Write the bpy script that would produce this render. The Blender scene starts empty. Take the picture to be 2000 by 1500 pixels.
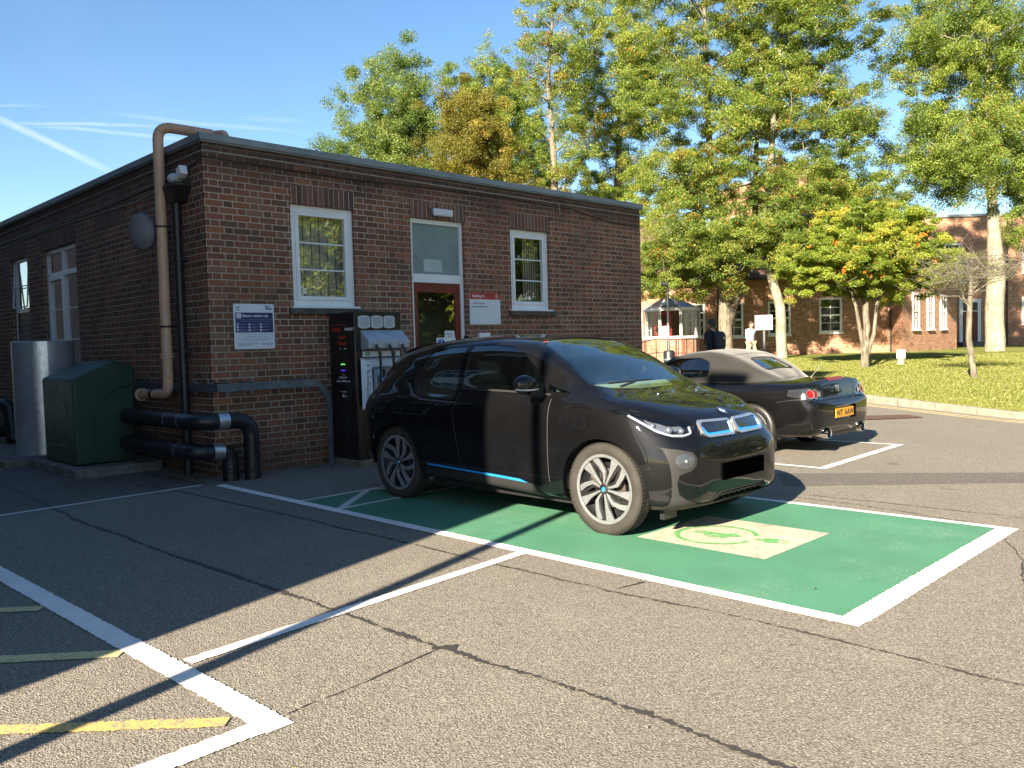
import bpy, bmesh, math, random
import numpy as np
from mathutils import Vector, Matrix, Quaternion
from mathutils.bvhtree import BVHTree
PI = math.pi
rad = math.radians
scn = bpy.context.scene
col = scn.collection
RNG = np.random.default_rng(7)
random.seed(11)

# ------------------------------------------------------------------ object helpers
ORG = {}
def org_of(parent):
    return ORG.get(parent.name, Vector((0, 0, 0))) if parent else Vector((0, 0, 0))

def thing(name, label, cat, loc=(0, 0, 0), group=None, kind=None):
    o = bpy.data.objects.new(name, None)
    o.empty_display_size = 0.2
    col.objects.link(o)
    o.location = loc
    ORG[o.name] = Vector(loc)
    o['label'] = label; o['category'] = cat
    if group: o['group'] = group
    if kind: o['kind'] = kind
    return o

def tag(o, label=None, cat=None, group=None, kind=None):
    if label: o['label'] = label
    if cat: o['category'] = cat
    if group: o['group'] = group
    if kind: o['kind'] = kind
    return o

def link_mesh(name, me, mat, parent=None, smooth=False, org=None, bevel=0, angle=35):
    """vertices of me are in world coordinates"""
    g = org_of(parent) if parent else Vector(org or (0, 0, 0))
    if g.length > 0:
        me.transform(Matrix.Translation(-g))
    o = bpy.data.objects.new(name, me)
    col.objects.link(o)
    if parent:
        o.parent = parent
    else:
        o.location = g
    ORG[o.name] = g
    mats = mat if isinstance(mat, (list, tuple)) else [mat]
    for m in mats:
        me.materials.append(m)
    if smooth:
        me.polygons.foreach_set('use_smooth', [True] * len(me.polygons))
        if angle < 180:
            try:
                me.set_sharp_from_angle(angle=rad(angle))
            except Exception:
                pass
    if bevel:
        b = o.modifiers.new('bevel', 'BEVEL'); b.width = bevel; b.segments = 2; b.limit_method = 'ANGLE'; b.angle_limit = rad(40)
        b.harden_normals = False
    return o

def copy_tree(o, parent=None):
    c = o.copy(); col.objects.link(c)
    ORG[c.name] = org_of(o)
    if parent: c.parent = parent
    for ch in [x for x in o.children]:
        copy_tree(ch, c)
    return c

class MB:
    """collects primitives into one mesh"""
    def __init__(s): s.v = []; s.f = []; s.mi = []; s.cur = 0
    def add(s, vs, fs):
        n = len(s.v)
        s.v += [tuple(v) for v in vs]
        s.f += [tuple(i + n for i in f) for f in fs]
        s.mi += [s.cur] * len(fs)
        return s
    def mat(s, i): s.cur = i; return s
    def box(s, x0, x1, y0, y1, z0, z1):
        v = [(x, y, z) for z in (z0, z1) for y in (y0, y1) for x in (x0, x1)]
        return s.add(v, [(0, 2, 3, 1), (4, 5, 7, 6), (0, 1, 5, 4), (2, 6, 7, 3), (0, 4, 6, 2), (1, 3, 7, 5)])
    def hexa(s, p):
        """p: 8 points ordered like box"""
        return s.add(p, [(0, 2, 3, 1), (4, 5, 7, 6), (0, 1, 5, 4), (2, 6, 7, 3), (0, 4, 6, 2), (1, 3, 7, 5)])
    def obox(s, c, ax, ay, az):
        c, ax, ay, az = map(Vector, (c, ax, ay, az))
        p = [c + ax * i + ay * j + az * k for k in (-1, 1) for j in (-1, 1) for i in (-1, 1)]
        return s.hexa(p)
    def poly(s, pts): return s.add(pts, [tuple(range(len(pts)))])
    def prism(s, pts, d):
        """extrude a 3D polygon by vector d"""
        n = len(pts); d = Vector(d)
        v = [Vector(p) for p in pts] + [Vector(p) + d for p in pts]
        f = [tuple(range(n))[::-1], tuple(range(n, 2 * n))]
        f += [(i, (i + 1) % n, n + (i + 1) % n, n + i) for i in range(n)]
        return s.add(v, f)
    def tube(s, pts, r, n=10, cap=True):
        pts = [Vector(p) for p in pts]
        R = r if isinstance(r, (list, tuple)) else [r] * len(pts)
        # parallel transport frame
        t = [(pts[min(i + 1, len(pts) - 1)] - pts[max(i - 1, 0)]).normalized() for i in range(len(pts))]
        a = Vector((0, 0, 1)) if abs(t[0].z) < .9 else Vector((1, 0, 0))
        u = t[0].cross(a).normalized()
        vs = []; fs = []
        for i, p in enumerate(pts):
            u = (u - t[i] * u.dot(t[i]))
            u = u.normalized() if u.length > 1e-6 else t[i].orthogonal().normalized()
            w = t[i].cross(u)
            for k in range(n):
                an = 2 * PI * k / n
                vs.append(p + (u * math.cos(an) + w * math.sin(an)) * R[i])
        for i in range(len(pts) - 1):
            for k in range(n):
                k2 = (k + 1) % n
                fs.append((i * n + k, i * n + k2, (i + 1) * n + k2, (i + 1) * n + k))
        if cap:
            fs.append(tuple(range(n))[::-1]); fs.append(tuple((len(pts) - 1) * n + k for k in range(n)))
        return s.add(vs, fs)
    def cyl(s, p0, p1, r0, r1=None, n=24):
        return s.tube([p0, p1], [r0, r0 if r1 is None else r1], n)
    def lathe(s, prof, c, axis='Z', n=32, a0=0, a1=2 * PI):
        """prof: list of (r, h) along axis"""
        c = Vector(c); full = abs(a1 - a0 - 2 * PI) < 1e-6
        m = n if full else n + 1
        vs = []; fs = []
        for (r, h) in prof:
            for k in range(m):
                an = a0 + (a1 - a0) * k / n
                x, y = r * math.cos(an), r * math.sin(an)
                p = {'Z': (x, y, h), 'X': (h, x, y), 'Y': (y, h, x), '-X': (-h, y, x)}[axis]
                vs.append(c + Vector(p))
        for i in range(len(prof) - 1):
            for k in range(n):
                k2 = (k + 1) % m
                fs.append((i * m + k, i * m + k2, (i + 1) * m + k2, (i + 1) * m + k))
        return s.add(vs, fs)
    def sphere(s, c, r, seg=16, ring=10, sc=(1, 1, 1)):
        c = Vector(c); vs = []; fs = []
        for i in range(ring + 1):
            th = PI * i / ring
            for k in range(seg):
                ph = 2 * PI * k / seg
                vs.append(c + Vector((r * sc[0] * math.sin(th) * math.cos(ph), r * sc[1] * math.sin(th) * math.sin(ph), r * sc[2] * math.cos(th))))
        for i in range(ring):
            for k in range(seg):
                k2 = (k + 1) % seg
                fs.append((i * seg + k, (i + 1) * seg + k, (i + 1) * seg + k2, i * seg + k2))
        return s.add(vs, fs)
    def mesh(s, merge=True):
        me = bpy.data.meshes.new('m')
        me.from_pydata([tuple(v) for v in s.v], [], s.f)
        me.polygons.foreach_set('material_index', s.mi)
        bm = bmesh.new(); bm.from_mesh(me)
        if merge: bmesh.ops.remove_doubles(bm, verts=bm.verts, dist=1e-5)
        bmesh.ops.recalc_face_normals(bm, faces=bm.faces)
        bm.to_mesh(me); bm.free()
        me.update()
        return me
    def build(s, name, mat, parent=None, smooth=False, org=None, bevel=0, angle=35, merge=True):
        return link_mesh(name, s.mesh(merge), mat, parent, smooth, org, bevel, angle)

def bend(pts, r, n=6):
    pts = [Vector(p) for p in pts]; out = [pts[0]]
    for i in range(1, len(pts) - 1):
        a = (pts[i - 1] - pts[i]).normalized(); b = (pts[i + 1] - pts[i]).normalized(); p0 = pts[i] + a * r; p1 = pts[i] + b * r
        for k in range(n + 1):
            t_ = k / n; out.append(p0 * (1 - t_) ** 2 + pts[i] * 2 * t_ * (1 - t_) + p1 * t_ ** 2)
    return out + [pts[-1]]

def text_mesh(txt, size, origin, xdir, ydir, extrude=0.001, align='LEFT', bold=0.0, spacing=1.0):
    """flat lettering as a mesh in world coordinates"""
    cu = bpy.data.curves.new('t', 'FONT')
    cu.body = txt; cu.size = size; cu.extrude = extrude; cu.align_x = align; cu.offset = bold; cu.space_character = spacing
    cu.resolution_u = 3
    o = bpy.data.objects.new('t', cu); col.objects.link(o)
    bpy.context.view_layer.update()
    me = bpy.data.meshes.new_from_object(o.evaluated_get(bpy.context.evaluated_depsgraph_get()))
    bpy.data.objects.remove(o); bpy.data.curves.remove(cu)
    x = Vector(xdir).normalized(); y = Vector(ydir).normalized(); z = x.cross(y)
    M = Matrix((x, y, z)).transposed().to_4x4(); M.translation = Vector(origin)
    me.transform(M); me.materials.clear()
    return me

def join_meshes(mes):
    bm = bmesh.new()
    for m in mes: bm.from_mesh(m)
    me = bpy.data.meshes.new('m'); bm.to_mesh(me); bm.free()
    return me

def bool_mesh(a, b, op):
    """exact boolean between two meshes (world coords) -> new mesh"""
    oa = bpy.data.objects.new('a', a.copy()); ob = bpy.data.objects.new('b', b)
    col.objects.link(oa); col.objects.link(ob)
    m = oa.modifiers.new('b', 'BOOLEAN'); m.operation = op; m.solver = 'EXACT'; m.object = ob
    bpy.context.view_layer.update()
    me = bpy.data.meshes.new_from_object(oa.evaluated_get(bpy.context.evaluated_depsgraph_get()))
    bpy.data.objects.remove(oa); bpy.data.objects.remove(ob)
    return me

# ------------------------------------------------------------------ camera solve (iPhone-like, measured from wall and bay lines)
H = 1.46
YAW, PIT, ROLL = rad(45.2204), rad(2.6531), rad(-1.5792)
CY, SY = math.cos(YAW), math.sin(YAW)
def V(L, D, z=0.0):
    """far field frame: L metres to the right of, D metres along, the street axis"""
    return Vector((D * CY + L * SY, D * SY - L * CY, z))
cam_d = bpy.data.cameras.new('camera'); cam = bpy.data.objects.new('camera', cam_d); col.objects.link(cam)
fw = Vector((CY * math.cos(PIT), SY * math.cos(PIT), -math.sin(PIT)))
rt = Vector((SY, -CY, 0)); up = rt.cross(fw)
rt2 = rt * math.cos(ROLL) + up * math.sin(ROLL); up2 = -rt * math.sin(ROLL) + up * math.cos(ROLL)
cam.matrix_world = Matrix(((rt2.x, up2.x, -fw.x, 0), (rt2.y, up2.y, -fw.y, 0), (rt2.z, up2.z, -fw.z, H), (0, 0, 0, 1)))
cam_d.sensor_fit = 'HORIZONTAL'; cam_d.sensor_width = 36; cam_d.lens = 1633.7 / 2000 * 36
cam_d.clip_start = 0.05; cam_d.clip_end = 5000
scn.camera = cam

def lawn_z(D): return .1 + .032 * min(max(0, D - 14), 18.5)
def road_z(D): return .02 * min(max(0, D - 14), 26)
def DL(x, y): return x * CY + y * SY, x * SY - y * CY
# ------------------------------------------------------------------ material helpers
class NT:
    def __init__(s, name):
        s.m = bpy.data.materials.new(name); s.m.use_nodes = True
        s.t = s.m.node_tree; s.t.nodes.clear()
        s.out = s.t.nodes.new('ShaderNodeOutputMaterial')
    def n(s, typ, **kw):
        nd = s.t.nodes.new(typ)
        for k, v in kw.items():
            if k.startswith('i_'):
                s.set(nd, k[2:].replace('_', ' '), v)
            else: setattr(nd, k, v)
        return nd
    def set(s, nd, key, v):
        sock = nd.inputs[key] if not isinstance(key, int) else nd.inputs[key]
        if isinstance(v, bpy.types.NodeSocket): s.t.links.new(v, sock)
        else: sock.default_value = v
    def math(s, op, a, b=None, c=None, clamp=False):
        nd = s.t.nodes.new('ShaderNodeMath'); nd.operation = op; nd.use_clamp = clamp
        for i, v in enumerate((a, b, c)):
            if v is not None: s.set(nd, i, v)
        return nd.outputs[0]
    def mul(s, a, b): return s.math('MULTIPLY', a, b)
    def addm(s, a, b): return s.math('ADD', a, b)
    def sub(s, a, b): return s.math('SUBTRACT', a, b)
    def sstep(s, v, a, b):
        nd = s.n('ShaderNodeMapRange', interpolation_type='SMOOTHSTEP'); s.set(nd, 0, v)
        nd.inputs[1].default_value = a; nd.inputs[2].default_value = b
        return nd.outputs[0]
    def mix(s, f, a, b, typ='MIX'):
        nd = s.n('ShaderNodeMix', data_type='RGBA', blend_type=typ)
        s.set(nd, 0, f); s.set(nd, 6, a if isinstance(a, bpy.types.NodeSocket) else (*a, 1)); s.set(nd, 7, b if isinstance(b, bpy.types.NodeSocket) else (*b, 1))
        return nd.outputs[2]
    def noise(s, scale, detail=4, rough=.55, vec=None, dist=0, w=None):
        nd = s.n('ShaderNodeTexNoise'); nd.inputs['Scale'].default_value = scale; nd.inputs['Detail'].default_value = detail
        nd.inputs['Roughness'].default_value = rough; nd.inputs['Distortion'].default_value = dist
        s.set(nd, 'Vector', vec if vec is not None else s.pos())
        return nd.outputs['Fac']
    def voro(s, scale, vec=None, out='Distance', feature='F1', rnd=1):
        nd = s.n('ShaderNodeTexVoronoi', feature=feature); nd.inputs['Scale'].default_value = scale; nd.inputs['Randomness'].default_value = rnd
        s.set(nd, 'Vector', vec if vec is not None else s.pos())
        return nd.outputs[out]
    def pos(s):
        if not hasattr(s, '_g'): s._g = s.n('ShaderNodeNewGeometry')
        return s._g.outputs['Position']
    def geo(s, o): s.pos(); return s._g.outputs[o]
    def ramp(s, fac, stops, interp='LINEAR'):
        nd = s.n('ShaderNodeValToRGB'); cr = nd.color_ramp; cr.interpolation = interp
        while len(cr.elements) < len(stops): cr.elements.new(.5)
        for e, (p, c) in zip(cr.elements, stops): e.position = p; e.color = (*c, 1) if len(c) == 3 else c
        s.set(nd, 0, fac)
        return nd.outputs[0]
    def bump(s, h, strength=.5, dist=.01, normal=None):
        nd = s.n('ShaderNodeBump'); nd.inputs['Strength'].default_value = strength; nd.inputs['Distance'].default_value = dist
        s.set(nd, 'Height', h)
        if normal is not None: s.set(nd, 'Normal', normal)
        return nd.outputs[0]
    def bsdf(s, color=(.5, .5, .5), rough=.5, metal=0, normal=None, spec=None, coat=None, coat_rough=.03, trans=None, ior=None, emis=None, estr=0, alpha=None, sheen=None):
        p = s.n('ShaderNodeBsdfPrincipled')
        s.set(p, 'Base Color', color if isinstance(color, bpy.types.NodeSocket) else (*color, 1))
        s.set(p, 'Roughness', rough); s.set(p, 'Metallic', metal)
        if normal is not None: s.set(p, 'Normal', normal)
        if spec is not None: s.set(p, 'Specular IOR Level', spec)
        if coat is not None: s.set(p, 'Coat Weight', coat); s.set(p, 'Coat Roughness', coat_rough)
        if trans is not None: s.set(p, 'Transmission Weight', trans)
        if ior is not None: s.set(p, 'IOR', ior)
        if alpha is not None: s.set(p, 'Alpha', alpha)
        if sheen is not None: s.set(p, 'Sheen Weight', sheen)
        if emis is not None: s.set(p, 'Emission Color', (*emis, 1)); s.set(p, 'Emission Strength', estr)
        return p.outputs[0]
    def done(s, sh):
        s.t.links.new(sh, s.out.inputs[0]); return s.m

def simple(name, color, rough=.5, metal=0, var=.12, vscale=6, bump=0, bscale=60, **kw):
    """plain material with a little procedural dirt and unevenness"""
    t = NT(name)
    nz = t.noise(vscale, 5, .6)
    c = t.mix(t.sstep(nz, .3, .75), tuple(x * (1 - var) for x in color), tuple(min(1, x * (1 + var)) for x in color))
    rg = t.addm(t.mul(t.noise(vscale * 3, 3), .2), max(0, rough - .1))
    nrm = t.bump(t.noise(bscale, 4), bump, .01) if bump else None
    return t.done(t.bsdf(c, rg, metal, nrm, **kw))

M = {}
def brick(name, palette, mortar, h=.0775, S=.2275, P=.340, mort=.0055, swap=False, dirt=.35, header_dark=.25, contrast=1.0, bumps=.6, dark_band=None, big=.28):
    t = NT(name)
    pos = t.pos(); nrm = t.geo('True Normal')
    sp = t.n('ShaderNodeSeparateXYZ'); t.set(sp, 0, pos); sn = t.n('ShaderNodeSeparateXYZ'); t.set(sn, 0, nrm)
    jit = t.mul(t.sub(t.noise(9, 2), .5), .006)
    u = t.sub(t.mul(sp.outputs[0], sn.outputs[1]), t.mul(sp.outputs[1], sn.outputs[0]))
    v = t.addm(sp.outputs[2], jit)
    u = t.addm(t.addm(u, jit), 100.0)
    if swap: # soldier course: single upright bricks
        fu = t.mul(t.math('FRACT', t.math('DIVIDE', u, h)), h)
        iu = t.math('FLOOR', t.math('DIVIDE', u, h))
        e = t.math('MINIMUM', fu, t.sub(h, fu)); rowid = 0.0; ishead = 0.0
        idu = iu
    else:
        rr = t.math('DIVIDE', v, h); row = t.math('FLOOR', rr); fv = t.mul(t.math('FRACT', rr), h)
        uu = t.addm(t.math('DIVIDE', u, P), t.mul(t.math('FLOORED_MODULO', row, 2.0), .5))
        iu = t.math('FLOOR', uu); fu = t.mul(t.math('FRACT', uu), P)
        ishead = t.math('GREATER_THAN', fu, S)
        du = t.sub(fu, t.mul(ishead, S)); w = t.addm(t.mul(ishead, P - 2 * S), S)
        e = t.math('MINIMUM', t.math('MINIMUM', du, t.sub(w, du)), t.math('MINIMUM', fv, t.sub(h, fv)))
        rowid = row; idu = t.addm(t.mul(iu, 2.0), ishead)
    en = t.addm(e, t.mul(t.sub(t.noise(70, 3), .5), .004))
    face = t.sstep(en, mort - .0012, mort + .0018)
    cb = t.n('ShaderNodeCombineXYZ'); t.set(cb, 0, idu); t.set(cb, 1, rowid)
    wn = t.n('ShaderNodeTexWhiteNoise', noise_dimensions='3D'); t.set(wn, 'Vector', cb.outputs[0])
    rnd = wn.outputs['Value']
    bigv = t.noise(.55, 3, .6)
    sel = t.math('ADD', t.mul(rnd, contrast * (1 - big)), t.mul(t.sub(bigv, .15), big * 1.3))
    c = t.ramp(sel, palette)
    c = t.mix(t.mul(ishead, header_dark), c, tuple(x * .55 for x in palette[1][1])) if header_dark and not swap else c
    fine = t.noise(45, 5, .7)
    c = t.mix(t.mul(t.sstep(fine, .45, .8), .3), c, tuple(x * .45 for x in palette[1][1]))
    mc = t.mix(t.sstep(t.noise(1.3, 3), .35, .7), mortar, tuple(x * .62 for x in mortar))
    c = t.mix(face, mc, c)
    # weather staining
    st = t.sstep(t.noise(1.1, 5, .65), .5, .8)
    c = t.mix(t.mul(st, dirt), c, tuple(x * .3 for x in palette[1][1]))
    if dark_band:  # dark band under the coping and a darker foot
        zz = sp.outputs[2]
        band = t.sstep(t.addm(zz, t.mul(t.sub(t.noise(1.5, 4), .5), .5)), dark_band[0], dark_band[1])
        foot = t.math('SUBTRACT', 1.0, t.sstep(t.addm(zz, t.mul(t.noise(3, 4), .4)), .25, .8))
        c = t.mix(t.mul(band, .62), c, (.022, .018, .017)); c = t.mix(t.mul(foot, .45), c, (.03, .027, .02))
    hgt = t.addm(face, t.mul(t.noise(60, 4, .7), .35))
    return t.done(t.bsdf(c, t.addm(t.mul(fine, .2), .72), 0, t.bump(hgt, bumps, .006), spec=.25))

PAL = [(0.0, (.050, .036, .031)), (.22, (.078, .047, .037)), (.45, (.108, .056, .041)), (.66, (.150, .066, .044)), (.80, (.115, .083, .066)), (.90, (.22, .085, .045)), (1.0, (.28, .12, .06))]
M['brick'] = brick('brown_brick', [(p_, (c_[0] * 1.85, c_[1] * 1.58, c_[2] * 1.24)) for p_, c_ in PAL], (.47, .39, .31), dark_band=(3.35, 3.85))
M['soldier'] = brick('soldier_brick', [(p_, tuple(q * 1.3 for q in c_)) for p_, c_ in PAL], (.40, .32, .26), swap=True, dark_band=(3.6, 4.3))
PALF = [(0.0, (.20, .085, .050)), (.3, (.33, .145, .080)), (.6, (.42, .20, .115)), (1.0, (.52, .29, .17))]
M['brick_far'] = brick('orange_brick', PALF, (.42, .33, .25), mort=.008, dirt=.18, header_dark=.1, bumps=.3)
M['brick_caster'] = brick('shade_brick', PAL, (.30, .24, .2), dirt=.2)
M['coping'] = simple('grey_coping_felt', (.20, .23, .25), .55, 0, .18, 2.0, .15, 30)
M['white'] = simple('white_plastic_frame', (.74, .76, .78), .35, 0, .05, 3)
M['white_far'] = simple('white_painted_wood', (.80, .79, .75), .5, 0, .05, 3)
M['sill'] = simple('dark_stone_sill', (.07, .065, .055), .8, 0, .4, 9, .5, 50)
M['red_door'] = simple('dark_red_paint', (.16, .018, .016), .4, 0, .1, 5)
M['red_paint'] = simple('bright_red_paint', (.50, .04, .03), .4, 0, .1, 5)
M['black_metal'] = simple('black_painted_metal', (.018, .018, .020), .42, 0, .2, 7, .1, 40)
M['black_plastic'] = simple('black_plastic', (.014, .014, .015), .45, 0, .1, 8)
M['grey_metal'] = simple('grey_painted_metal', (.13, .14, .15), .45, .2, .15, 5)
M['galv'] = simple('blue_grey_steel_channel', (.15, .18, .215), .42, .55, .25, 8, .1, 30)
M['alu'] = simple('aluminium_band', (.62, .64, .66), .32, .9, .15, 14, .3, 50)
M['chrome'] = simple('chrome', (.75, .75, .76), .12, 1, .05, 5)
M['lagging'] = simple('black_bitumen_lagging', (.012, .012, .015), .36, 0, .4, 12, .8, 22)
M['rubber'] = None
M['dark_in'] = simple('dark_interior', (.02, .02, .02), .8)
M['curtain'] = simple('blind_cloth', (.60, .56, .50), .8, 0, .12, 4)
M['concrete'] = simple('old_concrete', (.15, .14, .12), .9, 0, .35, 5, .7, 40)
M['skin'] = simple('skin', (.42, .24, .17), .5, 0, .06, 20)
M['asph_dark'] = None

# rust-stained tan pipe
t = NT('tan_pipe_paint')
sp = t.n('ShaderNodeSeparateXYZ'); t.set(sp, 0, t.pos())
st = t.sstep(t.noise(9, 5, .7), .56, .7)
low = t.math('SUBTRACT', 1.0, t.sstep(sp.outputs[2], 1.05, 1.45)); high = t.sstep(sp.outputs[2], 4.05, 4.3)
c = t.mix(t.sstep(t.noise(3, 3), .3, .7), (.56, .34, .215), (.64, .41, .27))
c = t.mix(t.mul(st, t.addm(t.mul(t.math('MAXIMUM', low, high), .75), .12)), c, (.10, .05, .03))
M['tan'] = t.done(t.bsdf(c, .5, 0, t.bump(t.noise(40, 4), .2, .01)))

# dark green grp box
t = NT('green_fibreglass')
c = t.mix(t.sstep(t.noise(4, 5), .35, .7), (.006, .030, .018), (.010, .044, .028))
M['green_box'] = t.done(t.bsdf(c, t.addm(t.mul(t.noise(6, 4), .3), .38), 0, t.bump(t.noise(35, 4), .25, .01)))
t = NT('silver_cladding')
c = t.mix(t.sstep(t.noise(2.5, 4), .3, .7), (.30, .31, .34), (.42, .43, .46))
M['tank'] = t.done(t.bsdf(c, .42, .35, t.bump(t.noise(120, 3), .12, .004)))

# asphalt
def asphalt(name, dark, mid, light, patch=.5):
    t = NT(name)
    p = t.pos()
    v1 = t.voro(120, p, 'Distance'); v2 = t.voro(230, p, 'Distance')
    vc = t.voro(120, p, 'Color')
    vcs = t.n('ShaderNodeSeparateColor'); t.set(vcs, 0, vc)
    stone = vcs.outputs[0]
    base = t.ramp(stone, [(0, dark), (.45, mid), (.85, light), (1, tuple(min(1, x * 1.5) for x in light))])
    gap = t.sstep(v1, .35, .75)
    c = t.mix(gap, base, tuple(x * .52 for x in dark))
    fine = t.noise(260, 2, .6)
    c = t.mix(t.mul(t.sstep(fine, .35, .7), .45), c, light)
    bigp = t.noise(.45, 5, .6); b2 = t.noise(2.2, 4, .6)
    c = t.mix(t.mul(t.sstep(bigp, .4, .7), patch), c, tuple(x * .62 for x in mid))
    c = t.mix(t.mul(t.sstep(b2, .52, .75), .16), c, tuple(x * 1.15 for x in light))
    # oil spots and dust
    oil = t.sstep(t.noise(1.7, 3, .5), .70, .78)
    c = t.mix(t.mul(oil, .45), c, (.025, .024, .023))
    hgt = t.addm(t.mul(t.math('SUBTRACT', 1.0, v1), 1.0), t.mul(fine, .6))
    return t.done(t.bsdf(c, .88, 0, t.bump(hgt, .75, .006), spec=.3))
M['asphalt'] = asphalt('asphalt', (.162, .146, .119), (.226, .205, .168), (.300, .274, .228), .28)
M['asph_dark'] = asphalt('fresh_asphalt_patch', (.080, .075, .064), (.135, .123, .109), (.20, .183, .163), .3)
t = NT('bitumen_seal')
M['bitumen'] = t.done(t.bsdf(t.mix(t.noise(30, 4), (.022, .020, .018), (.06, .055, .049)), .62, 0, t.bump(t.noise(120, 3), .6, .004)))
def road_paint(name, colr, wear=.5, worn=(.10, .092, .082), wscale=7):
    t = NT(name)
    v1 = t.voro(120, t.pos(), 'Distance')
    n1 = t.noise(wscale, 6, .7); n2 = t.noise(55, 4, .7); n3 = t.noise(1.6, 4, .6)
    w = t.sstep(t.addm(t.addm(t.mul(n1, .5), t.mul(n2, .5)), t.mul(v1, .10)), .50 + .20 * (1 - wear), .60 + .20 * (1 - wear))
    c = t.mix(t.sstep(n3, .3, .7), colr, tuple(x * .84 for x in colr))
    c = t.mix(t.mul(t.sstep(n2, .3, .8), .25), c, tuple(x * .7 for x in colr))
    c = t.mix(w, c, worn)
    hgt = t.addm(t.math('SUBTRACT', 1.0, v1), t.mul(n2, .4))
    return t.done(t.bsdf(c, .72, 0, t.bump(hgt, .45, .004), spec=.3))
M['paint_white'] = road_paint('white_road_paint', (.82, .80, .76), .42, (.36, .33, .29))
M['paint_old'] = road_paint('old_white_road_paint', (.62, .61, .57), .55)
M['paint_yellow'] = road_paint('yellow_road_paint', (.62, .44, .14), .85, (.24, .21, .16))
M['paint_yellow_old'] = road_paint('faded_yellow_paint', (.60, .52, .26), .6, (.24, .21, .16))
M['paint_green'] = road_paint('green_surface_paint', (.072, .225, .135), .6, (.125, .25, .17), 1.1)
M['paint_cream'] = road_paint('cream_symbol_paint', (.50, .455, .355), .75, (.27, .27, .20))
M['paint_lime'] = road_paint('light_green_symbol', (.10, .33, .11), .7, (.40, .42, .29))

# grass
t = NT('grass_ground')
c = t.mix(t.sstep(t.noise(.5, 4), .35, .65), (.10, .135, .025), (.20, .21, .05))
c = t.mix(t.mul(t.sstep(t.noise(9, 4), .4, .75), .6), c, (.26, .24, .09))
M['grass'] = t.done(t.bsdf(c, .9, 0, t.bump(t.noise(60, 4), .9, .03), spec=.1))
t = NT('grass_blades')
at = t.n('ShaderNodeAttribute', attribute_name='leafcol')
d = t.n('ShaderNodeBsdfDiffuse'); t.set(d, 0, at.outputs['Color']); tr = t.n('ShaderNodeBsdfTranslucent'); t.set(tr, 0, at.outputs['Color'])
mx = t.n('ShaderNodeMixShader'); t.set(mx, 0, .35); t.set(mx, 1, d.outputs[0]); t.set(mx, 2, tr.outputs[0])
M['blades'] = t.done(mx.outputs[0])
# leaves
t = NT('leaf')
at = t.n('ShaderNodeAttribute', attribute_name='leafcol')
p = t.bsdf(at.outputs['Color'], .45, 0, spec=.35)
tr = t.n('ShaderNodeBsdfTranslucent'); t.set(tr, 0, t.mix(.5, at.outputs['Color'], (1, 1, .35), 'MULTIPLY'))
tcol = t.mix(1.0, at.outputs['Color'], (1.5, 1.55, .7), 'MULTIPLY'); t.set(tr, 0, tcol)
mx = t.n('ShaderNodeMixShader'); t.set(mx, 0, .42); t.set(mx, 1, p); t.set(mx, 2, tr.outputs[0])
M['leaf'] = t.done(mx.outputs[0])
def bark(name, a, b):
    t = NT(name)
    mp = t.n('ShaderNodeMapping'); t.set(mp, 0, t.pos()); mp.inputs['Scale'].default_value = (1, 1, .25)
    n1 = t.noise(14, 6, .7, mp.outputs[0]); n2 = t.noise(2.5, 4)
    c = t.mix(t.sstep(n1, .35, .65), a, b)
    c = t.mix(t.mul(t.sstep(n2, .45, .7), .4), c, (.08, .085, .04))
    return t.done(t.bsdf(c, .9, 0, t.bump(n1, .9, .03), spec=.15))
M['bark'] = bark('grey_bark', (.10, .085, .065), (.24, .21, .165))
M['bark_pale'] = bark('pale_bark', (.19, .17, .125), (.36, .33, .255))
M['bark_dark'] = bark('dark_bark', (.045, .035, .028), (.11, .09, .07))

# roof tiles
t = NT('brown_roof_tile')
sp = t.n('ShaderNodeSeparateXYZ'); t.set(sp, 0, t.pos())
wv = t.math('FRACT', t.mul(sp.outputs[2], 7.0))
c = t.mix(t.sstep(t.noise(9, 4), .3, .7), (.085, .045, .04), (.15, .085, .07))
c = t.mix(t.sstep(wv, .75, 1.0), c, (.03, .02, .018))
M['tiles'] = t.done(t.bsdf(c, .8, 0, t.bump(wv, .5, .03)))

# glass
def glass_window(name, tint=(.55, .6, .6), dark=.5, rough=.01, gain=0):
    """thin pane: fresnel reflection over partly see-through tint"""
    t = NT(name)
    dt = t.n('ShaderNodeVectorMath', operation='DOT_PRODUCT'); t.set(dt, 0, t.geo('Incoming')); t.set(dt, 1, t.geo('Normal'))
    fres = t.math('MULTIPLY_ADD', t.math('POWER', t.math('SUBTRACT', 1.0, t.math('ABSOLUTE', dt.outputs['Value']), clamp=True), 5.0), .96, .04)
    gl = t.n('ShaderNodeBsdfGlossy'); gl.inputs['Roughness'].default_value = rough
    t.set(gl, 'Normal', t.bump(t.noise(1.3, 2), .04, .02))
    tp = t.n('ShaderNodeBsdfTransparent'); tp.inputs[0].default_value = (*tint, 1)
    f = t.math('MULTIPLY_ADD', fres, 1.5 + gain, dark * .1, clamp=True)
    mx = t.n('ShaderNodeMixShader'); t.set(mx, 0, f); t.set(mx, 1, tp.outputs[0]); t.set(mx, 2, gl.outputs[0])
    return t.done(mx.outputs[0])
M['pane'] = glass_window('window_pane', (.85, .87, .84), 1.2, gain=2.0)
M['pane_far'] = glass_window('far_window_pane', (.8, .84, .84), .3)
M['car_glass'] = glass_window('car_glass', (.55, .60, .57), .6, gain=.9)
M['car_screen'] = glass_window('windscreen_glass', (.88, .96, .86), .3, gain=.1)
M['lens'] = glass_window('lamp_lens', (.9, .92, .95), .1, gain=-.7)
M['frosted'] = simple('frosted_pane', (.20, .27, .27), .22, 0, .12, 3, spec=.6)
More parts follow.
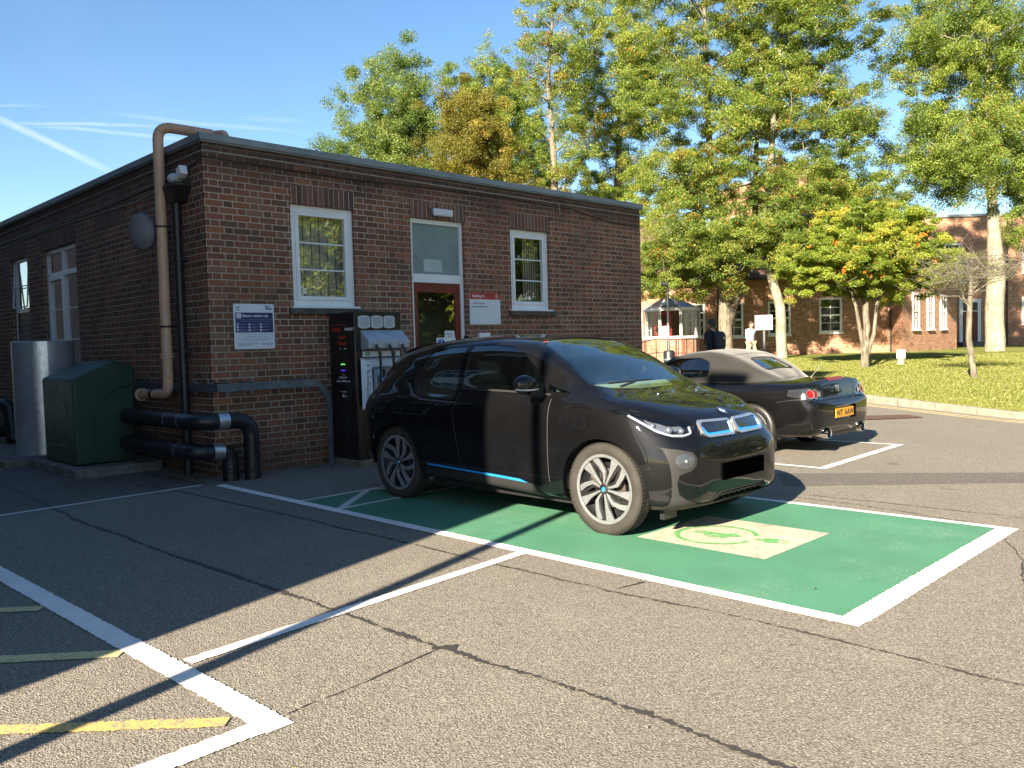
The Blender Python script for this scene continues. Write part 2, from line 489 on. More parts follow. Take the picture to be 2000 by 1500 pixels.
# ------------------------------------------------------------------ ground
def grid_mesh(Ls, Ds, zf):
    vs = [tuple(V(L, D, zf(L, D))) for D in Ds for L in Ls]
    n = len(Ls); fs = [(j * n + i, j * n + i + 1, (j + 1) * n + i + 1, (j + 1) * n + i) for j in range(len(Ds) - 1) for i in range(n - 1)]
    me = bpy.data.meshes.new('g'); me.from_pydata(vs, [], fs); me.update()
    return me
Ds = [-1500, -200, -50, -10, 0, 8, 13] + [14 + i for i in range(27)] + [45, 60, 100, 300, 1800]
Ls = [-1500, -200, -60, -30, -15, 0, 5, 10, 15, 20, 30, 60, 200, 1500]
g = link_mesh('ground', grid_mesh(Ls, Ds, lambda L, D: road_z(D)), M['asphalt']); g['kind'] = 'structure'

KERB = [(17.5, -14), (11.05, 5), (9.7, 9.5), (8.43, 13.75), (7.86, 15.7), (7.28, 17.61), (7.0, 20), (7.3, 23), (7.9, 26), (8.7, 29), (9.6, 33), (10.3, 38.2)]
def kerbL(D):
    for (l0, d0), (l1, d1) in zip(KERB, KERB[1:]):
        if D <= d1: return l0 + (l1 - l0) * (D - d0) / (d1 - d0)
    return KERB[-1][0]
# lawn sheet follows the kerb
Dl = [-14, -5, 0, 5, 9] + [11 + .5 * i for i in range(56)] + [45, 60, 120]
vs = []; fs = []; NS = 24
for D in Dl:
    k = kerbL(D) + .1
    for i in range(NS):
        L = k + (90 - k) * (i / (NS - 1)) ** 2.2
        vs.append(tuple(V(L, D, lawn_z(D) - .004)))
fs = [(j * NS + i, j * NS + i + 1, (j + 1) * NS + i + 1, (j + 1) * NS + i) for j in range(len(Dl) - 1) for i in range(NS - 1)]
me = bpy.data.meshes.new('lawn'); me.from_pydata(vs, [], fs)
lawn = link_mesh('lawn', me, M['grass']); lawn['kind'] = 'structure'
# kerb stones
t = NT('kerb_stone')
sp = t.n('ShaderNodeSeparateXYZ'); t.set(sp, 0, t.pos())
jx = t.math('FRACT', t.mul(t.addm(sp.outputs[0], sp.outputs[1]), .77)); jn = t.math('LESS_THAN', jx, .02)
c = t.mix(t.sstep(t.noise(6, 5), .3, .75), (.30, .255, .20), (.20, .165, .13)); c = t.mix(t.mul(jn, .7), c, (.06, .05, .04))
M['kerb'] = t.done(t.bsdf(c, .85, 0, t.bump(t.noise(60, 4), .4, .01)))
mb = MB()
for (l0, d0), (l1, d1) in zip(KERB, KERB[1:]):
    n = max(1, int((d1 - d0) / .9))
    for i in range(n):
        a, b = i / n, (i + 1) / n
        p = []
        for zz in (0, 1):
            for tt in (a, b):
                D = d0 + (d1 - d0) * tt; L = l0 + (l1 - l0) * tt
                for off in (0, .125):
                    z = road_z(D) - .05 if zz == 0 else lawn_z(D) + .012
                    p.append(V(L + off + (.012 if zz and off == 0 else 0), D, z))
        mb.hexa(p)
kb = mb.build('kerb', M['kerb']); kb['kind'] = 'structure'

def ribbon(pts, w, z, jag=.0018, step=.013, wj=0.0, seed=1, zfun=None, endj=True):
    """flat strip along a polyline on the ground; edges slightly ragged"""
    r = np.random.default_rng(seed); z *= .45
    P = []
    for (a, b) in zip(pts, pts[1:]):
        a = np.array(a, float); b = np.array(b, float); n = max(1, int(np.linalg.norm(b - a) / step))
        for i in range(n): P.append(a + (b - a) * i / n)
    P.append(np.array(pts[-1], float)); P = np.array(P)
    T = np.gradient(P, axis=0); T /= np.linalg.norm(T, axis=1)[:, None]; N = np.stack([-T[:, 1], T[:, 0]], 1)
    m = len(P)
    ww = w / 2 * (1 + wj * np.interp(np.arange(m), np.arange(0, m + 6, 6), r.normal(0, 1, len(np.arange(0, m + 6, 6)))))
    e1 = P + N * (ww + r.normal(0, jag, m))[:, None]; e2 = P - N * (ww + r.normal(0, jag, m))[:, None]
    vs = []
    for q in np.stack([e1, e2], 1).reshape(-1, 2):
        vs.append((q[0], q[1], z + (zfun(q[0], q[1]) if zfun else 0)))
    fs = [(2 * i, 2 * i + 1, 2 * i + 3, 2 * i + 2) for i in range(m - 1)]
    me = bpy.data.meshes.new('r'); me.from_pydata(vs, [], fs); me.update()
    return me
def struct(name, me, mat):
    if isinstance(me, list): me = join_meshes(me)
    o = link_mesh(name, me, mat); o['kind'] = 'structure'
    for p in o.data.polygons:
        if p.normal.z < 0: o.data.flip_normals(); break
    return o
def rect(x0, x1, y0, y1, z, n=1):
    z *= .45
    me = bpy.data.meshes.new('q'); me.from_pydata([(x0, y0, z), (x1, y0, z), (x1, y1, z), (x0, y1, z)], [], [(0, 1, 2, 3)]); me.update(); return me
# newer trench patches in the tarmac
me = bpy.data.meshes.new('q'); me.from_pydata([(8.32, 4.36, .0018), (7.62, 3.93, .0018), (9.16, 2.18, .0018), (14.5, -4.1, .0018), (15.2, -3.6, .0018), (9.76, 2.42, .0018)], [], [(0, 1, 2, 5), (2, 3, 4, 5)]); me.update()
struct('tarmac_patch', me, M['asph_dark'])
struct('tarmac_patch', rect(1.7, 4.1, 8.98, 12.6, .004), M['asph_dark'])
# green charging bay
me = bpy.data.meshes.new('q'); me.from_pydata([(4.17, 1.80, .003), (6.88, 1.80, .003), (6.88, 7.26, .003), (4.17, 7.20, .003)], [], [(0, 1, 2, 3)]); me.update()
struct('green_bay_surface', me, M['paint_green'])
struct('bay_line', ribbon([(4.165, 8.83), (4.165, 1.73)], .105, .0125, seed=2), M['paint_white'])
struct('bay_line', [ribbon([(4.22, 1.79), (6.93, 1.79)], .135, .0127, .003, seed=3), ribbon([(6.90, 1.86), (6.86, 7.3)], .075, .0124, seed=4)], M['paint_white'])
struct('bay_line', [ribbon([(4.21, 7.19), (6.86, 7.27)], .06, .0118, seed=5), ribbon([(4.21, 6.55), (6.86, 6.60)], .06, .0121, seed=6),
                    ribbon([(4.25, 6.57), (5.0, 7.2), (5.9, 6.6), (6.8, 7.24)], .075, .0115, seed=7)], M['paint_old'])
struct('bay_line', ribbon([(4.12, 4.10), (1.63, 3.88)], .085, .0122, seed=8), M['paint_white'])
struct('bay_line', ribbon([(4.04, 9.0), (2.04, 8.89), (-2, 8.67)], .075, .0122, seed=9), M['paint_old'])
struct('bay_line', [ribbon([(1.30, 9.6), (1.47, 6.53), (1.575, 2.91)], .125, .0123, .003, seed=10), ribbon([(1.52, 2.98), (-2.2, 2.90)], .115, .0126, .003, seed=11)], M['paint_white'])
struct('bay_line', [ribbon([(8.93, 4.8), (8.93, 8.2)], .07, .0122, seed=12), ribbon([(8.93, 4.8), (8.91, 4.12)], .07, .0124, seed=12), ribbon([(8.88, 4.13), (11.42, 4.23)], .10, .0127, seed=13), ribbon([(11.38, 4.28), (11.3, 8.2)], .07, .0122, seed=14)], M['paint_white'])
for k, (a, b, w, mt) in enumerate([((1.42, 5.37), (.2, 6.5), .095, 'paint_yellow_old'), ((1.46, 4.24), (-.1, 5.6), .10, 'paint_yellow_old'), ((1.46, 3.12), (-.5, 5.0), .082, 'paint_yellow'), ((1.43, 2.60), (-.3, 4.2), .0, 'paint_yellow'), ((1.44, 2.62), (.9, 2.2), .075, 'paint_yellow')]):
    if w and k != 4: struct('yellow_hatching', ribbon([a, b], w, .0115 + k * .0003, .003, seed=20 + k), M[mt])
struct('yellow_hatching', ribbon([(1.47, 2.56), (1.25, 2.44)], .09, .0119, .006, seed=27), M['paint_yellow'])
# double yellow lines beside the kerb
for off in (.28, .46):
    pts = []
    for D in np.arange(2, 37, 1.0):
        p = V(kerbL(D) - off, D); pts.append((p.x, p.y))
    struct('double_yellow_line', ribbon(pts, .065, .006, .004, .2, seed=31, zfun=lambda x, y: road_z(DL(x, y)[0])), M['paint_yellow_old'])
# bitumen joint seals and hairline cracks
def wob(pts, amp, seed, step=.12):
    r = np.random.default_rng(seed); out = []; w = 0
    for (a, b) in zip(pts, pts[1:]):
        a = np.array(a, float); b = np.array(b, float); n = max(1, int(np.linalg.norm(b - a) / step))
        d = (b - a) / np.linalg.norm(b - a); nn = np.array([-d[1], d[0]])
        for i in range(n):
            w = w * .7 + r.normal(0, amp); out.append(tuple(a + (b - a) * i / n + nn * w))
    out.append(pts[-1]); return out
struct('bitumen_joint', ribbon(wob([(2.60, 11.2), (2.45, 7.7), (2.48, 6.14), (2.51, 4.87), (2.54, 3.9), (2.55, 3.11), (2.61, 2.28), (2.60, 1.35), (2.6, -.5)], .007, 1), .026, .009, .0065, .014, .42, 41), M['bitumen'])
struct('bitumen_joint', ribbon(wob([(3.66, 9.4), (3.72, 8.3), (3.78, 6.37), (3.79, 4.95), (3.80, 3.07), (3.87, 2.09), (3.86, 1.45), (3.87, -.5)], .006, 2), .016, .0092, .0048, .012, .42, 42), M['bitumen'])
struct('bitumen_joint', ribbon([(2.52, 3.14), (2.60, 3.05)], .06, .0093, .01, .02, .2, 46), M['bitumen'])
struct('hairline_crack', [ribbon(wob([(2.55, 3.11), (2.02, 3.03), (1.66, 3.01)], .003, 3), .009, .0085, .003, .03, .3, 43), ribbon(wob([(3.86, 3.05), (4.08, 3.02)], .004, 3), .014, .0085, .003, .03, .3, 43),
        ribbon(wob([(7.40, 8.0), (7.33, 3.63), (7.38, 2.56), (7.38, 1.8), (7.4, .4)], .008, 4), .010, .0085, .003, .03, .4, 44), ribbon(wob([(7.2, 4.3), (7.13, 2.89), (6.95, 1.9), (6.0, 1.46), (5.0, 1.2)], .008, 5), .008, .0085, .003, .03, .4, 45)], M['bitumen'])
mc = V(6.46, 14.86)
me = bpy.data.meshes.new('q'); me.from_pydata([tuple(V(6.1 + dx, 14.7 + dy, road_z(14.7) + .006)) for dx, dy in ((-.5, -.45), (1.0, -.3), (1.0, .5), (-.5, .4))], [], [(0, 1, 2, 3)]); me.update()
struct('drain_cover', me, simple('brown_grate', (.09, .05, .04), .8, 0, .3, 20))

# charging symbol painted on the bay
struct('symbol_panel', rect(5.0, 5.97, 2.72, 3.76, .0105), M['paint_cream'])
C0 = Vector((5.42, 3.34)); ms = []
ring = [(C0.x + .29 * math.cos(a), C0.y + .29 * math.sin(a)) for a in np.linspace(rad(-62), rad(262), 50)]
ms.append(ribbon(ring, .042, .0142, .002, .03, seed=50))
# small car outline facing the plug
car = [(-.19, -.055), (-.185, .0), (-.13, .015), (-.075, .085), (.05, .09), (.10, .02), (.185, .005), (.195, -.055), (.15, -.06), (.13, -.10), (.085, -.10), (.065, -.06), (-.065, -.06), (-.085, -.10), (-.13, -.10), (-.15, -.06)]
ca, sa = math.cos(rad(100)), math.sin(rad(100))
me = bpy.data.meshes.new('q'); me.from_pydata([(C0.x + .95 * (x * ca - y * sa), C0.y + .95 * (x * sa + y * ca), .0068) for x, y in car], [], [tuple(range(len(car)))]); me.update(); ms.append(me)
ms.append(ribbon([(C0.x + .03, C0.y - .30), (C0.x + .06, C0.y - .36)], .05, .0143, .001, seed=51))
ms.append(ribbon([(C0.x + .05, C0.y - .36), (C0.x + .09, C0.y - .45)], .13, .0147, .003, seed=52))
ms.append(ribbon([(C0.x + .055, C0.y - .46), (C0.x + .08, C0.y - .53)], .022, .0143, .001, seed=53))
ms.append(ribbon([(C0.x + .115, C0.y - .44), (C0.x + .14, C0.y - .51)], .022, .0143, .001, seed=54))
struct('charging_symbol', ms, M['paint_lime'])

# dirt and leaf litter along the walls (small curled leaves)
def litter(name, n, fn, seed, size=.018):
    r = np.random.default_rng(seed); vs = []; fs = []; cols = []
    for i in range(n):
        x, y, z = fn(r); a = r.uniform(0, 2 * PI); s = size * r.uniform(.5, 1.6); c_, s_ = math.cos(a), math.sin(a)
        q = [(-s, 0, 0), (0, -s * .6, s * .25), (s, 0, s * .1), (0, s * .6, s * .3)]
        k = len(vs); vs += [(x + p[0] * c_ - p[1] * s_, y + p[0] * s_ + p[1] * c_, z + .006 + p[2]) for p in q]; fs.append((k, k + 1, k + 2, k + 3))
        b = r.choice(4); cols.append([(.22, .12, .04), (.12, .07, .03), (.30, .22, .07), (.30, .28, .24)][b])
    me = bpy.data.meshes.new(name); me.from_pydata(vs, [], fs)
    ca = me.color_attributes.new('leafcol', 'FLOAT_COLOR', 'CORNER')
    ca.data.foreach_set('color', np.repeat(np.array([(*c, 1) for c in cols], dtype=np.float32), 4, axis=0).ravel())
    o = link_mesh(name, me, M['blades']); return o
def f1(r):
    if r.random() < .5: return (r.uniform(4.4, 7.5), 9.38 - abs(r.normal(0, .22)), .0)
    return (r.uniform(2.9, 4.4), r.uniform(9.3, 10.6), .004)
tag(litter('leaf_litter', 420, f1, 5), 'small dry leaves and grit gathered along the foot of the wall', 'leaf litter', kind='stuff')
def f2(r): return (r.uniform(.8, 9), r.uniform(1.2, 9), .003)
tag(litter('scattered_leaves', 60, f2, 6, .009), 'tiny leaf scraps scattered over the tarmac', 'leaf litter', kind='stuff')
def f3(r): return (5.06, 5.78, .012)
mb = MB()
for k in range(5):
    a = k * 1.25; mb.poly([(5.06, 5.78, .03), (5.06 + .03 * math.cos(a - .3), 5.78 + .03 * math.sin(a - .3), .022), (5.06 + .065 * math.cos(a), 5.78 + .065 * math.sin(a), .017), (5.06 + .03 * math.cos(a + .3), 5.78 + .03 * math.sin(a + .3), .030)])
tag(mb.build('fallen_leaf', simple('brown_leaf', (.13, .07, .03), .8), org=(5.06, 5.78, .0)), 'brown fallen leaf lying on the green bay beside the hatchback', 'leaf')

# grass blades on the lawn
r = np.random.default_rng(3); N = 190000
D = 12.5 + 19 * r.random(N) ** 1.4; kl = np.array([kerbL(d) for d in D]); L = kl + .12 + r.random(N) ** 1.2 * 12.5
zb = .1 + .032 * np.clip(D - 14, 0, 18.5)
x = D * CY + L * SY; y = D * SY - L * CY
hgt = r.uniform(.014, .034, N) * (.75 + .5 * r.random(N)); an = r.uniform(0, 2 * PI, N); w = .006 + .004 * r.random(N) + (D - 12) * .0006
lx, ly = r.normal(0, .02, N), r.normal(0, .02, N)
v = np.zeros((N, 3, 3), np.float32)
v[:, 0] = np.stack([x - w * np.cos(an), y - w * np.sin(an), zb], 1); v[:, 1] = np.stack([x + w * np.cos(an), y + w * np.sin(an), zb], 1); v[:, 2] = np.stack([x + lx, y + ly, zb + hgt], 1)
def tri_mesh(name, v, colr, k=3):
    n = len(v); me = bpy.data.meshes.new(name)
    me.vertices.add(n * k); me.vertices.foreach_set('co', v.astype(np.float32).ravel())
    me.loops.add(n * k); me.loops.foreach_set('vertex_index', np.arange(n * k, dtype=np.int32))
    me.polygons.add(n); me.polygons.foreach_set('loop_start', np.arange(0, n * k, k, dtype=np.int32))
    try: me.polygons.foreach_set('loop_total', np.full(n, k, dtype=np.int32))
    except Exception: pass
    me.update(calc_edges=True)
    ca = me.color_attributes.new('leafcol', 'FLOAT_COLOR', 'CORNER')
    c4 = np.concatenate([colr, np.ones((n, 1))], 1).astype(np.float32)
    ca.data.foreach_set('color', np.repeat(c4, k, axis=0).ravel())
    return me
mixv = r.random((N, 1)); base = np.array([[.14, .19, .035]]) * (1 - mixv) + np.array([[.28, .27, .085]]) * mixv
straw = r.random((N, 1)) < .12; base = np.where(straw, np.array([[.45, .40, .20]]), base)
tag(link_mesh('grass', tri_mesh('grass', v, base), M['blades']), 'short mown grass of the lawn behind the kerb', 'grass', kind='stuff')
# ------------------------------------------------------------------ single-storey brick building (front wall y=YW, left wall x=XW)
XW, YW, XE, YN = 4.40, 9.405, 12.80, 24.0
HT = 3.925
bld = thing('brick_building', 'single storey dark brown brick building with flat roof and white framed windows', 'building', (XW, YW, 0))
FW = [(5.51, 6.45, 2.02, 3.31), (7.40, 8.41, -.05, 3.31), (9.38, 10.28, 2.02, 3.30)]
LW = [(13.87, 15.51, 1.0, 3.24), (16.41, 17.44, -.05, 3.25)]
def wall(mb, mapf, u0, u1, z0, z1, holes, dep, inward):
    us = sorted({u0, u1, *[h[0] for h in holes], *[h[1] for h in holes]}); zs = sorted({z0, z1, *[h[2] for h in holes], *[h[3] for h in holes]})
    for a, b in zip(us, us[1:]):
        for c, d in zip(zs, zs[1:]):
            if any(h[0] <= (a + b) / 2 <= h[1] and h[2] <= (c + d) / 2 <= h[3] for h in holes): continue
            mb.poly([mapf(a, c, 0), mapf(b, c, 0), mapf(b, d, 0), mapf(a, d, 0)])
    for (a, b, c, d) in holes:
        for (p, q) in (((a, c), (a, d)), ((b, d), (b, c)), ((a, d), (b, d)), ((b, c), (a, c))):
            mb.poly([mapf(*p, 0), mapf(*q, 0), mapf(*q, dep), mapf(*p, dep)])
fm = lambda u, z, d: (u, YW + d, z)
lm = lambda u, z, d: (XW + d, u, z)
mb = MB(); wall(mb, fm, XW, XE, -.3, HT, FW, .11, 1); wall(mb, lm, YW, YN, -.3, HT, LW, .12, 1)
mb.poly([(XE, YW, -.3), (XE, YN, -.3), (XE, YN, HT), (XE, YW, HT)]); mb.poly([(XW, YN, -.3), (XE, YN, -.3), (XE, YN, HT), (XW, YN, HT)])
mb.build('wall', M['brick'], bld)
mb = MB(); mb.box(XW - .05, XE + .05, YW - .05, YN, 3.925, 4.008); mb.box(XW - .035, XE + .035, YW - .035, YN, 3.905, 3.925)
mb.build('roof', M['coping'], bld, bevel=.006)
mb = MB(); mb.box(XW + .4, XE - .1, YW + .95, YW + 1.0, 0, 3.8); mb.box(XW + 1.0, XW + 1.05, YW + 1, YN - .2, 0, 3.8); mb.box(XW + .2, XE - .1, YW + .2, YN - .2, .3, .35); mb.box(XW + .2, XE - .1, YW + .2, YN - .2, 3.6, 3.65)
mb.build('interior', simple('inside_walls', (.22, .20, .17), .9), bld)
# soldier courses above the openings
def lintel(a, b, z0, z1, front=True):
    mb = MB()
    if front: mb.box(a, b, YW - .004, YW + .05, z0, z1)
    else: mb.box(XW - .004, XW + .05, a, b, z0, z1)
    mb.build('brick_lintel', M['soldier'], bld)
lintel(5.51, 6.46, 3.311, 3.545); lintel(7.40, 8.44, 3.311, 3.545); lintel(9.38, 10.30, 3.301, 3.545)
lintel(13.86, 15.62, 3.241, 3.53, False); lintel(16.40, 17.5, 3.251, 3.54, False); lintel(11.88, 12.97, 3.30, 3.53, False)

def casement(a, b, z0, z1, blinds=True):
    """white casement with an inner sash, two glazing bars and a pane"""
    y0 = YW + .045
    mb = MB(); fw = .062
    def frame(mb, a, b, c, d, w, y0, y1):
        mb.box(a, a + w, y0, y1, c, d); mb.box(b - w, b, y0, y1, c, d); mb.box(a + w, b - w, y0, y1, c, c + w); mb.box(a + w, b - w, y0, y1, d - w, d)
    frame(mb, a, b, z0, z1, .078, y0, y0 + .06)
    w = mb.build('window', M['white'], bld, bevel=.004)
    mb = MB(); frame(mb, a + .080, b - .080, z0 + .080, z1 - .080, .050, y0 - .008, y0 + .05); mb.build('sash', M['white'], w, bevel=.004)
    h = z1 - z0 - .26
    mb = MB()
    for k in (1, 2):
        z = z0 + .13 + h * k / 3; mb.box(a + .13, b - .13, y0 + .012, y0 + .034, z - .009, z + .009)
    mb.build('glazing_bar', M['white'], w)
    me = rect(0, 1, 0, 1, 0); me.clear_geometry(); me.from_pydata([(a + .13, y0 + .02, z0 + .13), (b - .13, y0 + .02, z0 + .13), (b - .13, y0 + .02, z1 - .13), (a + .13, y0 + .02, z1 - .13)], [], [(0, 1, 2, 3)])
    link_mesh('pane', me, M['pane'], w)
    mb = MB(); mb.box(a - .03, b + .04, YW - .035, YW + .05, z0 - .028, z0); mb.build('white_sill', M['white'], w, bevel=.004)
    mb = MB(); mb.box(a - .07, b + .09, YW - .055, YW + .05, z0 - .105, z0 - .029); mb.build('stone_sill', M['sill'], w, bevel=.008)
    if blinds is not None:
        mb = MB(); n = 7
        xs = np.linspace(a + .05 if blinds else (a + b) / 2 + .02, b - .05, n + 1)
        for i in range(n):
            mb.poly([(xs[i], YW + .20, z0 + .02), (xs[i + 1] - .002, YW + .215, z0 + .02), (xs[i + 1] - .002, YW + .215, z1), (xs[i], YW + .20, z1)])
        mb.build('vertical_blind', M['curtain'], w)
    return w
w1 = casement(5.51, 6.45, 2.03, 3.31)
w3 = casement(9.38, 10.28, 2.03, 3.30, False)
# door with transom light
dr = MB(); y0 = YW + .05
dr.box(7.40, 7.462, y0, y0 + .06, -.02, 3.31); dr.box(8.348, 8.41, y0, y0 + .06, -.02, 3.31); dr.box(7.462, 8.348, y0, y0 + .06, 3.24, 3.31); dr.box(7.462, 8.348, y0 - .004, y0 + .06, 2.395, 2.52)
door = dr.build('door', M['white'], bld, bevel=.004)
mb = MB(); mb.box(7.466, 8.344, y0 + .01, y0 + .05, 2.26, 2.39); mb.box(7.466, 7.535, y0 + .01, y0 + .05, .02, 2.26); mb.box(8.25, 8.344, y0 + .01, y0 + .05, .02, 2.26); mb.box(7.535, 8.25, y0 + .01, y0 + .05, .02, .5)
leaf = mb.build('door_leaf', M['red_door'], door, bevel=.005)
me = bpy.data.meshes.new('p'); me.from_pydata([(7.535, y0 + .03, .5), (8.25, y0 + .03, .5), (8.25, y0 + .03, 2.26), (7.535, y0 + .03, 2.26)], [], [(0, 1, 2, 3)]); link_mesh('door_pane', me, M['pane'], door)
me = bpy.data.meshes.new('p'); me.from_pydata([(7.462, y0 + .03, 2.52), (8.348, y0 + .03, 2.52), (8.348, y0 + .03, 3.24), (7.462, y0 + .03, 3.24)], [], [(0, 1, 2, 3)]); link_mesh('frosted_transom', me, M['frosted'], door)
mb = MB(); mb.box(7.68, 8.03, y0 + .028, y0 + .029, 2.56, 2.74); mb.build('pale_reflection_patch', simple('pale_reflection_tone', (.36, .46, .46), .5), door)  # pale patch imitates a reflection in the transom glass
mb = MB(); mb.cyl((8.29, y0, 1.05), (8.29, y0 - .05, 1.05), .012); mb.box(8.27, 8.31, y0 - .06, y0 - .045, .8, 1.3); mb.build('door_handle', M['alu'], door)
# notices on the door glass
nb = MB(); nb.box(7.87, 8.24, y0 + .018, y0 + .022, 1.40, 1.60); nb.box(8.03, 8.22, y0 + .018, y0 + .022, 1.602, 1.70)
nt = tag(nb.build('door_notice', M['white'], org=(8.05, y0, 1.4)), 'white door notice with blue disc on the red door glass', 'notice')
bl = simple('sign_blue', (.02, .09, .42), .4)
mb = MB(); mb.lathe([(0, 0), (.078, 0), (.078, .002), (0, .002)], (7.96, y0 + .014, 1.50), 'Y', 28); mb.build('blue_disc', bl, nt)
mb = MB(); mb.box(7.952, 7.968, y0 + .0100, y0 + .0125, 1.475, 1.56); mb.box(7.952, 7.968, y0 + .0100, y0 + .0125, 1.44, 1.458); mb.build('exclamation_mark', M['white'], nt)
blk = simple('sign_ink', (.02, .02, .03), .5)
link_mesh('lettering', join_meshes([text_mesh('Automatic', .034, (8.045, y0 + .016, 1.645), (1, 0, 0), (0, 0, 1)), text_mesh('door', .034, (8.09, y0 + .016, 1.612), (1, 0, 0), (0, 0, 1))]), blk, nt)

# left wall window and louvred door
x0 = XW + .05
mb = MB(); a, b, c, d = LW[0]
mb.box(x0, x0 + .06, b - .07, b, c, d); mb.box(x0, x0 + .06, a, a + .07, c, d); mb.box(x0, x0 + .06, a + .07, b - .07, d - .07, d); mb.box(x0, x0 + .06, a + .07, b - .07, c, c + .07)
mb.box(x0 - .004, x0 + .06, a + .07, b - .07, 2.78, 2.86); mb.box(x0 - .002, x0 + .058, 14.63, 14.70, c + .07, 2.78); mb.box(x0 - .002, x0 + .058, 14.63, 14.70, 2.86, d - .07)
mb.box(x0 - .012, x0 + .04, 14.70, 14.745, c + .07, 2.78); mb.box(x0 - .012, x0 + .04, b - .115, b - .07, c + .07, 2.78); mb.box(x0 - .012, x0 + .04, 14.745, b - .115, 2.735, 2.78)
for zz in (2.25, 1.75): mb.box(x0 + .01, x0 + .03, a + .07, b - .07, zz - .008, zz + .008)
ws = mb.build('window', M['white'], bld, bevel=.003)
me = bpy.data.meshes.new('p'); me.from_pydata([(x0 + .03, a, c), (x0 + .03, b, c), (x0 + .03, b, d), (x0 + .03, a, d)], [], [(0, 1, 2, 3)]); link_mesh('pane', me, M['pane'], ws)
a, b, c, d = LW[1]; mb = MB()
mb.box(x0, x0 + .06, b - .075, b, c, d); mb.box(x0, x0 + .06, a, a + .07, c, d); mb.box(x0, x0 + .06, a + .07, b - .075, d - .05, d); mb.box(x0 - .003, x0 + .06, a + .07, b - .075, 2.29, 2.36)
d2 = mb.build('door', M['white'], bld, bevel=.003)
mb = MB(); mb.box(x0 + .01, x0 + .05, a + .07, b - .075, 0, 2.29)
for k in range(9): 
    z = 1.3 + k * .095; mb.hexa([(x0 - .012, a + .12, z), (x0 + .02, a + .12, z + .06), (x0 - .012, b - .12, z), (x0 + .02, b - .12, z + .06), (x0 - .010, a + .12, z + .012), (x0 + .02, a + .12, z + .075), (x0 - .010, b - .12, z + .012), (x0 + .02, b - .12, z + .075)])
mb.build('louvred_leaf', simple('maroon_paint', (.075, .013, .013), .5), d2)
mb = MB()   # top light hinged outwards a little
for (z0_, z1_) in ((2.38, 3.16),):
    for yy in (a + .08, b - .10): mb.tube([(x0 - .005, yy, z1_), (x0 - .06, yy, z0_)], .014, 6)
    mb.tube([(x0 - .06, a + .08, z0_), (x0 - .06, b - .10, z0_)], .014, 6); mb.tube([(x0 - .05, a + .08, 2.75), (x0 - .05, b - .10, 2.75)], .010, 6)
mb.build('open_toplight', M['white'], d2)
me = bpy.data.meshes.new('p'); me.from_pydata([(x0 + .03, a, 2.36), (x0 + .03, b, 2.36), (x0 + .03, b, d), (x0 + .03, a, d)], [], [(0, 1, 2, 3)]); link_mesh('pane', me, M['pane'], d2)

# darker flat-roofed block beyond, at the far left
nb_ = thing('neighbour_block', 'low dark flat roofed block beyond the far end of the brown brick building', 'building', (4.6, 24.2, 0))
mb = MB(); mb.box(3.0, 10, 24.1, 34, -.3, 4.15); mb.build('wall', M['brick_caster'], nb_)
mb = MB(); mb.box(2.9, 10.1, 24.03, 34.1, 4.15, 4.42); mb.build('roof', simple('dark_felt', (.02, .025, .035), .6), nb_)

# ------------------------------------------------------------------ things fixed to the building
def sag(p0, p1, s, n=14):
    p0 = Vector(p0); p1 = Vector(p1); return [p0.lerp(p1, i / n) - Vector((0, 0, s * 4 * (i / n) * (1 - i / n))) for i in range(n + 1)]
mb = MB(); yo = YW - .012; xo = XW - .012
mb.tube([(XW - .012, 23.5, 3.78), (xo, YW + .05, 3.805), (xo, yo, 3.81), (XE - .05, yo, 3.80)], .0055, 5)
tag(mb.build('wall_cable', simple('pale_cable', (.42, .40, .36), .5), org=(XW, YW, 3.8)), 'thin pale cable running straight under the coping', 'cable')
mb = MB()
pts = [(xo, 22, 3.62), (xo, 16, 3.60), (xo, 13, 3.57), (xo, 11, 3.60), (xo, 9.9, 3.64), (xo, yo, 3.735), (5.3, yo, 3.72), (6.6, yo, 3.715), (8.0, yo, 3.755), (9.4, yo, 3.765), (10.2, yo, 3.74), (10.9, yo, 3.735), (11.4, yo, 3.66), (12.0, yo, 3.60), (12.75, yo, 3.585)]
mb.tube(pts, .009, 6)
tag(mb.build('wall_cable', M['black_plastic'], org=(XW, YW, 3.7)), 'loose black cable sagging below the pale one along the top of the wall', 'cable')
mb = MB(); mb.tube([(xo, 22, 3.50), (xo, 15.5, 3.57), (xo, 13, 3.52), (xo, 11.4, 3.49), (xo, 10.3, 3.56)], .007, 6); tag(mb.build('wall_cable', simple('grey_cable', (.30, .29, .27), .5), org=(XW, 13, 3.5)), 'grey cable looping above the left wall windows', 'cable')
mb = MB(); mb.tube([(10.55, yo, 3.80), (10.56, yo - .002, 3.62)], .005, 5)
tag(mb.build('wall_cable', simple('pale_lead', (.42, .40, .36), .5), org=(10.55, YW, 3.7)), 'short pale cable end hanging down above the rightmost window', 'cable')

lamp = thing('bulkhead_lamp', 'white oblong bulkhead light above the red door', 'lamp', (7.955, YW, 3.405))
mb = MB(); mb.box(7.765, 8.145, YW - .035, YW, 3.345, 3.465); mb.build('base', M['grey_metal'], lamp, bevel=.01)
mb = MB(); mb.box(7.775, 8.135, YW - .085, YW - .036, 3.352, 3.458); mb.build('diffuser', simple('milky_plastic', (.66, .70, .74), .3), lamp, bevel=.018, smooth=True)

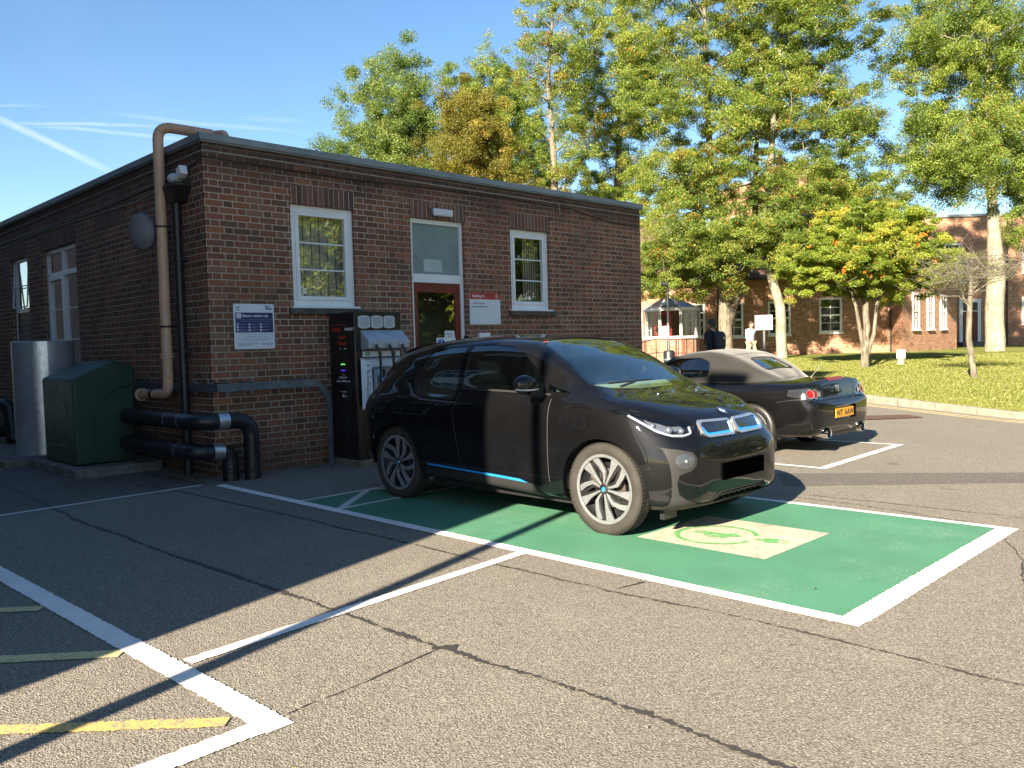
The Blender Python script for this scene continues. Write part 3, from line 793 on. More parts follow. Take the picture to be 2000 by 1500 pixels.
# vertical tan heating pipe with elbows
tp = thing('tan_pipe', 'thick tan pipe climbing the left wall and bending over the roof edge', 'pipe', (4.2, 10.17, .98))
mb = MB(); mb.tube(bend([(4.2, 11.06, .955), (4.2, 10.17, .985), (4.2, 10.14, 4.20), (4.72, 9.80, 4.11)], .17, 7), .062, 20); mb.build('riser', M['tan'], tp, smooth=True)
for q0_, q1_ in (((4.2, 10.165, 1.42), (4.2, 10.165, 1.445)), ((4.2, 10.165, 1.455), (4.2, 10.165, 1.475)), ((4.2, 11.04, .955), (4.2, 11.01, .956))):
    mb = MB(); mb.cyl(q0_, q1_, .083); mb.build('flange', M['tan'], tp, smooth=True)
for z in (3.0, 1.80):
    mb = MB(); mb.cyl((4.2, 10.155, z - .012), (4.2, 10.155, z + .012), .067); mb.box(4.2, XW, 10.145, 10.165, z - .01, z + .01); mb.build('bracket', M['black_metal'], tp)
mb = MB(); mb.cyl((4.2, 10.58, .972), (4.2, 10.66, .969), .066); mb.build('clamp', M['black_metal'], tp)
mb = MB(); mb.tube(bend([(5.05, 10.7, 4.0), (5.05, 10.7, 4.335), (5.20, 10.4, 4.33), (5.20, 10.4, 4.0)], .08), .04, 14)
tag(mb.build('roof_pipe_end', M['tan'], org=(5.0, 10.9, 4.0), smooth=True), 'rusty stub of tan pipe poking above the roof edge', 'pipe')

# black downpipe with hopper
dp = thing('black_downpipe', 'black downpipe with open hopper near the building corner', 'drainpipe', (4.31, 10.0, 0))
mb = MB(); mb.tube([(4.31, 9.97, 3.32), (4.31, 9.97, .0)], .052, 16); mb.build('pipe', M['black_metal'], dp, smooth=True)
mb = MB(); a_, b_ = (4.21, 4.395, 9.72, 10.24), (4.25, 4.395, 9.86, 10.08)
mb.hexa([(b_[0], b_[2], 3.27), (b_[1], b_[2], 3.27), (b_[0], b_[3], 3.27), (b_[1], b_[3], 3.27), (a_[0], a_[2], 3.44), (a_[1], a_[2], 3.44), (a_[0], a_[3], 3.44), (a_[1], a_[3], 3.44)])
mb.box(a_[0] - .01, a_[1], a_[2] - .01, a_[3] + .01, 3.44, 3.48); mb.build('hopper', M['black_metal'], dp, bevel=.004)
for z in (2.6, 1.5): 
    mb = MB(); mb.cyl((4.31, 9.97, z - .02), (4.31, 9.97, z + .02), .062); mb.box(4.31, XW, 9.9, 10.04, z - .02, z + .02); mb.build('pipe_clip', M['black_metal'], dp)
sl = thing('security_lamp', 'small white floodlight tilted up above the black hopper', 'lamp', (4.3, 9.75, 3.5))
mb = MB(); mb.sphere((4.26, 9.86, 3.535), .085, 16, 10, (1, 1.0, .8)); mb.build('lamp_head', simple('pale_grey_plastic', (.50, .52, .55), .4), sl, smooth=True)
mb = MB(); mb.obox((4.27, 9.68, 3.59), (.045, 0, 0), (0, .018, .05), (0, -.05, .02)); mb.build('sensor_plate', M['white'], sl, bevel=.004)
mb = MB(); mb.tube([(4.26, 9.86, 3.5), (4.30, 9.8, 3.47), (XW, 9.78, 3.47)], .014, 8); mb.build('arm', M['black_metal'], sl)

# satellite-like grey dish on a bracket
ds = thing('wall_dish', 'grey oval dish with its domed back outwards, left of the tan pipe', 'dish', (4.05, 10.35, 2.95))
prof = [(0, .0), (.08, .004), (.14, .018), (.18, .045), (.195, .09), (.198, .10), (.19, .10), (.17, .06), (.0, .03)]
mb = MB(); mb.lathe([(r_, h_ - .05) for r_, h_ in prof], (0, 0, 0), 'X', 36)
me = mb.mesh(); me.transform(Matrix.Translation((4.02, 10.30, 2.945)) @ Matrix.Rotation(rad(52), 4, 'Z') @ Matrix.Rotation(rad(-6), 4, 'Y') @ Matrix.Diagonal((1.0, .82, 1.14, 1)))
link_mesh('dish', me, simple('mid_grey_plastic', (.125, .135, .15), .5), ds, smooth=True)
mb = MB(); mb.tube([(4.05, 10.33, 2.94), (4.20, 10.16, 2.94)], .014, 8); mb.tube([(4.10, 10.40, 2.96), (XW, 10.4, 2.97)], .016, 8); mb.build('bracket', M['black_metal'], ds)

# green kiosk box
gx0, gx1, gy0, gy1 = 3.39, 4.13, 11.05, 12.25
side = [(3.39, .12), (4.11, .12), (4.115, 1.06), (4.135, 1.11), (4.135, 1.31), (4.12, 1.325), (3.92, 1.405), (3.88, 1.40), (3.40, 1.195), (3.385, 1.17)]
gb = thing('green_kiosk', 'dark green fibreglass kiosk with sloping lid beside the tan pipe', 'cabinet', (3.75, 11.6, .1))
mb = MB(); mb.prism([(x, gy0, z) for x, z in side], (0, gy1 - gy0, 0)); gbo = mb.build('body', M['green_box'], gb, bevel=.045, smooth=True); gbo.modifiers['bevel'].segments = 4
arc = [(3.62, .14), (3.60, .60), (3.63, .78), (3.70, .90), (3.80, 1.0), (3.92, 1.07), (4.12, 1.09)]
mb = MB(); mb.tube([(x, gy0 - .004, z) for x, z in bend([Vector((a_, 0, b_)) for a_, b_ in arc], .05, 3) and [(q.x, q.z) for q in bend([Vector((a_, 0, b_)) for a_, b_ in arc], .05, 3)]], .014, 8)
mb.tube([(3.388, 11.25, .34), (3.388, 12.1, .34)], .008, 6); mb.build('moulding', M['green_box'], gb, smooth=True)
mb = MB(); mb.lathe([(0, -.004), (.028, -.004), (.03, 0)], (3.93, gy0 - .002, 1.30), 'Y', 18); mb.build('vent_hole', M['black_plastic'], gb)
mb = MB(); mb.tube([(3.383, 11.45, .90), (3.380, 11.40, .88), (3.382, 11.34, .80)], .004, 6); mb.build('handle_recess', M['grey_metal'], gb)
# plinth (broken concrete edge)
def slab(name, x0, x1, y0, y1, z1, label, seed):
    r_ = np.random.default_rng(seed); mb = MB(); pts = []
    per = [(x0, y0), (x1, y0), (x1, y1), (x0, y1)]
    for (a, b) in zip(per, per[1:] + per[:1]):
        n = 16
        for i in range(n): pts.append((a[0] + (b[0] - a[0]) * i / n + r_.normal(0, .012), a[1] + (b[1] - a[1]) * i / n + r_.normal(0, .012)))
    mb.prism([(x, y, -.02) for x, y in pts], (0, 0, z1 + .02)); o = mb.build(name, M['concrete'], org=(x0, y0, 0), bevel=.012); tag(o, label, 'plinth')
slab('concrete_plinth', 3.27, 4.33, 10.72, 12.5, .112, 'rough concrete plinth under the green kiosk', 1)
slab('concrete_plinth', 2.98, 3.95, 12.6, 13.9, .102, 'rough concrete plinth under the silver tank', 2)
# silver tank
tk = thing('silver_tank', 'tall silver clad cylindrical tank standing behind the green kiosk', 'tank', (3.68, 13.2, .1))
mb = MB(); mb.lathe([(.40, .10), (.40, 1.69), (.385, 1.70), (0, 1.71)], (3.70, 13.25, 0), 'Z', 64); mb.build('cladding', M['tank'], tk, smooth=True)
mb = MB(); mb.lathe([(.403, .12), (.4035, 1.695)], (3.70, 13.25, 0), 'Z', 16, rad(232), rad(262)); mb.build('bright_strip', M['alu'], tk, smooth=True)  # brighter vertical strip on the side of the tank
# black lagged pipes
def lagged(name, label, pts, r, bands, rr=.16, rings=()):
    t_ = thing(name, label, 'pipe', pts[-1])
    mb = MB(); mb.tube(bend(pts, rr, 7), r, 20); mb.build('lagging', M['lagging'], t_, smooth=True)
    for (p, q) in bands:
        mb = MB(); mb.cyl(p, q, r + .007, n=28); mb.build('metal_band', M['alu'], t_, smooth=True)
    for (p, q) in rings:
        mb = MB(); mb.cyl(p, q, r + .003, n=24); mb.build('strap_ring', M['grey_metal'], t_, smooth=True)
lagged('lagged_pipe', 'upper black lagged pipe with silver band bending down at the corner', [(4.02, 11.4, .70), (4.02, 9.00, .70), (4.64, 8.98, .685), (4.64, 8.98, 0)], .092, [((4.235, 8.993, .695), (4.36, 8.99, .692))], .20, [((4.02, 9.35, .70), (4.02, 9.38, .70)), ((4.02, 9.72, .70), (4.02, 9.75, .70))])
lagged('lagged_pipe', 'lower black lagged pipe with silver band bending down at the corner', [(4.0, 11.4, .36), (4.0, 9.1, .36), (4.42, 9.08, .34), (4.42, 9.08, 0)], .092, [((4.215, 9.092, .348), (4.335, 9.086, .344))], .13, [((4.0, 9.42, .36), (4.0, 9.45, .36))])
lagged('lagged_pipe', 'black lagged pipe with wide silver band at the far left by the tank', [(4.0, 16.2, .05), (4.0, 16.4, .66), (3.6, 17.2, .66), (3.1, 18.0, .66)], .12, [], .15)
lagged('lagged_pipe', 'low metal sleeved pipe lying at the far left behind the tank', [(3.2, 18.2, .22), (3.7, 17.0, .22), (4.2, 16.2, .22)], .12, [((3.25, 18.05, .22), (3.75, 16.95, .22))], .1)
vv = thing('pipe_valve', 'small brass valve between the two lagged pipes', 'valve', (4.33, 8.98, .52))
mb = MB(); mb.cyl((4.33, 8.97, .42), (4.33, 8.97, .60), .012); mb.tube([(4.33, 8.97, .53), (4.47, 8.96, .535)], .011, 8); mb.sphere((4.33, 8.97, .53), .024, 10, 8)
mb.build('valve_body', simple('old_brass', (.22, .15, .07), .5, .7), vv, smooth=True)
# guard rail of steel channel
gr = thing('guard_rail', 'blue grey steel channel rail around the building corner ending at the charger', 'rail', (4.38, 9.2, 0))
mb = MB(); mb.box(4.335, 4.365, 9.17, 11.6, 1.012, 1.108); mb.box(4.335, 5.64, 9.14, 9.17, 1.012, 1.108)
mb.hexa([(5.64, 9.14, 1.012), (5.80, 9.14, .82), (5.64, 9.17, 1.012), (5.80, 9.17, .82), (5.64, 9.14, 1.108), (5.84, 9.14, .90), (5.64, 9.17, 1.108), (5.84, 9.17, .90)])
mb.box(5.785, 5.84, 9.137, 9.167, -.02, .86)
mb.build('channel', M['galv'], gr, bevel=.004)
for k, (x, y) in enumerate(((4.34, 9.75), (4.34, 9.38), (4.45, 9.155), (4.75, 9.155), (5.5, 9.155))):
    boxes = []; mb = type('Q', (), {'box': lambda s_, *a: boxes.append(a)})()
    if y > 9.2: mb.box(4.33, XW, y - .02, y + .02, 1.108, 1.118); mb.box(4.325, 4.338, y - .015, y + .015, 1.11, 1.16); mb.box(4.345, 4.36, y - .015, y + .015, .97, 1.012)
    else: mb.box(x - .02, x + .02, 9.13, YW, 1.108, 1.118); mb.box(x - .015, x + .015, 9.13, 9.145, 1.11, 1.16); mb.box(x - .015, x + .015, 9.15, 9.165, .97, 1.012)
    for k_, a_ in enumerate(boxes):
        mb = MB(); mb.box(*a_); mb.build('bracket' if k_ == 0 else 'bolt', M['galv'], gr)

# ------------------------------------------------------------------ signs on the front wall
def panel(name, label, x0, x1, z0, z1, mat, th=.012, cat='sign'):
    o = thing(name, label, cat, ((x0 + x1) / 2, YW, (z0 + z1) / 2))
    mb = MB(); mb.box(x0, x1, YW - .004 - th, YW - .004, z0, z1); mb.build('board', mat, o, bevel=.003)
    return o
def flat(parent, name, x0, x1, z0, z1, mat, y):
    mb = MB(); mb.box(x0, x1, y - .0012, y, z0, z1); return mb.build(name, mat, parent)
signw = simple('sign_white', (.66, .70, .76), .35, 0, .03)
navy = simple('sign_navy', (.012, .016, .10), .4, 0, .05)
sign_lt = simple('sign_pale_print', (.62, .64, .74), .5); sign_mid = simple('sign_grey_print', (.25, .29, .38), .5); sign_bl = simple('sign_print_blue', (.03, .07, .36), .5); sign_dk = simple('sign_print_dark', (.03, .05, .12), .5)
def lines(parent, name, rows, mat, y):
    mb = MB()
    r_ = np.random.default_rng(int(rows[0][0] * 1000) % 97)
    for (x0, x1, z, hh) in rows:
        x = x0
        while x < x1:
            w = r_.uniform(.008, .026); mb.box(x, min(x + w, x1), y - .001, y, z, z + hh * r_.uniform(.75, 1)); x += w + .005
    return mb.build(name, mat, parent)
s1 = panel('charging_sign', 'white and navy sign reading Electric vehicles only, left of the first window', 4.69, 5.22, 1.50, 2.045, signw)
yf = YW - .0172
flat(s1, 'navy_panel', 4.71, 5.20, 1.70, 1.94, navy, yf)
def txt(parent, name, items, mat, y):
    return link_mesh(name, join_meshes([text_mesh(t_, sz, (x, y, z), (1, 0, 0), (0, 0, 1), .0006, al, bo) for (t_, sz, x, z, al, bo) in items]), mat, parent)
txt(s1, 'heading', [('Electric vehicles only', .040, 4.80, 1.888, 'LEFT', .0012)], sign_lt, yf - .002)
flat(s1, 'pictogram', 4.725, 4.785, 1.872, 1.93, sign_lt, yf - .0015)
mb = MB(); mb.lathe([(.014, 0), (.020, 0), (.020, .001), (.014, .001)], (4.755, yf - .0035, 1.902), 'Y', 20); mb.box(4.764, 4.770, yf - .0035, yf - .0028, 1.888, 1.916); mb.build('pictogram_mark', sign_mid, s1)
dimp = simple('sign_dim_print', (.22, .24, .42), .5)
lines(s1, 'small_print', [(4.72, 5.19, 1.853, .006)], dimp, yf - .0015); lines(s1, 'small_print', [(4.73, 5.17, 1.832, .006)], dimp, yf - .0015); lines(s1, 'small_print', [(4.73, 5.06, 1.712, .006)], dimp, yf - .0015)
for c in range(3): lines(s1, 'small_print', [(4.755 + .15 * c, 4.755 + .15 * c + w, 1.80 - .034 * rr_ - k * .011, .006) for rr_ in range(3) for k, w in ((0, .11), (1, .07))], dimp, yf - .0015)
for c in range(3):
    for rr_ in range(3):
        mb = MB(); mb.box(4.725 + .15 * c, 4.747 + .15 * c, yf - .0025, yf - .0014, 1.788 - .034 * rr_, 1.810 - .034 * rr_); mb.build('icon', sign_lt, s1)
mb = MB(); mb.lathe([(.016, 0), (.025, 0), (.025, .001), (.016, .001)], (4.752, yf - .002, 1.987), 'Y', 24, rad(130), rad(410)); mb.build('ring_logo', sign_dk, s1)
txt(s1, 'logo_words', [('FIRST', .028, 5.10, 2.005, 'LEFT', .0008)], sign_dk, yf - .0015)
mb = MB()
for k in range(4): mb.box(5.105 + .023 * k, 5.124 + .023 * k, yf - .0018, yf - .0005, 1.978, 1.997)
mb.build('blue_squares', sign_bl, s1)
lines(s1, 'lower_print', [(4.74, 5.19, 1.672, .006), (4.80, 5.12, 1.648, .006), (4.73, 5.19, 1.622, .007), (4.76, 5.16, 1.596, .007), (4.73, 5.02, 1.566, .006), (4.73, 4.95, 1.554, .006), (4.73, 4.9, 1.542, .006)], sign_mid, yf)
flat(s1, 'small_logo', 5.045, 5.09, 1.554, 1.566, sign_dk, yf)
mb = MB(); mb.lathe([(.009, 0), (.016, 0), (.016, .001), (.009, .001)], (5.123, yf - .001, 1.56), 'Y', 18); mb.build('round_logo', simple('sign_pink', (.4, .08, .2), .5), s1)
mb = MB(); mb.lathe([(.009, 0), (.016, 0), (.016, .001), (.009, .001)], (5.17, yf - .001, 1.56), 'Y', 18); mb.build('round_logo', simple('sign_teal', (.04, .12, .2), .5), s1)
for (x, z) in ((4.705, 2.03), (5.205, 2.03), (4.705, 1.515), (5.205, 1.515)):
    mb = MB(); mb.lathe([(0, -.003), (.006, -.002), (.007, .001)], (x, yf, z), 'Y', 10); mb.build('screw', M['chrome'], s1)
s2 = panel('building_sign', 'white wall sign with red header reading Building 41 beside the red door', 8.47, 9.11, 1.79, 2.27, signw)
flat(s2, 'red_header', 8.47, 9.11, 2.172, 2.27, simple('sign_red', (.42, .035, .035), .4), yf)
txt(s2, 'heading', [('Building 41', .058, 8.52, 2.203, 'LEFT', .0008)], signw, yf - .0016)
txt(s2, 'department', [('Stafford Cripps', .040, 8.53, 2.10, 'LEFT', .0004)], simple('sign_red_text', (.35, .06, .07), .5), yf - .0004)
txt(s2, 'office_line', [('Student accommodation office', .026, 8.53, 2.052, 'LEFT', .0006)], sign_dk, yf - .0004)
mb = MB(); mb.lathe([(.026, 0), (.031, 0), (.031, .001), (.026, .001)], (9.035, yf - .002, 2.221), 'Y', 28); mb.lathe([(.010, 0), (.017, 0), (.017, .001), (.010, .001)], (9.035, yf - .002, 2.221), 'Y', 24, rad(130), rad(400)); mb.build('ring_logo', signw, s2)
mb = MB(); mb.box(8.62, 8.84, YW - .06, YW, 1.50, 1.66)
tag(mb.build('entry_pad', M['white'], org=(8.7, YW, 1.5), bevel=.01), 'small white entry intercom box below the Building 41 sign', 'intercom')

# ------------------------------------------------------------------ rapid charger
cx0, cx1, cy0, cy1, cz = 5.93, 6.66, 8.72, 9.28, 1.935
ch = thing('ev_charger', 'tall black rapid charger cabinet with silver cable holsters by the wall', 'charger', (6.3, 9.0, 0))
gblk = simple('charger_black', (.010, .010, .012), .3, 0, .1)
mb = MB(); mb.box(cx0, cx1, cy0, cy1, .08, cz); mb.build('cabinet', gblk, ch, bevel=.012, smooth=True)
mb = MB(); mb.box(cx0 - .03, cx1 + .03, cy0 - .10, cy1 + .04, -.01, .08); mb.build('plinth', M['concrete'], ch, bevel=.01)
sil = simple('silver_plastic', (.36, .40, .46), .38, .2, .08)
silw = simple('pale_silver_plastic', (.50, .54, .60), .4, .1, .06)
for k in range(3):
    x = 6.065 + k * .192
    mb = MB(); w = .085
    prof = [(x - w, 1.735), (x - w * .5, 1.722), (x, 1.718), (x + w * .5, 1.722), (x + w, 1.735), (x + w, 1.865), (x + w * .5, 1.878), (x, 1.882), (x - w * .5, 1.878), (x - w, 1.865)]
    mb.prism([(a, cy0 - .03, b) for a, b in prof], (0, .03, 0)); v_ = mb.build('louvre_vent', silw, ch, bevel=.004)
    mb = MB()
    for j in range(8): mb.box(x - .062, x + .062, cy0 - .033, cy0 - .029, 1.745 + j * .015, 1.7485 + j * .015)
    mb.build('slots', sign_dk, v_)
mb = MB(); mb.prism([(6.02, cy0, 1.70), (6.02, cy0 - .17, 1.56), (6.02, cy0 - .16, 1.47), (6.02, cy0, 1.45)], (.64, 0, 0)); mb.build('cable_hood', sil, ch, bevel=.006)
flat(ch, 'socket_label_strip', 6.04, 6.62, 1.365, 1.435, signw, cy0 - .002)
for (x, mt) in ((6.115, simple('label_green', (.05, .30, .12), .5)), (6.31, simple('label_lime', (.35, .45, .12), .5)), (6.515, simple('label_blue', (.06, .04, .30), .5))):
    o_ = flat(ch, 'socket_label', x - .032, x + .032, 1.375, 1.426, mt, cy0 - .0035)
    mb = MB(); mb.lathe([(.012, 0), (.017, 0), (.017, .001), (.012, .001)], (x, cy0 - .0055, 1.40), 'Y', 16); mb.build('socket_icon', signw, o_)
# holster block and instruction flap
mb = MB(); mb.prism([(6.05, cy0, 1.35), (6.05, cy0 - .07, 1.33), (6.05, cy0 - .09, 1.24), (6.05, cy0 - .03, 1.20), (6.05, cy0, 1.20)], (.60, 0, 0))
for k in range(3):
    x = 6.12 + k * .2; mb.box(x - .075, x - .045, cy0 - .085, cy0, .82, 1.2); mb.box(x + .045, x + .075, cy0 - .085, cy0, .92, 1.2)
mb.build('holster', silw, ch, bevel=.005)
mb = MB(); mb.prism([(5.985, cy0 - .045, 1.355), (6.10, cy0 - .10, 1.28), (6.11, cy0 - .10, .84), (5.99, cy0 - .045, .70)], (0, .012, 0)); fl = mb.build('instruction_flap', signw, ch, bevel=.002)
mb = MB(); r_ = np.random.default_rng(4)
for k in range(7):
    z = 1.26 - k * .075
    for j in range(4):
        x = 6.03 + r_.uniform(0, .045); mb.obox((x, cy0 - .06 - (x - 5.985) * .48 - .003, z + r_.uniform(-.02, .02)), (r_.uniform(.003, .009), 0, 0), (0, .001, 0), (0, 0, r_.uniform(.002, .008)))
mb.build('instruction_marks', sign_dk, fl)
for k, x in enumerate((6.115, 6.315, 6.515)):
    mb = MB(); mb.cyl((x, cy0 - .165, 1.525), (x, cy0 - .20, 1.505), .022, .02, 14); mb.build('cable_gland', M['chrome'], ch, smooth=True)
    end = [(.015, -.20, 1.0), (.03, -.19, 1.0), (.03, -.19, 1.02)][k]
    pts = bend([(x, cy0 - .19, 1.51), (x + .035, cy0 - .23, 1.40), (x + .05, cy0 - .19, 1.0), (x + .03, cy0 - .16, .35), (x + .10 + .03 * k, cy0 - .2, .05), (x + .22, cy0 - .12, .04), (x + .2, cy0 - .1, .6), (x + .08, cy0 - .06, .95)], .06, 4)
    mb = MB(); mb.tube(pts, .0165, 10); mb.build('charging_cable', M['black_plastic'], ch, smooth=True)
mb = MB(); mb.tube([(6.19, cy0 - .10, 1.20), (6.20, cy0 - .13, 1.12), (6.23, cy0 - .15, 1.04)], .028, 12); mb.build('plug_handle', simple('pale_blue_plastic', (.22, .42, .62), .4), ch, smooth=True)
mb = MB(); mb.tube([(6.23, cy0 - .15, 1.04), (6.28, cy0 - .18, .88), (6.36, cy0 - .2, .72)], .015, 10); mb.build('teal_lead', simple('teal_cable', (.02, .13, .13), .4), ch, smooth=True)
for x0_ in (6.05, 6.16):
    mb = MB()
    for j in range(11): mb.box(x0_, x0_ + .07, cy0 - .006, cy0 - .001, .32 + j * .018, .329 + j * .018)
    mb.build('lower_grille', silw, ch)
# display side, faces -X
xf = cx0 - .001
def side_txt(name, items, mat):
    return link_mesh(name, join_meshes([text_mesh(t_, sz, (xf - .001, y, z), (0, -1, 0), (0, 0, 1), .0006, al, bo) for (t_, sz, y, z, al, bo) in items]), mat, ch)
redp = simple('print_red', (.55, .05, .02), .4)
side_txt('brand_lettering', [('master', .072, 8.935, 1.70, 'LEFT', .0012)], signw)
side_txt('brand_lettering', [('charge.', .072, 9.215, 1.70, 'LEFT', .0012)], redp)
side_txt('red_lettering', [('Rapid', .062, 9.0, 1.60, 'CENTER', .0014)], redp)
side_txt('red_lettering', [('Charger', .062, 8.99, 1.525, 'CENTER', .0014)], redp)
mb = MB(); mb.tube([(xf - .002, 9.19 - .026 * k, 1.755 + .025 * math.sin(PI * k / 11)) for k in range(12)], .0035, 5); mb.build('logo_swoosh', redp, ch)
side_txt('small_lettering', [('Parking for', .038, 8.995, 1.10, 'CENTER', .0010), ('electric vehicles only', .036, 8.995, 1.055, 'CENTER', .0010), ('Powered by', .026, 8.995, .925, 'CENTER', .0004), ('energy', .03, 8.975, .87, 'CENTER', .0006)], signw)
mb = MB(); mb.box(xf - .006, xf, 8.90, 9.08, 1.33, 1.455); mb.build('screen_bezel', M['black_plastic'], ch, bevel=.004)
mb = MB(); mb.box(xf - .0075, xf - .0062, 8.925, 9.055, 1.37, 1.44); mb.build('screen', simple('dead_screen', (.012, .018, .016), .15), ch)
mb = MB(); mb.box(xf - .0015, xf, 8.90, 8.96, 1.47, 1.478); mb.box(xf - .0015, xf, 9.02, 9.06, 1.47, 1.478); mb.build('small_marks', signw, ch)
t = NT('green_led'); M['ledg'] = t.done(t.bsdf((.1, .6, .1), .4, emis=(.15, 1, .12), estr=1.4)); t = NT('blue_led'); M['ledb'] = t.done(t.bsdf((.1, .1, .6), .4, emis=(.07, .04, 1), estr=1.4))
mb = MB(); mb.box(xf - .003, xf, 8.945, 9.035, 1.272, 1.284); mb.build('status_light', M['ledg'], ch)
mb = MB(); mb.box(xf - .003, xf, 8.945, 9.035, 1.196, 1.206); mb.build('status_light', M['ledb'], ch)
mb = MB(); mb.lathe([(0, .004), (.022, .004), (.028, 0)], (xf, 8.99, 1.135), '-X', 18); mb.build('reader_disc', simple('bronze', (.20, .17, .13), .4, .4), ch)
mb = MB(); mb.box(xf - .0015, xf, 8.99, 9.03, .885, .90); mb.box(xf - .0015, xf, 9.0, 9.02, .86, .872); mb.build('small_marks', signw, ch)
# ------------------------------------------------------------------ lofted car bodies
def pchip(x, y, xq):
    x = np.array(x, float); y = np.array(y, float)
    h = np.diff(x); d = np.diff(y, axis=0) / h[:, None]
    m = np.zeros_like(y)
    for i in range(1, len(x) - 1):
        a, b = d[i - 1], d[i]
        w1, w2 = 2 * h[i] + h[i - 1], h[i] + 2 * h[i - 1]
        with np.errstate(divide='ignore', invalid='ignore'):
            mm = (w1 + w2) / (w1 / a + w2 / b)
        m[i] = np.where(a * b > 0, mm, 0)
    m[0] = d[0]; m[-1] = d[-1]
    out = []
    for q in xq:
        i = min(max(np.searchsorted(x, q) - 1, 0), len(h) - 1); t = (q - x[i]) / h[i]
        out.append(y[i] * (2 * t**3 - 3 * t**2 + 1) + h[i] * m[i] * (t**3 - 2 * t**2 + t) + y[i + 1] * (-2 * t**3 + 3 * t**2) + h[i] * m[i + 1] * (t**3 - t**2))
    return np.array(out)

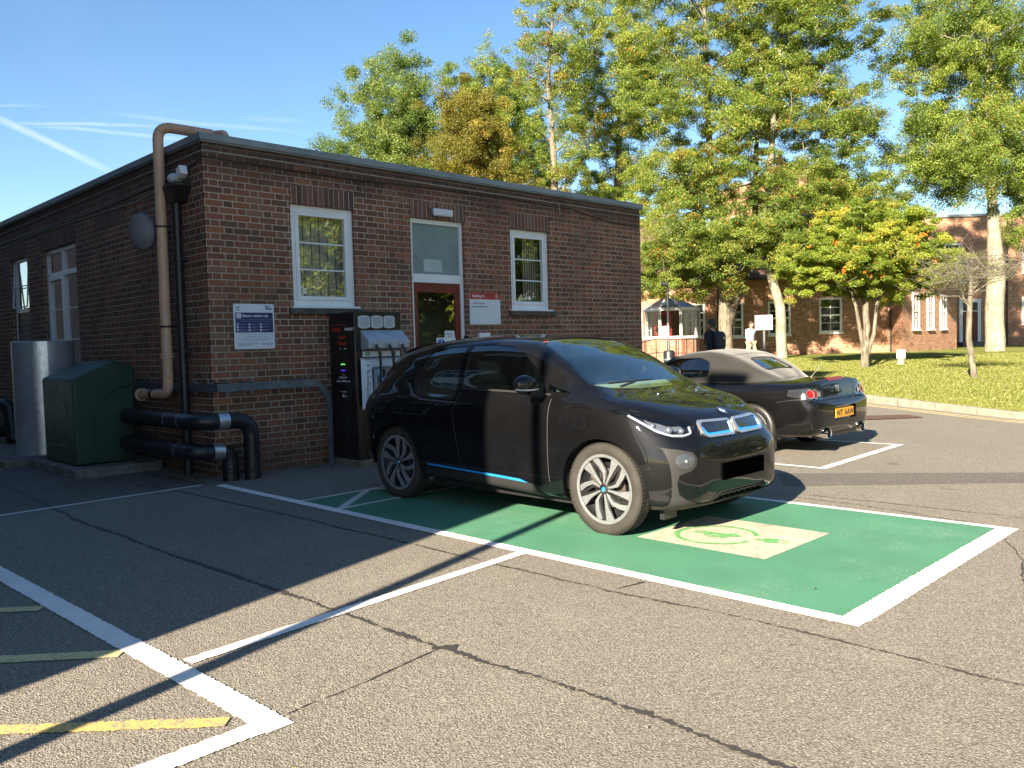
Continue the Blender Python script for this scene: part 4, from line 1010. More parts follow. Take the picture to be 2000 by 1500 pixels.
class Loft:
    def __init__(s, us, rings, cx, y0, nseg=5, du=.045, tens=.5):
        """us: station positions; rings: per station list of (v, z) half points from bottom centre to top centre"""
        R = np.array(rings, float)            # S x K x 2
        S, K, _ = R.shape
        uq = []
        for a, b in zip(us, us[1:]):
            n = max(3, int(round((b - a) / du))); uq += [a + (b - a) * i / n for i in range(n)]
        uq.append(us[-1]); s.uq = uq
        Q = pchip(us, R.reshape(S, K * 2), uq).reshape(len(uq), K, 2)
        # closed full ring
        mir = Q[:, 1:-1][:, ::-1] * np.array([-1, 1])
        full = np.concatenate([Q, mir], 1); KK = full.shape[1]
        pts = []
        for k in range(KK):
            p0, p1, p2, p3 = (full[:, (k + j) % KK] for j in (-1, 0, 1, 2))
            for i in range(nseg):
                t = i / nseg
                m1 = (p2 - p0) * tens; m2 = (p3 - p1) * tens
                pts.append(p1 * (2 * t**3 - 3 * t**2 + 1) + m1 * (t**3 - 2 * t**2 + t) + p2 * (-2 * t**3 + 3 * t**2) + m2 * (t**3 - t**2))
        P = np.stack(pts, 1)                  # U x N x 2
        U, N, _ = P.shape
        s.G = np.zeros((U, N, 3)); s.G[..., 0] = cx + P[..., 0]; s.G[..., 1] = y0 + np.array(uq)[:, None]; s.G[..., 2] = P[..., 1]
        s.U, s.N = U, N; s.cx, s.y0 = cx, y0
        du_ = np.gradient(s.G, axis=0); dn = (np.roll(s.G, -1, 1) - np.roll(s.G, 1, 1))
        n = np.cross(dn, du_); n /= np.maximum(np.linalg.norm(n, axis=2, keepdims=True), 1e-9)
        cen = s.G.mean(axis=1, keepdims=True)
        sg = np.sign(((s.G - cen) * n).sum()); n *= sg
        # ends: blend in the cap direction
        n[0] = n[0] * .75 + np.array([0, -.66, 0]); n[-1] = n[-1] * .75 + np.array([0, .66, 0])
        n /= np.linalg.norm(n, axis=2, keepdims=True); s.n = n
        me = s.solid(0); s.base = me
        s.bvh = BVHTree.FromPolygons([v.co[:] for v in me.vertices], [p.vertices[:] for p in me.polygons])
        s.vn = np.concatenate([n.reshape(-1, 3), [[0, -1, 0]], [[0, 1, 0]]])
        s.faces = [p.vertices[:] for p in me.polygons]; s.co = [v.co.copy() for v in me.vertices]
    def geom(s, off):
        v = (s.G + s.n * off); U, N = s.U, s.N
        f0 = v[0].mean(0) + np.array([0, -abs(off) * np.sign(off) * .3, 0]); f1 = v[-1].mean(0)
        vs = [tuple(p) for p in v.reshape(-1, 3)] + [tuple(f0), tuple(f1)]
        fs = []
        for j in range(U - 1):
            for i in range(N):
                i2 = (i + 1) % N; fs.append((j * N + i, (j + 1) * N + i, (j + 1) * N + i2, j * N + i2))
        for i in range(N):
            i2 = (i + 1) % N; fs.append((U * N, i, i2)); fs.append((U * N + 1, (U - 1) * N + i2, (U - 1) * N + i))
        return vs, fs
    def solid(s, off):
        vs, fs = s.geom(off); me = bpy.data.meshes.new('l'); me.from_pydata(vs, [], fs)
        bm = bmesh.new(); bm.from_mesh(me); bmesh.ops.recalc_face_normals(bm, faces=bm.faces); bm.to_mesh(me); bm.free(); me.update(); return me
    def shell(s, a, b):
        """closed skin between offset a and b (a < b)"""
        m1 = s.solid(b); m2 = s.solid(a); m2.flip_normals(); return join_meshes([m1, m2])
    def normal_at(s, p):
        loc, nr, idx, d = s.bvh.find_nearest(p)
        if idx is None: return None, 9
        f = s.faces[idx]
        ws = [1 / max((s.co[i] - loc).length, 1e-5) for i in f]; tot = sum(ws)
        n = Vector((0, 0, 0))
        from mathutils.interpolate import poly_3d_calc
        try:
            w = poly_3d_calc([s.co[i] for i in f], loc)
        except Exception:
            w = [q / tot for q in ws]
        for i, q in zip(f, w): n += Vector(s.vn[i]) * q
        return n.normalized(), d
    def fix_normals(s, me, maxd=.03):
        me.polygons.foreach_set('use_smooth', [True] * len(me.polygons))
        cache = {}; out = [None] * len(me.loops)
        for p in me.polygons:
            pn = p.normal
            for li in p.loop_indices:
                vi = me.loops[li].vertex_index
                if vi not in cache: cache[vi] = s.normal_at(me.vertices[vi].co)
                n, d = cache[vi]
                if n is not None and d < maxd and abs(pn.dot(n)) > .6: out[li] = n if pn.dot(n) > 0 else -n
                else: out[li] = pn.copy()
        me.normals_split_custom_set([tuple(v) for v in out])
    def pt(s, view, a, b, off=0.0, sgn=-1):
        """surface point seen from the front (a=v,b=z), side (a=u,b=z) or top (a=u,b=v)"""
        if view == 'front': o, d = Vector((s.cx + a, s.y0 - 3, b)), Vector((0, 1, 0))
        elif view == 'side': o, d = Vector((s.cx + sgn * 3, s.y0 + a, b)), Vector((-sgn, 0, 0))
        else: o, d = Vector((s.cx + b, s.y0 + a, 4)), Vector((0, 0, -1))
        h = s.bvh.ray_cast(o, d)
        if h[0] is None: return o + d * 3, -d
        n, _ = s.normal_at(h[0]); return h[0] + n * off, n
    def prism(s, view, poly, r0, r1):
        mb = MB()
        if view == 'front': mb.prism([(s.cx + a, s.y0 + r0, b) for a, b in poly], (0, r1 - r0, 0))
        elif view == 'side': mb.prism([(s.cx + r0, s.y0 + a, b) for a, b in poly], (r1 - r0, 0, 0))
        else: mb.prism([(s.cx + b, s.y0 + a, r0) for a, b in poly], (0, 0, r1 - r0))
        return mb.mesh()
    def local(s, view, poly, r0, r1, a, b, mg=.05):
        """open slab of the skin around an outline, closed by side walls"""
        q = np.array(poly); lo, hi = q.min(0) - mg, q.max(0) + mg; d0, d1 = min(r0, r1) - mg, max(r0, r1) + mg
        G = s.G - np.array([s.cx, s.y0, 0]); Vv, Uu, Zz = G[..., 0], G[..., 1], G[..., 2]
        A, Bq, Dp = {'front': (Vv, Zz, Uu), 'side': (Uu, Zz, Vv), 'top': (Uu, Vv, Zz)}[view]
        ins = (A > lo[0]) & (A < hi[0]) & (Bq > lo[1]) & (Bq < hi[1]) & (Dp > d0) & (Dp < d1)
        if view == 'top': ins &= s.n[..., 2] > -.2
        fs = []; N = s.N
        for j in range(s.U - 1):
            for i in range(N):
                i2 = (i + 1) % N
                if ins[j, i] or ins[j + 1, i] or ins[j + 1, i2] or ins[j, i2]: fs.append((j * N + i, (j + 1) * N + i, (j + 1) * N + i2, j * N + i2))
        cap = view == 'front' and d0 < .02
        Pn = s.G.reshape(-1, 3); nn = s.n.reshape(-1, 3); extra = []
        if cap:
            c0 = len(Pn); Pn = np.vstack([Pn, s.G[0].mean(0)]); nn = np.vstack([nn, [0, -1, 0]])
            fs += [(c0, i, (i + 1) % N) for i in range(N)]
        used = sorted({v for f in fs for v in f}); idx = {v: k for k, v in enumerate(used)}; n = len(used)
        top = Pn[used] + nn[used] * b; bot = Pn[used] + nn[used] * a
        edges = {}
        for f in fs:
            for k in range(len(f)):
                e = (f[k], f[(k + 1) % len(f)]); edges[e] = edges.get(e, 0) + 1
        F = [tuple(idx[v] for v in f) for f in fs] + [tuple(idx[v] + n for v in f[::-1]) for f in fs]
        F += [(idx[e[1]], idx[e[0]], idx[e[0]] + n, idx[e[1]] + n) for e in edges if (e[1], e[0]) not in edges]
        me = bpy.data.meshes.new('l'); me.from_pydata([tuple(v) for v in top] + [tuple(v) for v in bot], [], F)
        bm = bmesh.new(); bm.from_mesh(me); bmesh.ops.remove_doubles(bm, verts=bm.verts, dist=1e-6); bmesh.ops.recalc_face_normals(bm, faces=bm.faces); bm.to_mesh(me); bm.free(); me.update()
        return me
    def patch(s, name, view, poly, r0, r1, a, b, mat, parent, holes=()):
        me = bool_mesh(s.local(view, poly, r0, r1, a, b), s.prism(view, poly, r0, r1), 'INTERSECT')
        for h in holes: me = bool_mesh(me, h, 'DIFFERENCE')
        if len(me.polygons) == 0: print('EMPTY PATCH', name)
        s.fix_normals(me); me.materials.clear()
        return link_mesh(name, me, mat, parent)

def mirror_poly(half): return list(half) + [(a, -b) for a, b in reversed(half) if abs(b) > 1e-6]
def mirror_v(half): return list(half) + [(-a, b) for a, b in reversed(half) if abs(a) > 1e-6]
def smooth_poly(p, n=4):
    p = [Vector(q) for q in p]; out = []; N = len(p)
    for k in range(N):
        p0, p1, p2, p3 = p[k - 1], p[k], p[(k + 1) % N], p[(k + 2) % N]
        for i in range(n):
            t = i / n; out.append(tuple(.5 * ((2 * p1) + (p2 - p0) * t + (2 * p0 - 5 * p1 + 4 * p2 - p3) * t * t + (3 * p1 - p0 - 3 * p2 + p3) * t ** 3)))
    return out
def round_poly(p, r, n=4):
    p = [Vector(q) for q in p]; out = []; N = len(p)
    for k in range(N):
        a = p[k - 1] - p[k]; b = p[(k + 1) % N] - p[k]; rr = min(r, a.length * .45, b.length * .45)
        q0 = p[k] + a.normalized() * rr; q1 = p[k] + b.normalized() * rr
        for i in range(n + 1):
            t = i / n; out.append(tuple(q0 * (1 - t) ** 2 + p[k] * 2 * t * (1 - t) + q1 * t * t))
    return out
def grow(poly, d):
    p = [Vector(q) for q in poly]; A = sum(p[i - 1].cross(p[i]) for i in range(len(p)))
    out = []
    for i in range(len(p)):
        e1 = (p[i] - p[i - 1]); e2 = (p[(i + 1) % len(p)] - p[i])
        if e1.length < 1e-9 or e2.length < 1e-9: out.append(tuple(p[i])); continue
        n1 = Vector((e1.y, -e1.x)).normalized(); n2 = Vector((e2.y, -e2.x)).normalized(); n = (n1 + n2)
        n = n / max(n.length_squared / 2, .25)
        out.append(tuple(p[i] + n * d * (1 if A > 0 else -1)))
    return out

# car paint
t = NT('black_metallic_paint')
spk = t.sstep(t.noise(330, 2, .7), .72, .77)     # dust and dried drops
film = t.sstep(t.noise(3.5, 5, .6), .4, .75)
c = t.mix(t.mul(film, .5), (.0030, .0031, .0036), (.006, .006, .007))
c = t.mix(t.mul(spk, .30), c, (.20, .20, .21))
pb_ = t.bsdf(c, .5, 0, None, spec=.04, coat=1.0, coat_rough=t.addm(t.mul(t.noise(5, 4), .02), .004)); pb_.node.inputs['Coat IOR'].default_value = 1.42; M['paint_black'] = t.done(pb_)
M['satin_grey'] = simple('satin_grey_trim', (.019, .019, .019), .65, 0, .06, spec=.3)
M['silver_frame'] = simple('silver_grille_frame', (.52, .55, .60), .28, .85, .04)
M['highlight_trim'] = simple('satin_highlight_trim', (.10, .11, .13), .3, .5, .05)  # lighter tone stands in for the shoulder highlight
M['dark_grey_trim'] = simple('dark_grey_trim', (.05, .05, .052), .5, .1, .08)
M['blue_trim'] = simple('bright_blue_trim', (.02, .22, .62), .35, 0, .04)
t = NT('tyre_rubber')
M['rubber'] = t.done(t.bsdf(t.mix(t.sstep(t.noise(7, 5), .3, .75), (.020, .018, .015), (.034, .030, .025)), .85, 0, t.bump(t.noise(90, 3), .2, .003)))
M['tread'] = simple('tyre_tread', (.020, .018, .016), .9, 0, .3, 20)
M['rim_silver'] = simple('machined_alloy', (.38, .40, .42), .30, .7, .08, 12)
M['rim_dark'] = simple('dark_wheel_barrel', (.012, .012, .013), .45, 0, .2)
M['disc'] = simple('brake_disc', (.20, .17, .14), .4, .7, .2, 20)
M['seat'] = simple('light_seat_cloth', (.30, .30, .27), .85, 0, .1)
M['dash_light'] = simple('pale_dashboard', (.42, .46, .40), .7, 0, .08)
M['screen_black'] = simple('gloss_black_trim', (.008, .008, .009), .12, 0, .1, coat=1.0)
M['lamp_silver'] = simple('lamp_reflector', (.42, .44, .46), .16, .7, .1, 20)
M['lamp_white'] = simple('lamp_light_guide', (.42, .44, .46), .3, 0, .05)
M['emblem_blue'] = simple('emblem_blue', (.03, .20, .55), .3, 0, .03); M['emblem_white'] = simple('emblem_white', (.75, .77, .8), .3, 0, .03)

def emblem(parent, p, n, r):
    """round badge with blue and white quarters in a silver ring"""
    n = Vector(n).normalized(); x = Vector((1, 0, 0)); x = (x - n * x.dot(n)).normalized(); y = n.cross(x)
    def disc(r0, r1, h, a0, a1, k=20):
        mb = MB(); vs = []
        for i in range(k + 1):
            a = a0 + (a1 - a0) * i / k; e = x * math.cos(a) + y * math.sin(a); vs += [p + e * r0 + n * h, p + e * r1 + n * h]
        mb.add(vs, [(2 * i, 2 * i + 1, 2 * i + 3, 2 * i + 2) for i in range(k)]); return mb
    b = disc(0.0001, r, .003, 0, 2 * PI, 36).build('badge', M['screen_black'], parent, merge=False)
    disc(r * .93, r, .0055, 0, 2 * PI, 36).build('badge_ring', M['rim_silver'], b, merge=False); disc(r * .55, r * .62, .0055, 0, 2 * PI, 36).build('badge_ring', M['rim_silver'], b, merge=False)
    for k in range(4): disc(0.0001, r * .56, .0050, k * PI / 2, (k + 1) * PI / 2, 8).build('badge_quarter', M['emblem_blue'] if k % 2 == 0 else M['emblem_white'], b, merge=False)

def make_wheel(parent, c, sgn, R=.35, W=.155, rr=.262, spokes='blade', seed=0, rot=0, rim_mat=None, tyre='rubber'):
    """wheel around X axis; sgn=-1 faces -X"""
    c = Vector(c); rim_mat = rim_mat or M['rim_silver']
    mb = MB(); h = W / 2
    def X(a): return sgn * a
    prof = [(rr - .004, -h * .82), (rr + .010, -h * .92), (rr + .04, -h), (R - .045, -h), (R - .018, -h * .93), (R - .006, -h * .80), (R, -h * .6), (R + .001, 0), (R, h * .6), (R - .006, h * .80), (R - .018, h * .93), (R - .045, h), (rr + .04, h), (rr + .010, h * .92), (rr - .004, h * .82), (rr - .004, -h * .82)]
    mb.lathe([(r_, X(x_)) for r_, x_ in prof], c, 'X', 72)
    ty = mb.build('wheel', M[tyre], parent, smooth=True, angle=50)
    mb = MB()
    for k in range(72):
        a = 2 * PI * k / 72
        for x_ in (-h * .45, h * .45):
            e = Vector((0, math.cos(a), math.sin(a))); tt = Vector((0, -math.sin(a), math.cos(a)))
            mb.obox(c + e * (R + .0015) + Vector((x_, 0, 0)), (h * .32, 0, 0), tt * .0105, e * .003)
    mb.build('tread', M['tread'], ty)
    mb = MB(); mb.lathe([(rr - .02, X(h * .80)), (rr + .004, X(h * .80)), (rr + .006, X(h * .88)), (rr - .004, X(h * .90)), (rr - .016, X(h * .84))], c, 'X', 72)
    rim = mb.build('rim', rim_mat, ty, smooth=True, angle=50)
    mb = MB(); mb.lathe([(rr - .012, X(h * .84)), (rr - .03, X(-h * .5)), (rr - .05, X(-h * .6)), (.02, X(-h * .62))], c, 'X', 48); mb.build('barrel', M['rim_dark'], rim, smooth=True, angle=60)
    mb = MB(); mb.lathe([(.06, X(-h * .1)), (.15, X(-h * .1)), (.15, X(-h * .25)), (.06, X(-h * .25))], c, 'X', 40); mb.obox(c + Vector((X(-.01), .09, .09)), (.03, 0, 0), (0, .05, -.04), (0, .025, .03)); mb.build('brake_disc', M['disc'], rim)
    def blade(mb, pl, ws, x0, x1):
        """polyline in the wheel plane with widths, extruded along the axle"""
        p = [Vector(q) for q in pl]; L_, R_ = [], []
        for i, q in enumerate(p):
            tdir = (p[min(i + 1, len(p) - 1)] - p[max(i - 1, 0)]).normalized(); nn = Vector((-tdir.y, tdir.x))
            L_.append(q + nn * ws[i] / 2); R_.append(q - nn * ws[i] / 2)
        for i in range(len(p) - 1):
            bulge = lambda q: X(x1 - (q.length / rr) ** 2 * .012)
            quad = [L_[i], R_[i], L_[i + 1], R_[i + 1]]
            mb.hexa([c + Vector((X(x0), q.x, q.y)) for q in quad] + [c + Vector((bulge(q), q.x, q.y)) for q in quad])
    def pol(r_, a): return (r_ * math.cos(-a), r_ * math.sin(-a))
    face = MB(); dark = MB()
    if spokes == 'blade':
        for k in range(5):
            a = rot + k * 2 * PI / 5
            e_ = rr - .012
            blade(face, [pol(.040, a), pol(.09, a + .01), pol(.155, a + .02), pol(e_, a + .06)], [.014, .018, .032, .078], .036, .066)
            blade(face, [pol(.040, a + .52), pol(.085, a + .46), pol(.125, a + .49), pol(.185, a + .72), pol(e_, a + .90)], [.012, .020, .030, .038, .050], .034, .064)
            blade(dark, [pol(.05, a - .10), pol(.12, a - .12), pol(e_, a - .16)], [.016, .02, .026], .02, .055)
            blade(dark, [pol(.05, a + .70), pol(.12, a + .74), pol(e_, a + 1.06)], [.014, .018, .024], .02, .052)
    else:
        for k in range(5):
            a = rot + k * 2 * PI / 5; blade(face, [pol(.04, a), pol(.12, a), pol(rr - .01, a)], [.05, .045, .07], .02, .06)
    face.build('spokes', rim_mat, rim, bevel=.002); 
    if dark.v: dark.build('dark_spokes', M['rim_dark'], rim)
    mb = MB(); mb.lathe([(0, X(.068)), (.030, X(.068)), (.052, X(.060)), (.060, X(.03))], c, 'X', 30)
    for k in range(5):
        a = rot + k * 2 * PI / 5 + .3; p = c + Vector((X(.045), *pol(.062, a))); mb.cyl(p, p + Vector((X(.012), 0, 0)), .009, n=8)
    hub = mb.build('hub', rim_mat if spokes != 'blade' else M['rim_dark'], rim, smooth=True)
    mb = MB(); mb.lathe([(0, X(.0705)), (.017, X(.0705)), (.0171, X(.069))], c, 'X', 20); mb.build('centre_cap', M['emblem_blue'], rim)
    mb = MB(); mb.lathe([(.018, X(.071)), (.026, X(.070)), (.027, X(.068)), (.018, X(.068))], c, 'X', 24); mb.build('cap_ring', M['chrome'], rim)
    return ty

LATE = []
# ================================================================== black electric hatchback
CX, CY0 = 5.75, 3.30
us = [0, 0.03, 0.07, 0.13, 0.2, 0.32, 0.5, 0.72, 0.86, 1.0, 1.3, 1.7, 2.15, 2.7, 3.25, 3.55, 3.8, 3.93, 3.995]
zb = [0.36, 0.28, 0.245, 0.225, 0.21, 0.205, 0.2, 0.2, 0.2, 0.2, 0.2, 0.21, 0.22, 0.22, 0.23, 0.25, 0.29, 0.34, 0.43]
wb = [0.34, 0.5, 0.58, 0.65, 0.7, 0.745, 0.775, 0.79, 0.79, 0.79, 0.79, 0.79, 0.79, 0.79, 0.79, 0.75, 0.68, 0.6, 0.45]
p3 = [(0.4, 0.42), (0.545, 0.38), (0.62, 0.36), (0.695, 0.35), (0.745, 0.35), (0.8, 0.35), (0.848, 0.35), (0.865, 0.35), (0.865, 0.35), (0.862, 0.35), (0.858, 0.35), (0.856, 0.35), (0.858, 0.35), (0.865, 0.35), (0.88, 0.35), (0.86, 0.36), (0.79, 0.39), (0.7, 0.42), (0.5, 0.48)]
p4 = [(0.41, 0.53), (0.555, 0.55), (0.63, 0.565), (0.705, 0.575), (0.755, 0.585), (0.812, 0.595), (0.862, 0.6), (0.885, 0.6), (0.885, 0.6), (0.883, 0.6), (0.878, 0.6), (0.876, 0.6), (0.878, 0.61), (0.886, 0.62), (0.888, 0.63), (0.875, 0.64), (0.81, 0.64), (0.72, 0.65), (0.52, 0.62)]
p5 = [(0.4, 0.58), (0.53, 0.635), (0.6, 0.665), (0.655, 0.7), (0.705, 0.745), (0.765, 0.8), (0.83, 0.86), (0.862, 0.89), (0.866, 0.9), (0.868, 0.905), (0.862, 0.91), (0.858, 0.915), (0.858, 0.92), (0.868, 0.92), (0.872, 0.92), (0.855, 0.92), (0.8, 0.9), (0.71, 0.87), (0.49, 0.76)]
p6 = [(0.355, 0.6), (0.47, 0.66), (0.53, 0.705), (0.575, 0.76), (0.625, 0.815), (0.7, 0.875), (0.782, 0.945), (0.795, 1.005), (0.8, 1.03), (0.8, 1.045), (0.798, 1.055), (0.795, 1.06), (0.793, 1.065), (0.79, 1.08), (0.785, 1.1), (0.765, 1.09), (0.71, 1.03), (0.63, 0.97), (0.43, 0.81)]
p7 = [(0.3, 0.61), (0.4, 0.672), (0.455, 0.73), (0.5, 0.8), (0.54, 0.86), (0.61, 0.925), (0.69, 0.985), (0.71, 1.038), (0.722, 1.075), (0.735, 1.115), (0.742, 1.21), (0.735, 1.26), (0.73, 1.275), (0.73, 1.28), (0.7, 1.27), (0.66, 1.22), (0.6, 1.12), (0.53, 1.03), (0.37, 0.835)]
p8 = [(0.23, 0.617), (0.31, 0.681), (0.355, 0.745), (0.4, 0.828), (0.43, 0.888), (0.49, 0.943), (0.56, 1.005), (0.6, 1.052), (0.625, 1.1), (0.655, 1.165), (0.66, 1.325), (0.635, 1.458), (0.625, 1.482), (0.62, 1.472), (0.595, 1.425), (0.56, 1.355), (0.505, 1.22), (0.44, 1.08), (0.3, 0.85)]
p9 = [(0.12, 0.622), (0.17, 0.688), (0.2, 0.752), (0.22, 0.855), (0.24, 0.908), (0.28, 0.955), (0.32, 1.012), (0.36, 1.063), (0.38, 1.105), (0.4, 1.18), (0.4, 1.36), (0.38, 1.51), (0.36, 1.545), (0.36, 1.537), (0.35, 1.49), (0.33, 1.425), (0.28, 1.28), (0.24, 1.11), (0.16, 0.86)]
p10 = [(0, 0.624), (0, 0.69), (0, 0.755), (0, 0.865), (0, 0.915), (0, 0.96), (0, 1.015), (0, 1.067), (0, 1.108), (0, 1.188), (0, 1.372), (0, 1.523), (0, 1.557), (0, 1.55), (0, 1.503), (0, 1.44), (0, 1.295), (0, 1.12), (0, 0.865)]
rings = [[(0, zb[i]), (wb[i] * .6, zb[i]), (wb[i], zb[i] + .03), p3[i], p4[i], p5[i], p6[i], p7[i], p8[i], p9[i], p10[i]] for i in range(len(us))]
B = Loft(us, rings, CX, CY0, 6, .04)
car = thing('parked_car', 'small black electric hatchback with blue trimmed twin grille, parked on the green bay', 'car', (CX, CY0 + 2, 0))
WF, WR, WZ = .70, 3.27, .35
# outlines
screen_p = mirror_poly([(.785, 0), (.80, .30), (.85, .53), (.945, .680), (1.20, .605), (1.45, .548), (1.655, .495), (1.645, .30), (1.64, 0)])
fglass = round_poly([(1.335, 1.075), (1.335, 1.135), (1.47, 1.27), (1.63, 1.385), (1.82, 1.452), (2.05, 1.47), (2.33, 1.470), (2.345, 1.095), (1.75, 1.085)], .02, 2)
qglass = [(1.06, 1.072), (1.295, 1.075), (1.295, 1.118), (1.22, 1.105)]
qglass = [(1.03, 1.070), (1.295, 1.078), (1.295, 1.150), (1.20, 1.105)]
rglass = round_poly([(2.40, 1.462), (2.415, .985), (2.85, 1.005), (2.98, 1.04), (3.06, 1.13), (3.03, 1.22), (2.95, 1.34), (2.86, 1.42), (2.65, 1.455)], .02, 2)
body = B.shell(-.028, 0)
def cut(me, view, poly, r0, r1): return bool_mesh(me, B.prism(view, poly, r0, r1), 'DIFFERENCE')
def circ(cu, cz, r, n=48): return [(cu + r * math.cos(2 * PI * k / n), cz + r * math.sin(2 * PI * k / n)) for k in range(n)]
for u_ in (WF, WR):
    arch = [(u_ + .385 * math.cos(a), WZ + .385 * math.sin(a)) for a in np.linspace(-.05, PI + .05, 40)] + [(u_ - .40, .1), (u_ + .40, .1)]
    for sg in (-1, 1): body = cut(body, 'side', arch, sg * 1.0, sg * .50)
body = cut(body, 'top', screen_p, .9, 1.8)
for gp in (fglass, qglass, rglass): body = cut(body, 'side', gp, -1.1, 1.1)
hl = round_poly([(.556, .752), (.498, .765), (.464, .80), (.466, .843), (.56, .864), (.66, .882), (.725, .904), (.775, .928), (.832, .957), (.800, .89), (.762, .82), (.732, .786), (.66, .757)], .016, 3)
kid = round_poly([(.030, .735), (.022, .856), (.385, .864), (.420, .835), (.424, .765), (.392, .740)], .03, 4)
bon = mirror_poly([(.118, 0), (.128, .30), (.155, .43), (.255, .62), (.37, .705), (.50, .765), (.70, .770), (.89, .71), (.825, .52), (.785, .30), (.765, 0)])
fdoor = round_poly([(1.235, .34), (1.235, 1.03), (1.33, 1.045), (1.75, 1.062), (2.35, 1.072), (2.375, .98), (2.395, .86), (2.33, .60), (2.27, .34)], .025, 3)
rdoor = round_poly([(2.285, .34), (2.345, .60), (2.41, .86), (2.40, .962), (2.85, .982), (2.96, 1.00), (2.99, .90), (2.90, .74), (2.845, .52), (2.82, .34)], .03, 3)
flap = round_poly([(.80, .965), (.995, .962), (.975, .80), (.86, .775), (.80, .81)], .03, 3)
# holes for lamps and panel parts
for sg in (-1, 1):
    body = bool_mesh(body, B.prism('front', [(sg * a, b) for a, b in hl], -.1, .9), 'DIFFERENCE')
    for dp_ in (fdoor, rdoor): body = bool_mesh(body, B.prism('side', grow(dp_, .004), sg * 1.1, sg * .3), 'DIFFERENCE')
body = bool_mesh(body, B.prism('top', grow(bon, .004), .6, 1.3), 'DIFFERENCE')
body = bool_mesh(body, B.prism('side', grow(flap, .003), -1.1, -.3), 'DIFFERENCE')
lowint = round_poly([(-.42, .274), (-.33, .338), (.33, .338), (.42, .274), (.38, .266), (-.38, .266)], .010, 2)
body = bool_mesh(body, B.prism('front', lowint, -.1, .3), 'DIFFERENCE')
B.fix_normals(body); body.materials.clear(); bo = link_mesh('body', body, M['paint_black'], car)
B.patch('bonnet', 'top', bon, .6, 1.3, -.026, 0, M['paint_black'], car)
for sg in (-1, 1):
    for dp_ in (fdoor, rdoor):
        d_ = B.patch('door', 'side', dp_, sg * 1.1, sg * .3, -.026, 0, M['paint_black'], car)
        hu, hz = (2.24, .945) if dp_ is fdoor else (2.52, .93)
        mb = MB(); pts = []
        for k in range(9):
            uu = hu - .10 + .20 * k / 8; p, n = B.pt('side', uu, hz - .02 * (uu - hu), .026 * math.sin(PI * k / 8) + .002, sg); pts.append(p)
        mb.tube(pts, .012, 8); mb.build('door_handle', M['paint_black'], d_, smooth=True)
B.patch('charging_flap', 'side', flap, -1.1, -.3, -.026, 0, M['paint_black'], car)
B.patch('windscreen', 'top', grow(screen_p, -.003), .9, 1.8, -.012, -.006, M['car_screen'], car)
for sg in (-1, 1):
    for gp, m_ in ((fglass, 'car_glass'), (qglass, 'car_glass'), (rglass, 'car_glass')):
        B.patch('side_window', 'side', grow(gp, -.001), sg * 1.1, sg * .2, -.010, -.005, M[m_], car)
    # satin belt strip under the glass
    B.patch('belt_strip', 'side', [(1.25, 1.050), (1.25, 1.062), (1.75, 1.080), (2.34, 1.092), (2.34, 1.078), (1.75, 1.066)], sg * 1.1, sg * .3, .0005, .004, M['satin_grey'], car)
    B.patch('shoulder_highlight_strip', 'side', [(2.36, .955), (2.36, .967), (2.85, .988), (3.0, 1.03), (3.11, 1.13), (3.13, 1.12), (3.02, 1.012), (2.86, .972)], sg * 1.1, sg * .3, .0005, .004, M['highlight_trim'], car)  # strip lightened to imitate the highlight along the shoulder
    B.patch('sill_trim', 'side', [(1.28, .19), (1.42, .32), (1.56, .345), (2.78, .345), (2.84, .24), (2.7, .18)], sg * 1.1, sg * .3, .001, .006, M['satin_grey'], car)
    B.patch('blue_strip', 'side', [(1.48, .328), (1.56, .352), (1.80, .362), (2.74, .392), (2.74, .376), (1.80, .342)], sg * 1.1, sg * .3, .006, .012, M['blue_trim'], car)
    B.patch('mirror_triangle', 'side', [(1.30, 1.07), (1.33, 1.07), (1.33, 1.14), (1.30, 1.12)], sg * 1.1, sg * .3, .0005, .003, M['screen_black'], car)
# headlamps
for sg in (-1, 1):
    q = [(sg * a, b) for a, b in hl]
    lens = B.patch('headlight', 'front', grow(q, -.0015), -.1, .9, -.004, 0, M['lens'], car)
    B.patch('bezel', 'front', grow(q, .012), -.1, .9, -.062, -.055, M['black_plastic'], lens)
    mb = MB(); pth = [(.795, .925), (.765, .865), (.728, .808), (.66, .776), (.57, .772), (.505, .785), (.487, .83)]
    pts = [B.pt('front', sg * a, b, -.018)[0] for a, b in pth]; mb.tube(bend(pts, .02, 4), .0095, 8); mb.build('light_guide', M['lamp_white'], lens, smooth=True)
    for (a_, b_, r_) in ((.640, .826, .032), (.715, .862, .025), (.555, .815, .024)):
        p, n = B.pt('front', sg * a_, b_, -.040); mb = MB(); mb.sphere(p, r_, 20, 12); mb.build('projector', M['lamp_silver'], lens, smooth=True)
    B.patch('reflector', 'front', [(sg * a, b) for a, b in ((.51, .80), (.50, .84), (.60, .855), (.70, .878), (.70, .80), (.62, .785))], -.1, .9, -.052, -.048, M['lamp_silver'], lens)
# twin grille
for sg in (-1, 1):
    q = [(sg * a, b) for a, b in kid]
    f_ = B.patch('grille', 'front', q, -.1, .5, .0, .017, M['silver_frame'], car, holes=[B.prism('front', grow(q, -.016), -.2, .6)])
    inner = [(sg * a, b) for a, b in round_poly([(.070, .772), (.060, .838), (.362, .846), (.388, .826), (.365, .776), (.35, .770)], .02, 3)]
    B.patch('blue_surround', 'front', grow(q, -.015), -.1, .5, .001, .007, M['blue_trim'], f_)
    B.patch('grille_panel', 'front', inner, -.1, .5, .007, .0105, M['screen_black'], f_)
p, n = B.pt('top', .178, 0, .001); emblem(car, p, n, .043)
